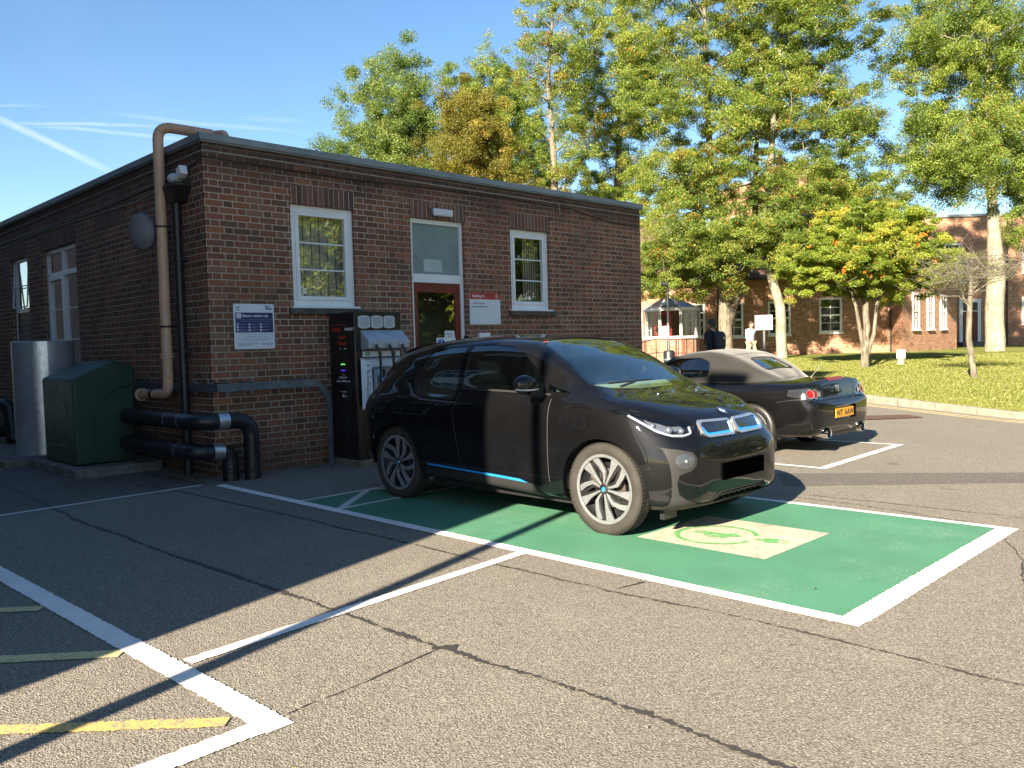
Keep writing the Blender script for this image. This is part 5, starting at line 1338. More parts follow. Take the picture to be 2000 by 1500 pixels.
# lower bumper trim in matt grey
lipz = [(-.735, .17), (.735, .17), (.735, .262), (.41, .258), (.2, .254), (-.2, .254), (-.41, .258), (-.735, .262)]
B.patch('bumper_lip', 'front', lipz, -.1, .34, .001, .006, M['satin_grey'], car)
fang = [(.775, .692), (.748, .677), (.737, .583), (.729, .486), (.720, .33), (.731, .255), (.41, .250), (.55, .270), (.645, .306), (.690, .350), (.705, .43), (.692, .490), (.620, .517), (.582, .555), (.575, .61), (.600, .650), (.68, .674)]
for sg in (-1, 1):
    fq = [(sg * a, b) for a, b in fang]
    sur = B.patch('fog_lamp_surround', 'front', fq, -.1, .34, .001, .005, M['satin_grey'], car)
    fc = [(sg * .652 + .057 * math.cos(a), .588 + .054 * math.sin(a)) for a in np.linspace(0, 2 * PI, 28, endpoint=False)]
    fo = B.patch('fog_lamp', 'front', fc, -.1, .4, .010, .014, M['lens'], sur)
    B.patch('fog_bowl', 'front', fc, -.1, .4, .0045, .0065, M['dark_grey_trim'], fo)
    p, n = B.pt('front', sg * .648, .588, .008); mb = MB(); mb.sphere(p, .013, 16, 10); mb.build('fog_reflector', M['lamp_silver'], fo, smooth=True)
# lower intake with two bars
it = B.patch('lower_intake', 'front', grow(lowint, .01), -.1, .3, -.045, -.035, M['black_plastic'], car)
for sz, mt in ((.326, 'satin_grey'), (.303, 'satin_grey')):
    mb = MB(); pts = []
    for k in range(25):
        v_ = -.40 + .80 * k / 24; z_ = max(.272, sz - max(0, abs(v_) - .31) * .7); pts.append(B.pt('front', v_, z_, -.002)[0])
    mb.tube(pts, .007, 8); mb.build('intake_bar', M[mt], it, smooth=True)
for k in range(9):
    mb = MB(); v_ = -.32 + .08 * k; p = B.pt('front', v_, .302, -.02)[0]; mb.obox(p, (.003, 0, 0), (0, .01, 0), (0, 0, .03)); mb.build('intake_fin', M['black_plastic'], it)
mb = MB(); mb.box(CX - .365, CX + .235 + .0, CY0 - .03, CY0 - .012, .415, .535)
t = NT('blank_black_plate'); npl = t.done(t.bsdf((.0004, .0004, .0004), 1, 0, spec=0))
mb = MB(); p = B.pt('front', 0, .48)[0]; mb.box(CX - .30, CX + .30, p.y - .016, p.y - .006, .415, .54); mb.build('number_plate', npl, car, bevel=.003)
# arches liners, floor, wheels
for u_ in (WF, WR):
    for sg in (-1, 1):
        mb = MB(); mb.lathe([(.392, sg * .84), (.392, sg * .50), (.10, sg * .50)], (CX, CY0 + u_, WZ), 'X', 40, -.1, PI + .1); mb.build('arch_liner', M['black_plastic'], car)
        make_wheel(car, (CX + sg * .765, CY0 + u_, WZ), sg, rot={WF: 1.70, WR: .95}[u_])
mb = MB(); mb.box(CX - .70, CX + .70, CY0 + 1.12, CY0 + 2.88, .17, .24); mb.box(CX - .48, CX + .48, CY0 + .3, CY0 + 3.8, .185, .26); mb.build('floor', M['black_plastic'], car)
# interior
mb = MB(); mb.prism([(CX - .66, CY0 + 1.06, 1.075), (CX - .66, CY0 + 1.14, 1.112), (CX - .66, CY0 + 1.42, 1.08), (CX - .66, CY0 + 1.46, .90), (CX - .66, CY0 + 1.3, .62), (CX - .66, CY0 + 1.0, .62)], (1.32, 0, 0)); mb.build('dashboard', M['dash_light'], car, bevel=.03, smooth=True)
mb = MB(); mb.box(CX - .66, CX + .66, CY0 + .98, CY0 + 1.2, 1.0, 1.03); mb.build('dashboard_top', M['black_plastic'], car, bevel=.01)
for sx in (-.36, .36):
    mb = MB(); a = CY0 + 1.72
    mb.prism([(CX + sx - .23, a, .52), (CX + sx - .23, a + .5, .48), (CX + sx - .23, a + .5, .36), (CX + sx - .23, a, .38)], (.46, 0, 0))
    mb.prism([(CX + sx - .22, a + .42, .52), (CX + sx - .22, a + .66, 1.10), (CX + sx - .22, a + .74, 1.08), (CX + sx - .22, a + .56, .46)], (.44, 0, 0))
    mb.prism([(CX + sx - .13, a + .66, 1.13), (CX + sx - .13, a + .70, 1.33), (CX + sx - .13, a + .76, 1.32), (CX + sx - .13, a + .73, 1.12)], (.26, 0, 0)); mb.build('seat', M['seat'], car, bevel=.035, smooth=True)
mb = MB(); a = CY0 + 2.62; mb.box(CX - .6, CX + .6, a, a + .45, .45, .58); mb.prism([(CX - .6, a + .4, .55), (CX - .6, a + .56, 1.15), (CX - .6, a + .64, 1.14), (CX - .6, a + .52, .5)], (1.2, 0, 0)); mb.build('rear_seat', M['seat'], car, bevel=.03, smooth=True)
mb = MB(); cc = Vector((CX - .36, CY0 + 1.56, .95)); ringp = [cc + Vector((.18 * math.cos(a), -.07 * math.sin(a), .17 * math.sin(a))) for a in np.linspace(0, 2 * PI, 30)]
mb.tube(ringp, .014, 8, False); mb.tube([cc + Vector((-.17, 0, 0)), cc + Vector((.17, 0, 0))], .018, 6); mb.tube([cc, cc + Vector((0, -.25, -.1))], .03, 8); mb.build('steering_wheel', M['black_plastic'], car, smooth=True)
mb = MB(); mb.box(CX - .15, CX + .15, CY0 + 1.30, CY0 + 1.32, 1.03, 1.15); mb.build('display', M['screen_black'], car, bevel=.005)
mb = MB(); mb.obox((CX, CY0 + 1.62, 1.40), (.11, 0, 0), (0, .01, 0), (0, 0, .03)); mb.tube([(CX, CY0 + 1.62, 1.42), (CX, CY0 + 1.56, 1.455)], .01, 6); mb.build('rear_view_mirror', M['black_plastic'], car, bevel=.01)
# door mirrors
for sg in (-1, 1):
    mb = MB(); c0 = Vector((CX + sg * 1.0, CY0 + 1.335, 1.145))
    mb.sphere((0, 0, 0), 1, 24, 16); 
    for i, v_ in enumerate(mb.v):
        x_, y_, z_ = v_; z_ = z_ * (1 - .15 * (x_ * sg < 0)); mb.v[i] = (c0.x + x_ * .125, c0.y + (y_ * .085 if y_ < 0 else y_ * .055), c0.z + math.copysign(abs(z_) ** .8, z_) * .078)
    mr = mb.build('door_mirror', M['paint_black'], car, smooth=True, angle=180)
    mb = MB(); mb.obox(c0 + Vector((0, .050, 0)), (.062, 0, 0), (0, .006, 0), (0, 0, .036)); mb.build('mirror_glass', M['screen_black'], mr, bevel=.01)
    mb = MB(); mb.tube([c0 + Vector((-sg * .03, .0, -.06)), c0 + Vector((-sg * .12, .03, -.085)), B.pt('side', 1.36, 1.05, -.01, sg)[0]], [.03, .026, .035], 10); mb.build('mirror_arm', M['black_plastic'], mr, smooth=True)
    mb = MB(); mb.tube([c0 + Vector((sg * (.127 * math.cos(a)), -.084 * math.sin(a) - .002, -.030 - .012 * math.sin(a))) for a in np.linspace(.15, 2.2, 12)], .0065, 6); mb.build('indicator_strip', M['rim_silver'], mr, smooth=True)
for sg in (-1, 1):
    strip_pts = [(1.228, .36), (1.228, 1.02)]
    LATE.append((B, 'door_edge_highlight', 'side', strip_pts, .0035, car, sg)); LATE.append((B, 'door_edge_highlight', 'side', [(2.34, 1.05), (2.392, .86), (2.335, .62), (2.28, .36)], .003, car, sg))  # pale strips imitate light catching the door edges
# wiper, antenna, washer nozzles, roof panel trim
mb = MB(); pts = [B.pt('top', .90 - .0 * k, -.50 + .115 * k, .014)[0] for k in range(6)]; mb.tube(pts, .008, 6); mb.tube([B.pt('top', .84, -.42, .01)[0], B.pt('top', .87, -.2, .025)[0]], .01, 6)
mb.build('wiper', M['black_plastic'], car)
for v_ in (-.25, .3):
    mb = MB(); p, n = B.pt('top', .60, v_, .004); mb.sphere(p, .014, 10, 8, (1, 1.2, .7)); mb.build('washer_nozzle', M['chrome'], car, smooth=True)
mb = MB(); p, n = B.pt('top', 3.12, 0, 0); mb.hexa([p + Vector(q) for q in ((-.02, -.10, -.005), (.02, -.10, -.005), (-.02, .06, -.005), (.02, .06, -.005), (-.004, .02, .055), (.004, .02, .055), (-.004, .05, .055), (.004, .05, .055))]); mb.build('roof_fin', M['paint_black'], car, bevel=.006, smooth=True)
B.patch('rear_window', 'top', mirror_poly([(3.52, 0), (3.52, .50), (3.78, .46), (3.78, 0)]), 1.0, 1.8, .001, .004, M['screen_black'], car)
B.patch('rear_spoiler', 'top', mirror_poly([(3.36, 0), (3.34, .52), (3.50, .50), (3.53, 0)]), 1.2, 1.8, .0, .018, M['paint_black'], car)
# small red sticker on the screen, air flap under the nose
mb = MB(); p, n = B.pt('top', 1.60, -.46, .002); x_ = Vector((1, 0, 0)); mb.add([p + x_ * (.03 * math.cos(a)) + n.cross(x_) * (.018 * math.sin(a)) for a in np.linspace(0, 2 * PI, 12, endpoint=False)], [tuple(range(12))]); mb.build('red_sticker', M['red_paint'], car)
mb = MB(); mb.box(CX - .62, CX - .46, CY0 + .30, CY0 + .34, .13, .22); mb.build('air_deflector', M['black_plastic'], car); mb = MB(); mb.box(CX + .46, CX + .62, CY0 + .30, CY0 + .34, .13, .22); mb.build('air_deflector', M['black_plastic'], car)

# ================================================================== black roadster with brown soft top, seen from the rear
SX, SY0 = 10.50, 4.56
us = [0, 0.03, 0.075, 0.105, 0.14, 0.2, 0.45, 0.86, 1.25, 1.7, 2.2, 2.7, 3.0, 3.26, 3.6, 3.9, 4.05, 4.12]
zb = [0.34, 0.28, 0.25, 0.235, 0.225, 0.215, 0.2, 0.19, 0.18, 0.17, 0.17, 0.17, 0.17, 0.17, 0.18, 0.2, 0.24, 0.34]
wb = [0.52, 0.64, 0.7, 0.72, 0.735, 0.745, 0.76, 0.77, 0.77, 0.77, 0.77, 0.77, 0.77, 0.77, 0.74, 0.66, 0.56, 0.42]
p3 = [(0.6, 0.42), (0.71, 0.385), (0.765, 0.375), (0.785, 0.37), (0.8, 0.365), (0.818, 0.36), (0.85, 0.36), (0.865, 0.36), (0.855, 0.36), (0.845, 0.36), (0.842, 0.36), (0.845, 0.36), (0.855, 0.36), (0.86, 0.36), (0.83, 0.36), (0.74, 0.36), (0.64, 0.38), (0.46, 0.42)]
p4 = [(0.63, 0.53), (0.745, 0.545), (0.8, 0.56), (0.818, 0.565), (0.832, 0.57), (0.845, 0.575), (0.866, 0.58), (0.875, 0.58), (0.862, 0.58), (0.852, 0.57), (0.85, 0.57), (0.855, 0.57), (0.868, 0.58), (0.872, 0.57), (0.845, 0.55), (0.755, 0.52), (0.66, 0.5), (0.48, 0.5)]
p5 = [(0.625, 0.6), (0.74, 0.625), (0.79, 0.64), (0.8, 0.665), (0.812, 0.7), (0.828, 0.725), (0.85, 0.74), (0.862, 0.75), (0.845, 0.76), (0.83, 0.77), (0.825, 0.77), (0.828, 0.76), (0.84, 0.74), (0.845, 0.71), (0.8, 0.65), (0.71, 0.58), (0.62, 0.55), (0.45, 0.53)]
p6 = [(0.6, 0.635), (0.71, 0.655), (0.755, 0.665), (0.765, 0.735), (0.775, 0.8), (0.782, 0.83), (0.79, 0.84), (0.79, 0.85), (0.775, 0.86), (0.765, 0.865), (0.76, 0.865), (0.76, 0.85), (0.755, 0.82), (0.74, 0.785), (0.7, 0.7), (0.62, 0.61), (0.54, 0.57), (0.4, 0.55)]
p7 = [(0.5, 0.645), (0.6, 0.665), (0.665, 0.672), (0.68, 0.79), (0.695, 0.875), (0.7, 0.882), (0.69, 0.885), (0.68, 0.895), (0.66, 0.895), (0.65, 0.89), (0.65, 0.885), (0.65, 0.875), (0.63, 0.84), (0.6, 0.8), (0.56, 0.72), (0.5, 0.63), (0.44, 0.58), (0.33, 0.56)]
p8 = [(0.36, 0.648), (0.46, 0.668), (0.51, 0.676), (0.52, 0.82), (0.54, 0.905), (0.54, 0.908), (0.53, 0.91), (0.52, 0.915), (0.5, 0.91), (0.5, 0.9), (0.5, 0.895), (0.5, 0.89), (0.48, 0.845), (0.45, 0.8), (0.42, 0.73), (0.37, 0.64), (0.33, 0.585), (0.25, 0.565)]
p9 = [(0.18, 0.65), (0.24, 0.67), (0.26, 0.68), (0.27, 0.832), (0.28, 0.925), (0.28, 0.922), (0.28, 0.925), (0.28, 0.925), (0.26, 0.92), (0.26, 0.905), (0.26, 0.9), (0.26, 0.895), (0.25, 0.85), (0.24, 0.815), (0.22, 0.745), (0.19, 0.65), (0.17, 0.59), (0.13, 0.57)]
p10 = [(0, 0.651), (0, 0.671), (0, 0.682), (0, 0.836), (0, 0.932), (0, 0.928), (0, 0.932), (0, 0.93), (0, 0.925), (0, 0.91), (0, 0.9), (0, 0.9), (0, 0.855), (0, 0.82), (0, 0.75), (0, 0.655), (0, 0.592), (0, 0.572)]
rings = [[(0, zb[i]), (wb[i] * .6, zb[i]), (wb[i], zb[i] + .03), p3[i], p4[i], p5[i], p6[i], p7[i], p8[i], p9[i], p10[i]] for i in range(len(us))]
S = Loft(us, rings, SX, SY0, 5, .05)
rd = thing('parked_car', 'black two seat roadster with raised grey brown fabric roof and orange rear plate', 'car', (SX, SY0 + 2, 0))
sb = S.shell(-.025, 0)
for u_ in (.86, 3.26):
    arch = [(u_ + .345 * math.cos(a), .315 + .345 * math.sin(a)) for a in np.linspace(-.05, PI + .05, 36)] + [(u_ - .36, .08), (u_ + .36, .08)]
    for sg in (-1, 1): sb = bool_mesh(sb, S.prism('side', arch, sg * 1.0, sg * .52), 'DIFFERENCE')
sdoor = [(1.62, .26), (1.58, .80), (1.66, .98), (2.72, .98), (2.78, .60), (2.70, .26)]
def line_cut(me, loft, poly, w, r0, r1):
    outer = grow(poly, w / 2); inner = grow(poly, -w / 2)
    c_ = bool_mesh(loft.prism('side', outer, r0, r1), loft.prism('side', inner, r0 - .1 * (1 if r1 > r0 else -1), r1 + .1 * (1 if r1 > r0 else -1)), 'DIFFERENCE')
    return bool_mesh(me, c_, 'DIFFERENCE')
for sg in (-1, 1): sb = bool_mesh(sb, S.prism('side', grow(sdoor, .004), sg * 1.1, sg * .5), 'DIFFERENCE')
tl = round_poly([(.475, .688), (.50, .80), (.60, .838), (.76, .838), (.835, .80), (.85, .73), (.79, .682)], .03, 3)
pl_rec = round_poly([(-.33, .415), (-.33, .585), (.33, .585), (.33, .415)], .03, 3)
sb = bool_mesh(sb, S.prism('front', pl_rec, -.2, .25), 'DIFFERENCE')
# exhaust cut-outs and valance
for sg in (-1, 1): sb = bool_mesh(sb, S.prism('front', [(sg * .50 + .095 * math.cos(a), .255 + .085 * math.sin(a)) for a in np.linspace(0, 2 * PI, 20, endpoint=False)], -.2, .3), 'DIFFERENCE')
S.fix_normals(sb); sb.materials.clear(); link_mesh('body', sb, M['paint_black'], rd)
for sg in (-1, 1):
    d_ = S.patch('door', 'side', sdoor, sg * 1.1, sg * .5, -.022, 0, M['paint_black'], rd)
    p, n = S.pt('side', 1.76, .74, .004, sg); mb = MB(); mb.obox(p, (.010, 0, 0), (0, .09, 0), (0, 0, .012)); mb.build('door_handle', M['paint_black'], d_, bevel=.006)
S.patch('plate_recess', 'front', grow(pl_rec, .01), -.2, .25, -.05, -.04, M['screen_black'], rd)
# boot lid shut lines as narrow strips
def strip(loft, name, view, pts, w, mat, parent, off=.0012, sgn=-1):
    mb = MB(); P = []
    for (a, b) in zip(pts, pts[1:]):
        n = max(2, int((Vector(b) - Vector(a)).length / .03))
        for i in range(n): P.append(Vector(a).lerp(Vector(b), i / n))
    P.append(Vector(pts[-1])); vs = []
    for i, q in enumerate(P):
        d = (P[min(i + 1, len(P) - 1)] - P[max(i - 1, 0)]).normalized(); nn = Vector((-d.y, d.x)) * w / 2
        vs.append(loft.pt(view, q.x + nn.x, q.y + nn.y, off, sgn)[0]); vs.append(loft.pt(view, q.x - nn.x, q.y - nn.y, off, sgn)[0])
    mb.add(vs, [(2 * i, 2 * i + 1, 2 * i + 3, 2 * i + 2) for i in range(len(P) - 1)]); return mb.build(name, mat, parent, merge=False)
strip(S, 'boot_shut_line', 'top', [(.145, -.47), (.22, -.52), (.72, -.60), (.74, .60), (.22, .52), (.145, .47)], .006, M['black_plastic'], rd)
strip(S, 'boot_shut_line', 'front', [(-.46, .88), (-.45, .72), (-.42, .695), (.42, .695), (.45, .72), (.46, .88)], .007, M['black_plastic'], rd)
strip(S, 'bumper_shut_line', 'side', [(.16, .70), (.30, .69), (.50, .655)], .006, M['black_plastic'], rd)
M['edge_highlight'] = simple('edge_highlight', (.10, .10, .11), .5)  # lighter grey painted as the highlight on door edges
for (lf, nm_, vw, pts_, w_, par_, sg_) in LATE: strip(lf, nm_, vw, pts_, w_, M['edge_highlight'], par_, .0012, sg_)
# rear lamps
M['lamp_smoke'] = simple('smoked_lamp', (.05, .05, .05), .2, .3, .1)
for sg in (-1, 1):
    q = [(sg * a, b) for a, b in tl]
    lens = S.patch('rear_lamp', 'front', q, -.1, .36, .006, .009, M['lens'], rd)
    S.patch('lamp_housing', 'front', q, -.1, .36, .0005, .003, M['lamp_smoke'], lens)
    for (a, r_, mt) in ((.762, .052, 'red'), (.668, .052, 'red'), (.575, .026, 'white')):
        p, n = S.pt('front', sg * a, .757 if mt == 'red' else .752, .010)
        x_ = Vector((1, 0, 0)); x_ = (x_ - n * x_.dot(n)).normalized(); y_ = n.cross(x_)
        mb = MB(); mb.add([p + n * .003 + (x_ * math.cos(t_) + y_ * math.sin(t_)) * r_ for t_ in np.linspace(0, 2 * PI, 20, endpoint=False)], [tuple(range(20))]); mb.build('lamp_disc', simple('lamp_red', (.20, .010, .012), .25) if mt == 'red' else M['lamp_silver'], lens)
        mb = MB(); vs = []
        for t_ in np.linspace(0, 2 * PI, 24): e = x_ * math.cos(t_) + y_ * math.sin(t_); vs += [p + n * .004 + e * r_, p + n * .006 + e * (r_ + .009)]
        mb.add(vs, [(2 * i, 2 * i + 1, 2 * i + 3, 2 * i + 2) for i in range(23)]); mb.build('lamp_ring', M['lamp_silver'], lens, merge=False)
# third brake lamp in boot lip, emblem, plate
S.patch('brake_lamp', 'top', mirror_poly([(.125, 0), (.125, .20), (.150, .22), (.165, 0)]), .8, 1.1, .0, .012, simple('brake_red', (.16, .012, .010), .2), rd)
p, n = S.pt('front', 0, .80, .004); x_ = Vector((1, 0, 0)); y_ = n.cross(x_)
mb = MB(); c_ = p
mb.tube([c_ + x_ * a + y_ * -b * -1 for a, b in ((-.038, .035), (-.045, 0), (-.034, -.035), (0, -.040), (.034, -.035), (.045, 0), (.038, .035), (0, .040), (-.038, .035))], .005, 6)
mb.tube([c_ + x_ * -.024 + y_ * .03, c_ + x_ * -.018 + y_ * -.03], .006, 6); mb.tube([c_ + x_ * .024 + y_ * .03, c_ + x_ * .018 + y_ * -.03], .006, 6); mb.tube([c_ - x_ * .018, c_ + x_ * .018], .006, 6)
mb.build('chrome_emblem', M['chrome'], rd, smooth=True)
yp = SY0 - .0
mb = MB(); mb.box(SX - .26, SX + .26, SY0 + .005, SY0 + .018, .44, .552); npo = mb.build('number_plate', simple('plate_orange_yellow', (.58, .27, .015), .4), rd, bevel=.003)
link_mesh('plate_letters', join_meshes([text_mesh('W7  AAW', .112, (SX, SY0 + .003, .458), (1, 0, 0), (0, 0, 1), .0006, 'CENTER', .002, 1.0)]), sign_ink_m if 'sign_ink_m' in globals() else blk, npo)
# exhausts
for sg in (-1, 1):
    for r_, l_ in ((.058, .0),):
        mb = MB(); mb.lathe([(.050, .28), (.056, .0), (.062, -.008), (.062, .0), (.060, .28)], (SX + sg * .50, SY0 - .01, .262), 'Y', 26); mb.build('exhaust_tip', M['chrome'], rd, smooth=True)
mb = MB(); mb.box(SX - .55, SX + .55, SY0 + .06, SY0 + .20, .20, .30); mb.build('rear_valance', M['black_plastic'], rd, bevel=.02)
# cabin: fabric roof, dark glass
us = [0.72, .80, .95, 1.15, 1.40, 1.65, 1.95, 2.20, 2.45, 2.72]
ht = [.94, 1.0, 1.09, 1.20, 1.29, 1.325, 1.305, 1.245, 1.10, .93]
wt = [.30, .42, .50, .535, .55, .55, .54, .53, .56, .60]
bt = [.60, .66, .70, .72, .725, .725, .72, .72, .71, .69]
rings = []
for i in range(len(us)):
    h_, a, b = ht[i], wt[i], bt[i]; z0_ = .84
    sh = z0_ + (h_ - z0_) * .86
    rings.append([(0, z0_ - .04), (b * .6, z0_ - .04), (b, z0_), (b, z0_ + .03), (b * .975 + a * .025, z0_ + (sh - z0_) * .45), (b * .30 + a * .70 + .03, z0_ + (sh - z0_) * .85), (a + .045, sh + (h_ - sh) * .25), (a - .03, sh + (h_ - sh) * .70), (a * .62, h_ - .012), (a * .3, h_ - .003), (0, h_)])
K = Loft(us, rings, SX, SY0, 5, .05)
t = NT('soft_top_fabric'); c = t.mix(t.sstep(t.noise(2.5, 4), .3, .75), (.020, .0198, .019), (.029, .0285, .027)); M['softtop'] = t.done(t.bsdf(c, .95, 0, t.bump(t.noise(260, 2), .35, .003), spec=.1, sheen=.3))
cab = K.shell(-.02, 0); swin = round_poly([(1.57, .935), (1.53, 1.05), (1.57, 1.165), (1.72, 1.215), (2.10, 1.205), (2.30, 1.12), (2.60, .95), (2.55, .92)], .04, 4)
rwin = round_poly([(.90, -.37), (.90, .37), (1.145, .31), (1.145, -.31)], .05, 4)
wsc = mirror_poly([(2.17, 0), (2.19, .40), (2.22, .50), (2.62, .60), (2.70, .4), (2.71, 0)])
cab = bool_mesh(cab, K.prism('side', swin, -1, 1), 'DIFFERENCE'); cab = bool_mesh(cab, K.prism('top', rwin, .95, 1.5), 'DIFFERENCE'); cab = bool_mesh(cab, K.prism('top', wsc, .90, 1.5), 'DIFFERENCE')
K.fix_normals(cab); cab.materials.clear(); sfo = link_mesh('soft_top', cab, M['softtop'], rd)
for sg in (-1, 1):
    K.patch('side_window', 'side', grow(swin, -.001), sg * 1, sg * .2, -.012, -.008, M['car_glass'], rd)
    K.patch('window_seal', 'side', grow(swin, .014), sg * 1, sg * .2, .001, .006, M['black_plastic'], rd, holes=[K.prism('side', swin, -1.2, 1.2)])
K.patch('rear_window', 'top', grow(rwin, -.001), .95, 1.5, -.012, -.008, M['car_glass'], rd)
K.patch('rear_window_seal', 'top', grow(rwin, .016), .95, 1.5, .001, .007, M['black_plastic'], rd, holes=[K.prism('top', rwin, .8, 1.6)])
K.patch('windscreen', 'top', grow(wsc, -.001), .9, 1.5, -.012, -.008, M['car_glass'], rd)
K.patch('screen_frame', 'top', grow(wsc, .03), .86, 1.5, .001, .008, M['paint_black'], rd, holes=[K.prism('top', wsc, .7, 1.6)])
for u_ in (1.30, 1.86): strip(K, 'fabric_seam', 'top', [(u_, -.5), (u_, .5)], .012, simple('dark_seam', (.06, .05, .045), .9), sfo, .002)
mb = MB(); mb.box(SX - .68, SX + .68, SY0 + .55, SY0 + 3.5, .18, .26)
mb.build('floor', M['black_plastic'], rd)
for sx in (-.35, .35):
    mb = MB(); mb.prism([(SX + sx - .22, SY0 + 1.45, .80), (SX + sx - .22, SY0 + 1.42, 1.10), (SX + sx - .22, SY0 + 1.50, 1.10), (SX + sx - .22, SY0 + 1.62, .80)], (.44, 0, 0)); mb.build('seat', M['black_plastic'], rd, bevel=.03)
mb = MB(); p = S.pt('side', 2.40, .92, 0)[0]
for sg in (-1, 1):
    mb = MB(); mb.sphere((SX + sg * .86, SY0 + 2.42, 1.0), .10, 16, 10, (1, .7, .65)); mb.build('door_mirror', M['paint_black'], rd, smooth=True)
mb = MB(); p = S.pt('top', .50, .10, 0)[0]; mb.tube([p, p + Vector((.10, -.12, .19))], [.004, .002], 6); mb.cyl(p - Vector((0, 0, .003)), p + Vector((0, 0, .012)), .012, .009, 12); mb.build('aerial', M['grey_metal'], rd)
for u_ in (.86, 3.26):
    for sg in (-1, 1):
        mb = MB(); mb.lathe([(.352, sg * .83), (.352, sg * .52), (.1, sg * .52)], (SX, SY0 + u_, .315), 'X', 36, -.1, PI + .1); mb.build('arch_liner', M['black_plastic'], rd)
        make_wheel(rd, (SX + sg * .745, SY0 + u_, .315), sg, .315, .205, .215, 'five', rot=.3, tyre='black_plastic')
# ------------------------------------------------------------------ trees
PALS = {
 'green': [(.050, .092, .016), (.085, .140, .024), (.125, .180, .032), (.19, .225, .04)],
 'fresh': [(.075, .125, .020), (.120, .180, .028), (.17, .225, .035), (.25, .26, .045)],
 'poplar': [(.055, .098, .024), (.085, .135, .035), (.115, .165, .045), (.16, .20, .06)],
 'olive': [(.072, .078, .018), (.108, .112, .024), (.150, .148, .032), (.19, .18, .04)],
 'dark': [(.030, .055, .014), (.050, .085, .018), (.07, .11, .022), (.09, .13, .03)],
 'autumn': [(.085, .135, .018), (.14, .19, .024), (.19, .225, .03), (.26, .26, .035)],
 'ash': [(.060, .105, .022), (.095, .150, .030), (.135, .190, .040), (.17, .21, .05)],
}
def make_tree(name, label, L0, D0, z0, trunk, crowns, pal, nleaf, lsize, seed, bark='bark', orange=.03, twig=.012, clump_r=(.45, .85), limb=.5, flat=.6, group=None, droop=0.0, extra_twigs=0):
    """trunk: [(dL, dD, z, r)...] above the base; crowns: ellipsoids (dL, dD, z, rL, rD, rz, clumps)"""
    r = np.random.default_rng(seed); nleaf = int(nleaf * (4.3 if seed < 30 else 1.4)); lsize *= .44 if seed < 30 else .8; orange *= .35; cm = 1.45 if nleaf > 60 else 1
    crowns = [(a, b, c, rl * 1.08, rd_, rz * 1.05, int(n * cm)) for (a, b, c, rl, rd_, rz, n) in crowns]
    base = V(L0, D0, z0)
    root = thing(name, label, 'tree', tuple(base), group)
    ex = np.array([SY, -CY, 0.]); ey = np.array([CY, SY, 0.]); ez = np.array([0, 0, 1.])
    W = lambda a, b, c: np.array(base) * np.array([1, 1, 0]) + ex * a + ey * b + ez * c
    mb = MB(); nodes = []
    tp = [W(a, b, c) for a, b, c, _ in trunk]; tr_ = [q[3] for q in trunk]
    # refined trunk with slight wander
    P, Rr = [], []
    for i in range(len(tp) - 1):
        n = max(3, int(np.linalg.norm(tp[i + 1] - tp[i]) / .45))
        for k in range(n):
            f = k / n; q = tp[i] * (1 - f) + tp[i + 1] * f + (r.normal(0, tr_[i] * .07, 3) if i + k > 0 else 0); P.append(q); Rr.append(tr_[i] * (1 - f) + tr_[i + 1] * f)
    P.append(tp[-1]); Rr.append(tr_[-1])
    # root flare
    P.insert(0, P[0] - ez * .15); Rr.insert(0, Rr[0] * 1.35); Rr[1] *= 1.16
    mb.tube(P, Rr, 14)
    for q, rr_ in zip(P, Rr): nodes.append((q, rr_, 0))
    zmin = trunk[0][2] + (trunk[-1][2] - trunk[0][2]) * limb
    # clump centres
    C = []
    for (a, b, c, rl, rd_, rz, n) in crowns:
        k = 0; tries = 0
        while k < n and tries < n * 30:
            tries += 1
            d = r.normal(0, 1, 3); d /= np.linalg.norm(d); rad_ = r.random() ** .42
            d = d * rad_; p = W(a + d[0] * rl, b + d[1] * rd_, c + d[2] * rz)
            if any(np.linalg.norm(p - q) < clump_r[0] * .9 for q in C[-60:]): continue
            C.append(p); k += 1
    C = np.array(C)
    ax = np.array([nd[0] for nd in nodes])
    order = np.argsort([np.min(np.linalg.norm(ax - c, axis=1)) for c in C])
    NP = [nd[0] for nd in nodes]; NR = [nd[1] for nd in nodes]; ok = [q[2] >= zmin for q in NP]
    for ci in order:
        c = C[ci]; A = np.array(NP); dist = np.linalg.norm(A - c, axis=1) + np.clip(A[:, 2] - c[2] + .3, 0, None) * 2.5 + np.where(ok, 0, 50)
        j = int(np.argmin(dist)); p0 = A[j]; r0 = min(NR[j] * .62, .012 + .02 * np.linalg.norm(c - p0) + .03)
        Ld = np.linalg.norm(c - p0)
        if Ld < .05: continue
        m1 = p0 + (c - p0) * .33 + ez * Ld * .10 + r.normal(0, .07 * Ld, 3); m2 = p0 + (c - p0) * .70 + ez * Ld * (.12 - droop) + r.normal(0, .07 * Ld, 3)
        pts = [p0, m1, m2, c]; fin = []
        for i in range(3):
            for k in range(3): fin.append(pts[i] * (1 - k / 3) + pts[i + 1] * k / 3)
        fin.append(c); nn = len(fin)
        rs = [max(twig, r0 * (1 - .8 * i / (nn - 1))) for i in range(nn)]
        mb.tube(fin, rs, 6, False)
        for i in range(2, nn): NP.append(fin[i]); NR.append(rs[i]); ok.append(True)
        for _ in range(extra_twigs):
            e = r.normal(0, 1, 3); e[2] = abs(e[2]) * .3 - droop; e /= np.linalg.norm(e); l_ = r.uniform(.4, 1.1)
            q1 = c + e * l_ * .5 + r.normal(0, .05, 3); q2 = c + e * l_ + r.normal(0, .08, 3); mb.tube([c, q1, q2], [twig, twig * .8, twig * .5], 4, False)
    mb.build('trunk', M[bark], root, smooth=True, angle=80, merge=False)
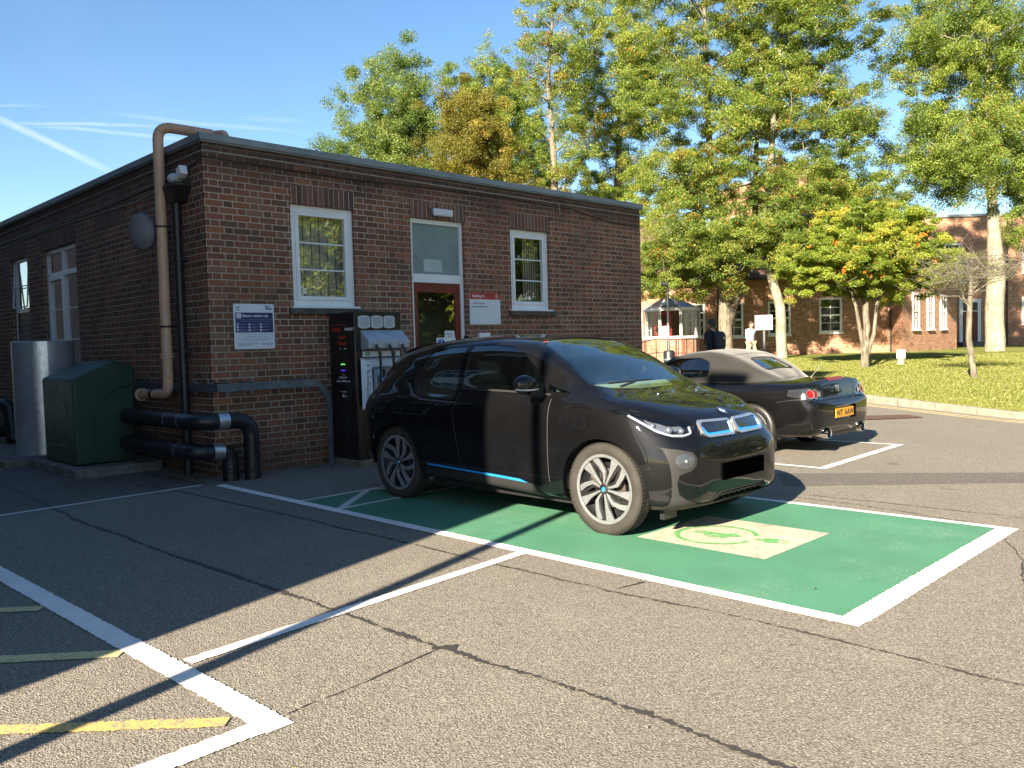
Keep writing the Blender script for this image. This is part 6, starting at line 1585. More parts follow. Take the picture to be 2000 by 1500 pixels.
    # leaves
    pv = np.array(PALS[pal]) * np.array([1.62, 1.46, 1.45]); Vs = []; Cs = []
    top = C[:, 2].max(); bot = C[:, 2].min()
    for c in C:
        n = int(nleaf * r.uniform(.55, 1.35)); rc = r.uniform(*clump_r)
        d = r.normal(0, 1, (n, 3)); d /= np.linalg.norm(d, axis=1)[:, None]; rr_ = r.random(n) ** .5
        # sub clusters make it uneven
        kk = r.integers(3, 7); sub = r.normal(0, .68, (kk, 3)) * rc; pick = r.integers(0, kk, n)
        p = c + (d * rr_[:, None] * rc * .55 + sub[pick]) * np.array([1, 1, flat]); p[:, 2] -= droop * np.abs(r.normal(0, .5, n))
        s = lsize * r.uniform(.6, 1.3, n)
        nrm = r.normal(0, 1, (n, 3)) + np.array([0, 0, .9]); nrm /= np.linalg.norm(nrm, axis=1)[:, None]
        t1 = np.cross(nrm, r.normal(0, 1, (n, 3))); t1 /= np.linalg.norm(t1, axis=1)[:, None]; t2 = np.cross(nrm, t1)
        q = np.stack([p - t1 * s[:, None], p - t2 * s[:, None] * .42 + t1 * s[:, None] * .1, p + t1 * s[:, None], p + t2 * s[:, None] * .42 + t1 * s[:, None] * .1], 1)
        Vs.append(q)
        tone = np.clip(r.normal(1.4, .75), 0, 2.999); cc = pv[int(tone)] * (1 - tone % 1) + pv[int(tone) + 1] * (tone % 1)
        colr = cc * r.uniform(.65, 1.4, (n, 1)) * r.uniform(.9, 1.1, (n, 3))
        orr = r.random(n) < (orange * (6 if r.random() < .12 else .5)); colr[orr] = np.array([.46, .17, .03]) * r.uniform(.6, 1.2, (orr.sum(), 1))
        yel = r.random(n) < orange * 1.5; colr[yel] = np.array([.42, .32, .04]) * r.uniform(.6, 1.1, (yel.sum(), 1))
        Cs.append(colr)
    me = tri_mesh('leaves', np.concatenate(Vs), np.clip(np.concatenate(Cs), 0, 1), 4)
    link_mesh('crown', me, M['leaf'], root)
    return root

make_tree('broad_tree', 'dense green tree furthest left above the flat roof', -6.9, 46, .5, [(0, 0, 0, .35), (0, 0, 6, .28), (.1, 0, 14, .08)],
    [(0, 0, 9.0, 3.4, 3, 4.6, 90), (.9, 0, 14.4, 2.3, 2, 2.8, 44), (-2.0, 0, 9, 1.5, 2, 3.8, 30), (2.3, 0, 10.5, 1.9, 2, 4.0, 40)], 'poplar', 330, .125, 1, 'bark_dark', .005, clump_r=(.55, 1.0), flat=.9)
make_tree('broad_tree', 'olive brown tree between the dense green one and the sparse ash above the roof', -1.3, 40, .5, [(0, 0, 0, .28), (0, 0, 5, .2), (0, 0, 11, .06)],
    [(0, 0, 7.3, 2.5, 2.2, 3.4, 72), (-.1, 0, 11.3, 1.6, 1.6, 2.2, 34), (1.2, 0, 6.3, 1.5, 1.8, 1.8, 24)], 'olive', 330, .115, 2, 'bark_dark', .03, clump_r=(.5, .9), flat=.85)
make_tree('tall_tree', 'tall dark green tree standing behind the olive brown one', -.9, 52, .5, [(0, 0, 0, .4), (0, 0, 9, .3), (.3, 0, 18, .08)],
    [(0, 0, 15.5, 2.6, 2.5, 4.6, 60), (1.9, 0, 13.2, 1.8, 2, 4.0, 34), (-1.9, 0, 14.0, 1.3, 2, 3, 18)], 'ash', 270, .13, 3, 'bark_dark', .01, clump_r=(.55, .95), flat=.8)
make_tree('sparse_ash', 'sparse ash with bare upper limbs and orange tinged leaves above the roof', 2.4, 42, .5, [(0, 0, 0, .28), (-.05, 0, 8, .21), (.0, 0, 11, .16), (-.2, 0, 14.5, .09), (.2, 0, 18.5, .04)],
    [(-.3, 0, 14.5, 1.9, 2.0, 3.6, 26), (.9, 0, 17.5, 1.9, 1.8, 3.6, 24), (1.1, 0, 10.8, 1.2, 1.5, 2.0, 14), (-.9, 0, 9.5, 1.0, 1.5, 1.9, 10)], 'ash', 150, .115, 4, 'bark', .12, clump_r=(.4, .8), flat=.8)
make_tree('tall_ash', 'tall open crowned ash just right of the sparse one behind the roof end', 6.15, 47.5, .5, [(0, 0, 0, .34), (0, 0, 8, .26), (.3, 0, 14, .15), (.6, 0, 20, .05)],
    [(.0, 0, 11.5, 2.3, 2.2, 3.8, 44), (.9, 0, 17.2, 3.0, 2.5, 4.2, 58), (-1.7, 0, 15.0, 1.4, 1.8, 3.4, 22)], 'ash', 210, .12, 5, 'bark', .05, clump_r=(.45, .85), flat=.75)
make_tree('low_tree', 'low light green tree showing just above the right half of the flat roof', 3.2, 43.5, .5, [(0, 0, 0, .22), (0, 0, 4.5, .15), (0, 0, 8, .06)],
    [(-.3, 0, 7.6, 3.0, 2.0, 1.7, 44), (2.6, .3, 7.5, 2.2, 2.0, 1.8, 34)], 'fresh', 300, .12, 6, 'bark', .06, clump_r=(.55, .95))
make_tree('forked_ash', 'large ash forking low into two dark limbs, nearest the glass porch', 8.59, 33.5, .60, [(0, 0, 0, .32), (.02, 0, 1.7, .27), (-.05, 0, 3.2, .22), (-.35, 0, 6, .17), (-.5, .2, 10, .12), (-.6, .2, 16, .05)],
    [(-2.3, -.6, 4.4, 2.0, 1.7, 1.25, 42), (-.7, -1.0, 5.4, 2.1, 1.7, 1.5, 40), (-1.8, 0, 7.5, 1.8, 1.8, 1.5, 30), (-1.2, 0, 10.5, 3.0, 2.3, 2.2, 40), (-.9, 0, 14.5, 3.3, 2.6, 3.0, 62), (-3.1, 0, 12.2, 1.4, 1.6, 2.4, 20), (-.2, -.9, 7.6, 1.8, 1.4, 1.4, 24), (1.8, .5, 12.6, 1.9, 1.8, 3.0, 32)], 'ash', 260, .095, 7, 'bark', .09, clump_r=(.4, .8), flat=.62, limb=.22)
fork = [o for o in col.objects if o.name.startswith('forked_ash')][0]
mb = MB(); b0 = V(8.6, 33.5, 1.9)
fp = [V(8.60, 33.5, 1.7), V(8.85, 33.5, 2.5), V(9.2, 33.4, 3.5), V(9.6, 33.4, 4.7), V(9.85, 33.5, 6.4), V(9.95, 33.6, 9.0), V(10.3, 33.6, 12.5)]
mb.tube(fp, [.19, .17, .155, .14, .12, .09, .04], 12); mb.build('leaning_limb', M['bark_dark'], fork, smooth=True, angle=80)
make_tree('straight_ash', 'ash with pale straight trunk behind the white signboard', 10.56, 32.6, .66, [(0, 0, 0, .29), (0, 0, .5, .215), (-.05, 0, 2.6, .19), (-.45, 0, 4.0, .16), (-.55, 0, 6.2, .13), (-.2, 0, 10, .10), (.3, 0, 15, .05)],
    [(.9, -.2, 6.9, 2.1, 1.8, 1.35, 38), (.4, 0, 9.7, 2.9, 2.2, 2.0, 48), (1.0, 0, 13.7, 3.0, 2.4, 2.6, 62), (2.9, 0, 9.8, 1.1, 1.4, 1.3, 12), (1.9, -.4, 5.5, 1.5, 1.4, .9, 20), (-.7, -.6, 5.3, 1.3, 1.2, 1.0, 20), (2.7, -.4, 6.6, 1.5, 1.4, 1.3, 26)], 'ash', 270, .095, 8, 'bark_pale', .07, clump_r=(.4, .8), flat=.6, limb=.38)
make_tree('rowan_tree', 'small rowan with yellow green leaves and orange berries on the lawn behind the roadster', 10.87, 25.7, .45, [(0, 0, 0, .15), (0, 0, .9, .115), (.06, 0, 1.7, .10), (.0, 0, 2.9, .08), (.05, 0, 4.6, .04)],
    [(.05, 0, 3.75, 2.25, 1.8, 1.15, 96), (.1, 0, 4.75, 1.4, 1.3, .8, 34), (-1.2, 0, 3.4, 1.2, 1.2, .7, 26), (1.3, 0, 3.5, 1.3, 1.2, .8, 28)], 'fresh', 330, .075, 9, 'bark', .05, twig=.008, clump_r=(.25, .48), flat=.55, limb=.35)
row = [o for o in col.objects if o.name.startswith('rowan_tree')][0]
mb = MB()
mb.tube([V(10.87, 25.7, .7), V(10.72, 25.65, 1.5), V(10.55, 25.6, 2.4), V(10.2, 25.5, 3.2)], [.07, .06, .05, .03], 8); mb.tube([V(10.9, 25.7, .75), V(11.10, 25.6, 1.5), V(11.2, 25.6, 2.4), V(11.5, 25.6, 3.3)], [.07, .06, .05, .03], 8)
mb.build('side_stem', M['bark'], row, smooth=True, angle=80)
# orange berry bunches
r = np.random.default_rng(19); mb = MB()
for k in range(34):
    th = r.uniform(0, 2 * PI); a = 2.15 * math.sqrt(r.random()); c = V(10.95 + a * math.cos(th), 25.7 - abs(a * math.sin(th)) * .8, 3.8 + r.uniform(-1.0, .9) * math.sqrt(max(0, 1 - (a / 2.4) ** 2)))
    for j in range(5): mb.sphere(c + Vector(r.normal(0, .035, 3)), .026, 5, 3)
bq = mb.build('berries', simple('orange_berry', (.62, .13, .015), .4), row, merge=False); bq['kind'] = 'stuff'
make_tree('large_tree', 'largest tree with thick pale trunk at the right of the lawn', 19.44, 33.6, .68, [(0, 0, 0, .50), (0, 0, .7, .38), (-.02, 0, 2.0, .345), (.0, 0, 3.6, .34), (.0, 0, 4.5, .30), (-.1, 0, 6.5, .19), (-.3, 0, 10, .15), (-.1, 0, 16, .06)],
    [(-2.2, -.2, 8.3, 1.9, 2, 1.7, 40), (-.6, 0, 9.0, 2.3, 2, 1.8, 40), (1.8, 0, 8.8, 2.2, 2, 2.6, 36), (-2.0, 0, 12.6, 2.6, 2.3, 2.4, 48), (.6, 0, 13.2, 3.0, 2.5, 3.0, 58), (2.0, -.4, 6.2, 1.7, 1.5, 1.2, 22), (-3.2, -.3, 10.2, 1.0, 1.3, 1.2, 8)], 'ash', 260, .10, 10, 'bark_pale', .02, clump_r=(.4, .85), flat=.7, limb=.52, droop=.15)
make_tree('bare_tree', 'nearly bare small tree with tangled twigs in front of the thick pale trunk', 11.62, 20.95, .30, [(0, 0, 0, .085), (-.04, 0, .5, .075), (-.16, 0, 1.3, .07), (-.14, 0, 2.0, .065), (-.1, 0, 2.9, .045)],
    [(.15, 0, 3.0, 1.05, .8, .45, 34), (-.6, 0, 2.7, .7, .6, .3, 14)], 'ash', 7, .05, 11, 'bark', .05, twig=.005, clump_r=(.2, .4), limb=.45, extra_twigs=9)
for k_, L_ in enumerate((-9, -2.5, 3.5)):
    make_tree('shrub', 'broad dark shrub far beyond the flat roofed building', L_, 60, .5, [(0, 0, 0, .12), (0, 0, 1.0, .09), (0, 0, 2.2, .05)], [(0, 0, 2.0, 3.8, 1.5, 1.7, 40)], 'dark', 110, .2, 40 + k_, 'bark_dark', .0, clump_r=(.6, 1.1), flat=.9, group='dark shrubs beyond the building')
# trees across the road behind the camera (they show in the windows and in the car paint)
for k, (x, y, h_) in enumerate([(17, -8, 11), (25, -13, 13), (10, -15, 12), (34, -10, 12), (22, -6, 8), (41, -18, 14)]):
    D0, L0 = DL(x, y)
    make_tree('roadside_tree', ['round green tree across the road, out of the picture to the right', 'tall green tree across the road, further out of the picture', 'green tree behind the camera position', 'outermost green tree across the road', 'low bushy tree across the road', 'farthest big tree down the road'][k], L0, D0, 0, [(0, 0, 0, .3), (0, 0, h_ * .4, .2), (0, 0, h_ * .8, .07)], [(0, 0, h_ * .5, 3.6, 3.4, h_ * .47, 85)], ['fresh', 'green', 'autumn', 'green', 'autumn', 'fresh'][k], 260, .16, 30 + k, 'bark', .03, clump_r=(.6, 1.1), flat=.8, group='trees across the road')
# ------------------------------------------------------------------ buildings beyond the lawn (built in the street frame L, D)
def hexLD(mb, a0, a1, d0, d1, z0, z1): mb.hexa([V(a, d, z) for z in (z0, z1) for d in (d0, d1) for a in (a0, a1)]); return mb
def fwin(parent, P, tdir, ndir, w, h, cols=2, rows=4, fr=.07, name='window', curtain=True):
    """sash window: P = lower left corner on the wall, tdir along the wall, ndir outwards"""
    t_, n_ = Vector(tdir).normalized(), Vector(ndir).normalized(); z_ = Vector((0, 0, 1)); P = Vector(P)
    def bar(mb, u0, u1, v0, v1, d0, d1):
        q = [P + t_ * u + z_ * v + n_ * d for v in (v0, v1) for d in (d0, d1) for u in (u0, u1)]; mb.hexa(q)
    mb = MB(); bar(mb, -.02, fr, -.02, h + .02, .0, .06); bar(mb, w - fr, w + .02, -.02, h + .02, .0, .06); bar(mb, fr, w - fr, -.02, fr, .0, .058); bar(mb, fr, w - fr, h - fr, h + .02, .0, .058); bar(mb, fr, w - fr, h / 2 - fr * .6, h / 2 + fr * .6, .0, .05)
    o = mb.build(name, M['white_far'], parent)
    mb = MB()
    for i in range(1, cols): u = fr + (w - 2 * fr) * i / cols; bar(mb, u - .014, u + .014, fr, h - fr, .01, .035)
    for j in range(1, rows):
        if rows % 2 == 0 and j == rows // 2: continue
        v = fr + (h - 2 * fr) * j / rows; bar(mb, fr, w - fr, v - .014, v + .014, .012, .033)
    if mb.v: mb.build('glazing_bars', M['white_far'], o)
    me = bpy.data.meshes.new('p'); me.from_pydata([tuple(P + t_ * u + z_ * v + n_ * .012) for u, v in ((fr, fr), (w - fr, fr), (w - fr, h - fr), (fr, h - fr))], [], [(0, 1, 2, 3)]); link_mesh('pane', me, M['pane_dark'], o)
    mb = MB(); bar(mb, -.06, w + .06, -.09, -.021, .0, .10); mb.build('sill', M['white_far'] if curtain else M['concrete'], o)
    return o
t = NT('far_pane_dark'); gl = t.n('ShaderNodeBsdfPrincipled'); t.set(gl, 'Base Color', t.mix(t.sstep(t.noise(2.2, 3), .45, .6), (.02, .025, .025), (.13, .13, .11))); t.set(gl, 'Roughness', .06); M['pane_dark'] = t.done(gl.outputs[0])
ET = Vector((SY, -CY, 0)); EN = Vector((-CY, -SY, 0))
fb = thing('brick_hall', 'long orange brick hall with brown tiled roof and white sash windows across the lawn', 'building', tuple(V(11, 38, .6)))
mb = MB(); hexLD(mb, 5.2, 17.34, 38, 44.6, .2, 4.17); mb.build('wall', M['brick_far'], fb)
mb = MB()
mb.add([V(4.9, 37.6, 4.16), V(17.6, 37.6, 4.16), V(17.6, 41.3, 7.0), V(4.9, 41.3, 7.0), V(4.9, 45.0, 4.16), V(17.6, 45.0, 4.16)], [(0, 1, 2, 3), (3, 2, 5, 4), (0, 3, 4), (1, 5, 2)]); mb.build('roof', M['tiles'], fb)
mb = MB(); hexLD(mb, 4.9, 17.55, 37.5, 37.62, 4.07, 4.18); mb.build('gutter', M['black_metal'], fb)
for (a0, a1, z0, z1) in ((5.90, 6.42, 1.6, 2.86), (9.72, 10.53, 1.57, 3.09), (11.69, 12.67, 1.61, 3.09), (14.01, 15.0, 1.66, 3.19), (7.9, 8.8, 1.6, 3.1)):
    fwin(fb, V(a0, 38, z0), ET, EN, a1 - a0, z1 - z0)
mb = MB(); mb.tube([V(17.2, 37.9, 4.1), V(17.2, 37.9, .6)], .05, 8); mb.tube([V(9.4, 37.9, 4.1), V(9.4, 37.9, .6)], .04, 8); mb.build('downpipe', M['black_metal'], fb)
# flat roofed bay projecting towards the lawn
bb = thing('brick_annexe', 'low flat roofed brick annexe with three narrow sash windows beside the hall', 'building', tuple(V(17.1, 36.5, .7)))
A_ = V(17.07, 36.5, 0); B_ = V(22.1, 41.5, 0); tt = (B_ - A_).normalized(); nn = Vector((tt.y, -tt.x, 0)); nn = nn if nn.dot(EN) > 0 else -nn; wl = (B_ - A_).length
p1 = V(17.36, 39.0, 0); p4 = V(21, 46, 0)
mb = MB(); mb.prism([Vector((q.x, q.y, .3)) for q in (A_, B_, p4, p1)], (0, 0, 4.42)); mb.build('wall', M['brick_far'], bb)
mb = MB(); e = .08; mb.prism([Vector((q.x, q.y, 4.72)) + s_ for q, s_ in ((A_, nn * e - tt * e), (B_, nn * e + tt * e), (p4, Vector((0, 0, 0))), (p1, -tt * e))], (0, 0, .12)); mb.build('roof_edge', M['coping'], bb)
for (t0, t1) in ((.167, .275), (.425, .535), (.668, .775)):
    fwin(bb, A_ + tt * (wl * t0) + Vector((0, 0, 1.70)), tt, nn, wl * (t1 - t0), 1.58, 2, 4, .06)
# two storey wing at the right
rb = thing('two_storey_wing', 'two storey brick wing with dark red door at the far right', 'building', tuple(V(26, 48, .7)))
mb = MB(); hexLD(mb, 22.6, 44, 48, 60, .2, 8.05); mb.build('wall', M['brick_far'], rb)
mb = MB(); hexLD(mb, 22.5, 44.1, 47.9, 60, 8.05, 8.2); mb.build('roof_edge', M['coping'], rb)
dd = MB(); 
def LDbar(mb, a0, a1, z0, z1, d0, d1): hexLD(mb, a0, a1, d0, d1, z0, z1)
LDbar(dd, 25.67, 25.86, .9, 3.37, 47.9, 47.99); LDbar(dd, 26.72, 26.9, .9, 3.37, 47.9, 47.99); LDbar(dd, 25.86, 26.72, 3.18, 3.37, 47.9, 47.99); LDbar(dd, 25.86, 26.72, 2.66, 2.72, 47.9, 47.99)
dr_ = dd.build('door', M['white_far'], rb)
mb = MB(); LDbar(mb, 25.86, 26.72, .95, 2.66, 47.92, 47.98); mb.build('door_leaf', simple('deep_red_door', (.11, .010, .012), .35), dr_)
mb = MB(); LDbar(mb, 25.86, 26.72, 2.72, 3.18, 47.95, 47.98); mb.build('fanlight', M['pane_dark'], dr_)
mb = MB(); LDbar(mb, 25.5, 27.1, .5, .93, 47.2, 47.99); mb.build('step', M['concrete'], rb)
for (a0, a1, z0, z1) in ((24.85, 25.75, 5.55, 6.55), (25.30, 26.2, 4.35, 5.52), (29.3, 30.3, 1.9, 3.4), (29.3, 30.3, 4.8, 6.3), (32.5, 33.5, 1.9, 3.4)):
    fwin(rb, V(a0, 48, z0), ET, EN, a1 - a0, z1 - z0, 2, 4, .08)
mb = MB(); mb.tube([V(28.4, 47.9, 8), V(28.4, 47.9, .6)], .05, 8); mb.build('downpipe', M['black_metal'], rb)
# tall block behind the tiled roof
tb = thing('tall_brick_block', 'taller brick block rising behind the ash trees', 'building', tuple(V(17, 44.5, .7)))
mb = MB(); mb.prism([V(13.2, 52.5, .3), V(16.96, 44.2, .3), V(23.6, 55.6, .3), V(20.0, 63, .3)], (0, 0, 10.3)); mb.build('wall', M['brick_far'], tb)
mb = MB(); mb.prism([V(13.1, 52.5, 10.6), V(16.93, 44.0, 10.6), V(23.7, 55.6, 10.6), V(20.0, 63.2, 10.6)], (0, 0, .14)); mb.build('roof_edge', M['coping'], tb)
q0, q1 = V(16.96, 44.2, 0), V(13.2, 52.5, 0); t2 = (q0 - q1).normalized(); n2 = Vector((t2.y, -t2.x, 0)); n2 = n2 if n2.dot(EN) > 0 else -n2
for s_ in (1.2, 4.2, 6.8): fwin(tb, q1 + t2 * s_ + Vector((0, 0, 7.4)), t2, n2, 1.1, 1.5)

# glass porch
pc = thing('glass_porch', 'white framed glass porch with hipped glass roof in front of the hall', 'porch', tuple(V(6.9, 35, .6)))
pl = [(5.72, 37.98), (5.74, 35.3), (6.15, 34.5), (6.93, 34.1), (7.65, 34.6), (7.98, 35.4), (8.0, 37.98)]
mb = MB()
for (a, b) in zip(pl, pl[1:]): mb.prism([V(*a, .2), V(*b, .2), V(b[0], b[1] + .12, .2), V(a[0], a[1] + .12, .2)], (0, 0, 1.36))
mb.build('base_wall', M['brick_far'], pc, merge=False)
mb = MB()
for (a, b) in zip(pl, pl[1:]):
    A2, B2 = V(*a), V(*b); n = 2 if (B2 - A2).length > 1.2 else 1
    for i in range(n + 1):
        q = A2.lerp(B2, i / n); mb.obox(q + Vector((0, 0, 2.17)), ET * .05, EN * .05, (0, 0, .60))
    d_ = (B2 - A2) / 2; mb.obox((A2 + B2) / 2 + Vector((0, 0, 1.60)), d_, EN * .07, (0, 0, .05)); mb.obox((A2 + B2) / 2 + Vector((0, 0, 2.76)), d_ * 1.02, EN * .09, (0, 0, .06))
fr_ = mb.build('frame', M['white_far'], pc, merge=False)
for (a, b) in zip(pl, pl[1:]):
    me = bpy.data.meshes.new('p'); A2, B2 = V(*a), V(*b); me.from_pydata([(A2.x, A2.y, 1.62), (B2.x, B2.y, 1.62), (B2.x, B2.y, 2.74), (A2.x, A2.y, 2.74)], [], [(0, 1, 2, 3)]); link_mesh('pane', me, M['pane_far'], pc)
ap1, ap2 = V(6.72, 35.6, 3.42), V(7.0, 37.9, 3.46)
mb = MB(); ring_ = [V(a, d, 2.80) for a, d in pl]
for i, (a, b) in enumerate(zip(ring_, ring_[1:])):
    top = ap1 if i not in (0, 5) else None
    if top: mb.poly([a, b, ap1])
    elif i == 0: mb.poly([a, b, ap1, ap2])
    else: mb.poly([a, b, ap2, ap1])
t = NT('roof_glass'); M['roofglass'] = t.done(t.bsdf((.12, .17, .30), .2, 0, spec=.8))
mb.build('roof_panes', M['roofglass'], pc, merge=False)
mb = MB()
for q in ring_[1:6]: mb.tube([q, ap1], .035, 6)
mb.tube([ap1, ap2], .05, 8); 
for f in (.35, .7): mb.tube([ring_[1].lerp(ring_[0], f), ap1.lerp(ap2, f)], .02, 6); mb.tube([ring_[5].lerp(ring_[6], f), ap1.lerp(ap2, f)], .02, 6)
mb.build('roof_ribs', M['white_far'], pc)
mb = MB()
hexLD(mb, 5.98, 6.72, 34.9, 34.95, 2.58, 2.66); hexLD(mb, 5.98, 6.05, 34.9, 34.95, .8, 2.6); hexLD(mb, 6.65, 6.72, 34.9, 34.95, .8, 2.6); hexLD(mb, 5.98, 6.72, 34.9, 34.95, 2.05, 2.18); hexLD(mb, 5.98, 6.72, 34.9, 34.95, 1.55, 1.75)
mb.build('red_door_frame', M['red_paint'], pc)

def fz(D): return road_z(D)
# noticeboard, railings, bin and lamp post near the porch
nb2 = thing('notice_board', 'small white notice board on a post in front of the glass porch', 'sign', tuple(V(5.55, 29.5, fz(29.5))))
mb = MB(); mb.tube([V(5.55, 29.5, .2), V(5.55, 29.5, 2.1)], .035, 8); mb.build('post', M['grey_metal'], nb2)
mb = MB(); hexLD(mb, 5.32, 5.56, 29.42, 29.45, 1.62, 1.98); mb.build('board', M['white_far'], nb2)
rf = thing('red_barrier', 'red tubular barrier beside the railings', 'barrier', tuple(V(5.9, 29, fz(29))))
mb = MB(); mb.tube([V(5.72, 29, .2), V(5.72, 29, 1.5), V(5.98, 29, 1.5), V(5.98, 29, .2)], .035, 8); mb.tube([V(5.72, 29, .8), V(5.98, 29, .8)], .03, 8); mb.build('frame', M['red_paint'], rf)
rl = thing('railing', 'black railing along the ramp to the glass porch', 'railing', tuple(V(5.0, 30, fz(30))))
mb = MB()
mb.tube([V(4.2, 30, 1.32), V(5.2, 30, 1.55), V(6.3, 30, 1.50)], .022, 6); mb.tube([V(4.2, 30, .9), V(5.2, 30, 1.05), V(6.3, 30, 1.0)], .018, 6)
for L_ in (4.4, 4.8, 5.2, 5.6, 6.0, 6.3): mb.tube([V(L_, 30, .25), V(L_, 30, 1.32 + min(1, max(0, L_ - 4.2)) * .2)], .018, 6)
mb.tube([V(6.55, 30, .3), V(6.55, 30, 1.50), V(6.85, 30, 1.56), V(7.15, 30, 1.45), V(7.15, 30, .3)], .022, 6)
mb.build('rails', M['black_metal'], rl)
bn = thing('litter_bin', 'round dark bin beside the red barrier', 'bin', tuple(V(5.35, 28.5, fz(28.5))))
mb = MB(); mb.lathe([(.0, 1.16), (.16, 1.13), (.20, 1.06), (.20, .3), (.0, .28)], V(5.38, 28.5, 0), 'Z', 20); mb.build('body', M['black_plastic'], bn, smooth=True)
mb = MB(); mb.lathe([(.203, .86), (.208, .83), (.203, .80)], V(5.38, 28.5, 0), 'Z', 20); mb.build('band', M['grey_metal'], bn)
lp = thing('street_lamp', 'slim dark lamp post in front of the glass porch', 'lamp post', tuple(V(5.72, 30.5, fz(30))))
mb = MB(); mb.tube([V(5.74, 30.5, .2), V(5.74, 30.5, 3.45)], [.05, .035], 10); mb.build('pole', M['black_metal'], lp)
mb = MB(); mb.tube([V(5.74, 30.5, 3.45), V(5.68, 30.4, 3.52), V(5.5, 30.4, 3.55)], [.04, .09, .07], 10); mb.build('lamp_head', M['black_metal'], lp)
# blank white signboard on a post
wb_ = thing('white_signboard', 'blank white signboard on a grey post before the straight ash', 'sign', tuple(V(7.25, 24, .2)))
mb = MB(); mb.tube([V(7.27, 24.03, .1), V(7.27, 24.03, 1.74)], .033, 10); mb.build('post', M['grey_metal'], wb_)
mb = MB(); hexLD(mb, 7.0, 7.5, 23.97, 23.99, 1.70, 2.12); mb.build('board', simple('white_board', (.80, .80, .80), .4, 0, .02), wb_, bevel=.006)
# small cream marker on the lawn
mk = thing('lawn_marker', 'small cream marker post standing on the lawn left of the annexe', 'marker', tuple(V(12.37, 26.6, lawn_z(26.6))))
zz = lawn_z(26.6) - .004
cr = simple('cream_paint', (.72, .62, .38), .6, 0, .04)
mb = MB(); hexLD(mb, 12.32, 12.46, 26.6, 26.68, zz, zz + .26); mb.build('post', cr, mk)
mb = MB(); hexLD(mb, 12.24, 12.52, 26.56, 26.60, zz + .20, zz + .48); mb.build('plate', cr, mk, bevel=.01)

# ------------------------------------------------------------------ tall building and lamp post to the left, out of the picture, that shade the yard
sh = thing('office_block', 'tall brick office block with white windows left of the picture, shading the yard', 'building', (-3, 3.0, 0))
mb = MB(); mb.box(-16, -3.0, 3.02, 42, -.1, 13.25); mb.build('wall', M['brick_caster'], sh)
mb = MB(); mb.box(-16.1, -2.97, 3.0, 42.1, 13.25, 13.4); mb.build('roof', M['coping'], sh)
for k in range(6):
    for z in (1.2, 5.0, 8.8):
        fwin(sh, Vector((-3.0, 5.0 + 5.2 * k + 1.8, z)), (0, -1, 0), (1, 0, 0), 1.8, 1.7, 3, 2, .09)
lp2 = thing('street_lamp', 'tall grey lamp post left of the picture', 'lamp post', (-2.0, 2.71, 0))
mb = MB(); mb.tube([(-2.0, 2.71, 0), (-2.0, 2.71, 1.2), (-2.0, 2.71, 6.6)], [.07, .06, .045], 14); mb.build('pole', M['grey_metal'], lp2, smooth=True)
mb = MB(); mb.obox((-2.0, 2.5, 6.65), (.12, 0, 0), (0, .3, 0), (0, 0, .05)); mb.build('lamp_head', M['grey_metal'], lp2, bevel=.02)

# ------------------------------------------------------------------ people
def skin_mesh(chains, name, mat, parent, sub=2):
    """chains: list of polylines [(x,y,z,rx[,ry])]; the first vertex of the first chain is the root; chains start on an existing vertex when it coincides"""
    vs = []; es = []; rs = []
    def vid(p):
        for i, q in enumerate(vs):
            if (Vector(q) - Vector(p[:3])).length < 1e-4: return i
        vs.append(tuple(p[:3])); rs.append((p[3], p[4] if len(p) > 4 else p[3])); return len(vs) - 1
    for ch_ in chains:
        ids = [vid(p) for p in ch_]
        es += list(zip(ids, ids[1:]))
    me = bpy.data.meshes.new(name); me.from_pydata(vs, es, [])
    o = bpy.data.objects.new(name, me); col.objects.link(o)
    o.modifiers.new('s', 'SKIN')
    sv = me.skin_vertices[0].data
    for i, q in enumerate(rs): sv[i].radius = q
    sv[0].use_root = True
    m = o.modifiers.new('u', 'SUBSURF'); m.levels = sub; m.render_levels = sub
    bpy.context.view_layer.update()
    ev = bpy.data.meshes.new_from_object(o.evaluated_get(bpy.context.evaluated_depsgraph_get())); bpy.data.objects.remove(o)
    ev.materials.clear()
    return ev
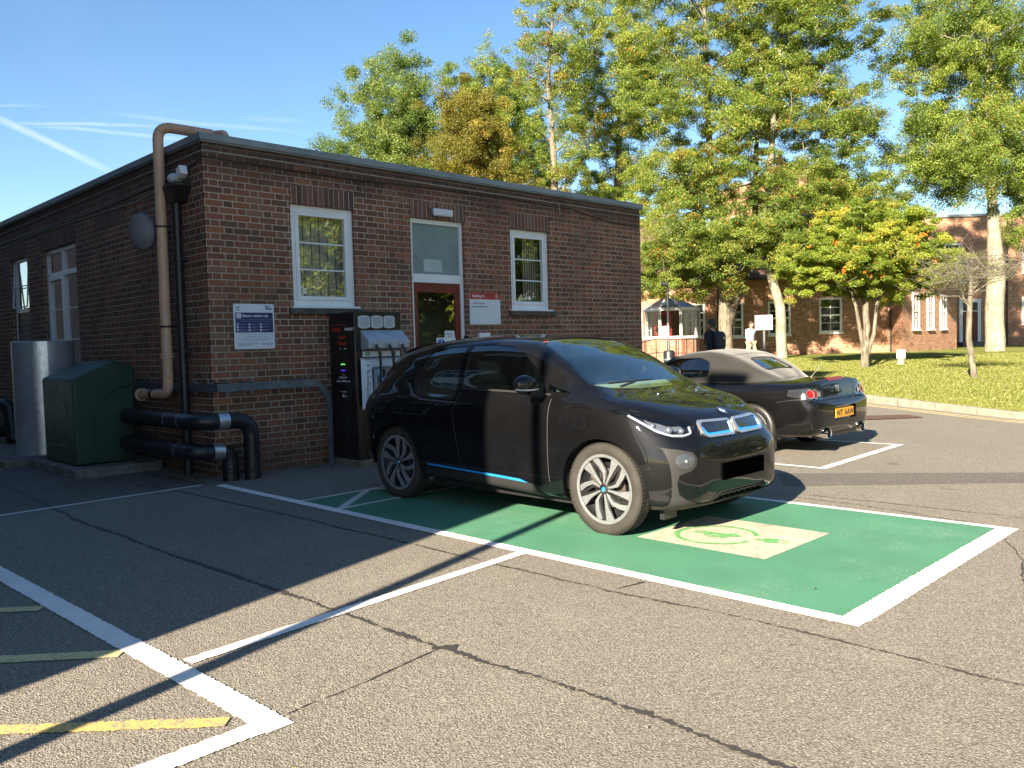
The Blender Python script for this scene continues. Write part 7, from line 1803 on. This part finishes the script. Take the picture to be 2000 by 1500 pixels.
def person(label, L0, D0, z0, face, hair, coat, legs, height=1.72, backpack=None, shirt_mat=None, trouser_mat=None, hair_mat=None, swing=.18, held=None):
    base = V(L0, D0, z0); root = thing('person', label, 'person', tuple(base))
    ca, sa = math.cos(face), math.sin(face); k = height / 1.75
    def P(x, y, z, *r_):    # x right of the body, y forwards
        p = base + (ET * (x * ca + y * sa) + (-EN) * (-x * sa + y * ca)) * k + Vector((0, 0, z * k)); return (p.x, p.y, p.z, *[q * k for q in r_])
    s = swing
    hipL, hipR = P(-.09, 0, .93, .085), P(.09, 0, .93, .085)
    kneeL, kneeR = P(-.10, s * .9, .50, .060), P(.10, -s * .35, .49, .060)
    ankL, ankR = P(-.10, s * 1.05, .09, .040), P(.10, -s * 1.3, .13, .040)
    toeL, toeR = P(-.11, s * 1.05 + .17, .035, .033), P(.11, -s * 1.3 + .15, .05, .033)
    pel = P(0, 0, .98, .14, .10); wai = P(0, 0, 1.12, .125, .09); che = P(0, .01, 1.30, .155, .105); shc = P(0, 0, 1.44, .10, .08); nk = P(0, .01, 1.50, .055); hb = P(0, .02, 1.56, .058)
    shL, shR = P(-.18, 0, 1.42, .062), P(.18, 0, 1.42, .062)
    elL, elR = P(-.245, -.06 - s * .3, 1.15, .045), P(.245, -.02 + s * .3, 1.15, .045)
    wrL, wrR = P(-.24, .05 - s * .4, .90, .030), P(.24, .10 + s * .5, .92, .030)
    body = skin_mesh([[pel, wai, che, shc, nk, hb], [shc, shL, elL, wrL], [shc, shR, elR, wrR], [pel, hipL, kneeL, ankL, toeL], [pel, hipR, kneeR, ankR, toeR]], 'body', None, None)
    parts = [body]
    # head with brow, nose, chin and ears
    mb = MB(); hc = P(0, .035, 1.645)
    def hp(x, y, z): return Vector(P(x, y, z)[:3])
    ring, seg = 14, 18; vsn = []
    for i in range(ring + 1):
        th = PI * i / ring
        for j in range(seg):
            ph = 2 * PI * j / seg; x, y, z = math.sin(th) * math.cos(ph), math.sin(th) * math.sin(ph), math.cos(th)
            wx = .075 * (1 - .22 * max(0, -z) ** 1.2); wy = .098 * (1 - .12 * max(0, -z)); yy = y * wy + (.018 if z < -.3 and y > 0 else 0)
            if abs(x) < .28 and y > .6 and -.35 < z < .12: yy += .022 * (1 - abs(z + .2) * 2.5)
            vsn.append(hp(x * wx, .03 + yy, 1.645 + z * .118))
    mb.add(vsn, [(i * seg + j, i * seg + (j + 1) % seg, (i + 1) * seg + (j + 1) % seg, (i + 1) * seg + j) for i in range(ring) for j in range(seg)])
    for sx in (-1, 1): mb.sphere(hp(sx * .076, .015, 1.64), .022, 8, 6, (.6, .8, 1.2))
    parts.append(mb.mesh())
    # hands: palm, four curled fingers and a thumb
    for (wr, sx) in ((wrL, -1), (wrR, 1)):
        w0 = Vector(wr[:3]); ex_ = Vector(P(1, 0, 0)[:3]) - Vector(P(0, 0, 0)[:3]); ey_ = Vector(P(0, 1, 0)[:3]) - Vector(P(0, 0, 0)[:3]); zz_ = Vector((0, 0, 1))
        mb = MB(); mb.tube([w0, w0 - zz_ * .04 + ey_ * .01, w0 - zz_ * .09 + ey_ * .015], [.024, .036, .034], 8)
        for f in range(4):
            o_ = w0 - zz_ * .085 + ey_ * (-.022 + .019 * f); ln_ = [.060, .072, .075, .062][f]
            mb.tube([o_, o_ - zz_ * ln_ * .5 - ex_ * sx * .004, o_ - zz_ * ln_ - ex_ * sx * .022], [.0095, .009, .007], 6)
        o_ = w0 - zz_ * .035 + ey_ * .03; mb.tube([o_, o_ - zz_ * .03 + ey_ * .025, o_ - zz_ * .065 + ey_ * .03], [.011, .010, .008], 6)
        parts.append(mb.mesh())
    link_mesh('body', join_meshes(parts), M['skin'], root, smooth=True, angle=80)
    g = lambda p, a, b=None: (*p[:3], p[3] + a * k, (p[4] if len(p) > 4 else p[3]) + (b if b is not None else a) * k)
    wl_ = lambda p, q, f: tuple(a * (1 - f) + b * f for a, b in zip(p[:3], q[:3]))
    sh_ = skin_mesh([[g(pel, .012), g(wai, .018), g(che, .016), g(shc, .02), g(nk, .008)], [g(shc, .02), g(shL, .018), g(elL, .018), (*wl_(elL, wrL, .85), .042 * k, .042 * k)], [g(shc, .02), g(shR, .018), g(elR, .018), (*wl_(elR, wrR, .85), .042 * k, .042 * k)]], 'shirt', None, None)
    link_mesh(coat, sh_, shirt_mat, root, smooth=True, angle=80)
    tr = skin_mesh([[g(pel, .010), g(hipL, .018), g(kneeL, .018), (*ankL[:3], .055 * k, .055 * k)], [g(pel, .010), g(hipR, .018), g(kneeR, .018), (*ankR[:3], .055 * k, .055 * k)]], 'trousers', None, None)
    link_mesh(legs, tr, trouser_mat, root, smooth=True, angle=80)
    mb = MB()
    for i, an_ in ((0, ankL), (1, ankR)):
        a_ = Vector(an_[:3]); fwd_ = (Vector(P(0, 1, 0)[:3]) - Vector(P(0, 0, 0)[:3])); mb.tube([a_ - fwd_ * .06 - Vector((0, 0, .05)), a_ + fwd_ * .05 - Vector((0, 0, .05)), a_ + fwd_ * .19 - Vector((0, 0, .065))], [.045, .05, .035], 10)
    mb.build('shoes', M['black_plastic'], root, smooth=True)
    # hair cap
    mb = MB(); vsn = []
    for i in range(9):
        th = PI * .56 * i / 8
        for j in range(seg):
            ph = 2 * PI * j / seg; x, y, z = math.sin(th) * math.cos(ph), math.sin(th) * math.sin(ph), math.cos(th)
            lift = .018 if y > .3 else 0; zz_ = 1.655 + z * .125 + max(0, y) * .03 * (i > 5)
            if y < 0 and i > 5: zz_ -= .05
            vsn.append(hp(x * .086, .022 + y * (.106 if y < 0 else .098), zz_))
    mb.add(vsn, [(i * seg + j, i * seg + (j + 1) % seg, (i + 1) * seg + (j + 1) % seg, (i + 1) * seg + j) for i in range(8) for j in range(seg)])
    mb.build('hair', hair_mat, root, smooth=True, angle=80)
    return root, P
dk = simple('navy_jacket_cloth', (.006, .007, .011), .85, 0, .2); dk2 = simple('dark_hair', (.010, .008, .007), .6); jeans = simple('dark_jeans', (.02, .025, .05), .9)
p1_, Pf = person('dark haired person in a black jacket with a backpack, walking behind the roadster', 5.06, 21.0, .10, rad(-38), 'short', 'jacket', 'trousers', 1.86, True, dk, jeans, dk2)
bk = thing('backpack', 'dark backpack with small white tag on the back of the person in black', 'backpack', tuple(Vector(Pf(0, -.2, 1.25)[:3])))
mb = MB(); mb.sphere((0, 0, 0), 1, 20, 14)
for i, v_ in enumerate(mb.v):
    x, y, z = [math.copysign(abs(q) ** .6, q) for q in v_]; mb.v[i] = tuple(Vector(Pf(x * .165, -.20 + y * .10, 1.24 + z * .235)[:3]))
mb.build('bag', simple('dark_nylon', (.016, .017, .028), .7), bk, smooth=True, angle=180)
mb = MB(); mb.poly([Vector(Pf(.03 + a, -.305, 1.31 + b)[:3]) for a, b in ((-.02, -.02), (.02, -.02), (.03, .02), (-.01, .025))]); mb.build('white_tag', M['white'], bk)
for sx in (-1, 1):
    mb = MB(); mb.tube([Vector(Pf(sx * .10, -.12, 1.44)[:3]), Vector(Pf(sx * .12, .0, 1.525)[:3]), Vector(Pf(sx * .12, .135, 1.38)[:3]), Vector(Pf(sx * .13, .12, 1.2)[:3]), Vector(Pf(sx * .15, -.1, 1.08)[:3])], .018, 6); mb.build('strap', dk, bk, smooth=True)
person('person in a pale lilac shirt and beige trousers walking between the two ash trunks', 9.17, 32, .36, rad(150), 'short', 'shirt', 'trousers', 1.74, None, simple('lilac_shirt', (.60, .58, .72), .8, 0, .05), simple('beige_trousers', (.36, .29, .20), .85), simple('brown_hair', (.05, .03, .02), .6))
# ------------------------------------------------------------------ daylight
AZ, EL = rad(15.8), rad(25)
d_ = Vector((math.cos(AZ) * math.cos(EL), math.sin(AZ) * math.cos(EL), -math.sin(EL)))
sd = bpy.data.lights.new('sun', 'SUN'); sd.energy = 5.0; sd.angle = rad(.55); sd.color = (4.35, 3.75, 2.9)
so = bpy.data.objects.new('sun', sd); col.objects.link(so); so.rotation_euler = d_.to_track_quat('-Z', 'Y').to_euler(); so.location = (-10, -5, 20)
w = bpy.data.worlds.new('World'); scn.world = w; w.use_nodes = True
nt = w.node_tree; nt.nodes.clear()
out = nt.nodes.new('ShaderNodeOutputWorld'); bg = nt.nodes.new('ShaderNodeBackground'); sky = nt.nodes.new('ShaderNodeTexSky')
sky.sky_type = 'NISHITA'; sky.sun_disc = False; sky.sun_elevation = EL; sky.sun_rotation = math.atan2(-d_.x, -d_.y)
sky.altitude = 100; sky.air_density = 1.0; sky.dust_density = .4; sky.ozone_density = 2.2
nt.links.new(bg.outputs[0], out.inputs[0]); bg.inputs[1].default_value = .15
T_ = NT.__new__(NT); T_.t = nt
tc = nt.nodes.new('ShaderNodeTexCoord'); gen = tc.outputs['Generated']
skyc = sky.outputs[0]
# high vapour trails: thin bands along great circles in the sky
def pixdir(px, py):
    v = rt2 * ((px - 1000) / 1633.7) + up2 * (-(py - 750) / 1633.7) + fw; return v.normalized()
TRAILS = [((-60, 205), (235, 345), .0052, .62), ((20, 243), (330, 246), .0022, .5), ((60, 246), (420, 276), .0028, .40), ((-200, 203), (110, 210), .0018, .30), ((210, 222), (610, 262), .0032, .26), ((480, 232), (600, 240), .004, .14)]
total = None
def vm(op, a, b=None):
    nd = nt.nodes.new('ShaderNodeVectorMath'); nd.operation = op
    for i, v in enumerate((a, b)):
        if v is None: continue
        if isinstance(v, bpy.types.NodeSocket): nt.links.new(v, nd.inputs[i])
        else: nd.inputs[i].default_value = v
    return nd
nd_dir = vm('NORMALIZE', gen).outputs[0]
wob_ = T_.math('MULTIPLY', T_.math('SUBTRACT', T_.noise(9, 4, .6, nd_dir), .5), .008)
fib = T_.sstep(T_.noise(34, 6, .7, nd_dir), .25, .7)
for (a, b, wd, st) in TRAILS:
    A_, B_ = pixdir(*a), pixdir(*b); n_ = A_.cross(B_).normalized(); tdir = (B_ - A_).normalized()
    dd = T_.math('ABSOLUTE', T_.math('ADD', vm('DOT_PRODUCT', nd_dir, tuple(n_)).outputs['Value'], wob_))
    m_ = T_.math('SUBTRACT', 1.0, T_.sstep(dd, wd * .15, wd))
    al = vm('DOT_PRODUCT', nd_dir, tuple(tdir)).outputs['Value']; a0, a1 = A_.dot(tdir), B_.dot(tdir)
    ln = a1 - a0
    e1 = T_.sstep(al, a0 - .02, a0 + ln * .25); e2 = T_.math('SUBTRACT', 1.0, T_.sstep(al, a1 - ln * .35, a1 + .01))
    m_ = T_.math('MULTIPLY', T_.math('MULTIPLY', m_, st * .5), T_.math('MULTIPLY', e1, e2))
    m_ = T_.math('MULTIPLY', m_, T_.math('MULTIPLY_ADD', fib, .5, .5))
    total = m_ if total is None else T_.math('MAXIMUM', total, m_)
haze = T_.math('MULTIPLY', T_.sstep(T_.noise(2.6, 5, .6, nd_dir), .45, .8), .06)
total = T_.math('ADD', total, haze, clamp=True)
mx = nt.nodes.new('ShaderNodeMix'); mx.data_type = 'RGBA'; nt.links.new(total, mx.inputs[0]); nt.links.new(skyc, mx.inputs[6]); mx.inputs[7].default_value = (9.5, 10, 10.6, 1)
hs = nt.nodes.new('ShaderNodeHueSaturation'); hs.inputs['Saturation'].default_value = 1.14; hs.inputs['Value'].default_value = 1.5; nt.links.new(skyc, hs.inputs['Color']); nt.links.new(hs.outputs[0], mx.inputs[6])
nt.links.new(mx.outputs[2], bg.inputs[0])
scn.view_settings.view_transform = 'Standard'; scn.view_settings.look = 'None'; scn.view_settings.exposure = 0; scn.view_settings.gamma = 1
scn.render.engine = 'CYCLES'; scn.cycles.use_denoising = True
scn.cycles.max_bounces = 8; scn.cycles.transparent_max_bounces = 16; scn.cycles.caustics_reflective = False; scn.cycles.caustics_refractive = False

# ------------------------------------------------------------------ groups of repeats
for pre, g in (('wall_cable', 'cables under the coping'), ('lagged_pipe', 'black lagged pipes at the foot of the wall'), ('concrete_plinth', 'concrete plinths by the left wall'),
               ('parked_car', 'parked black cars'), ('person', 'people walking past the lawn'), ('broad_tree', 'trees above the flat roof')):
    for o in scn.objects:
        if o.parent is None and o.name.split('.')[0] == pre: o['group'] = g
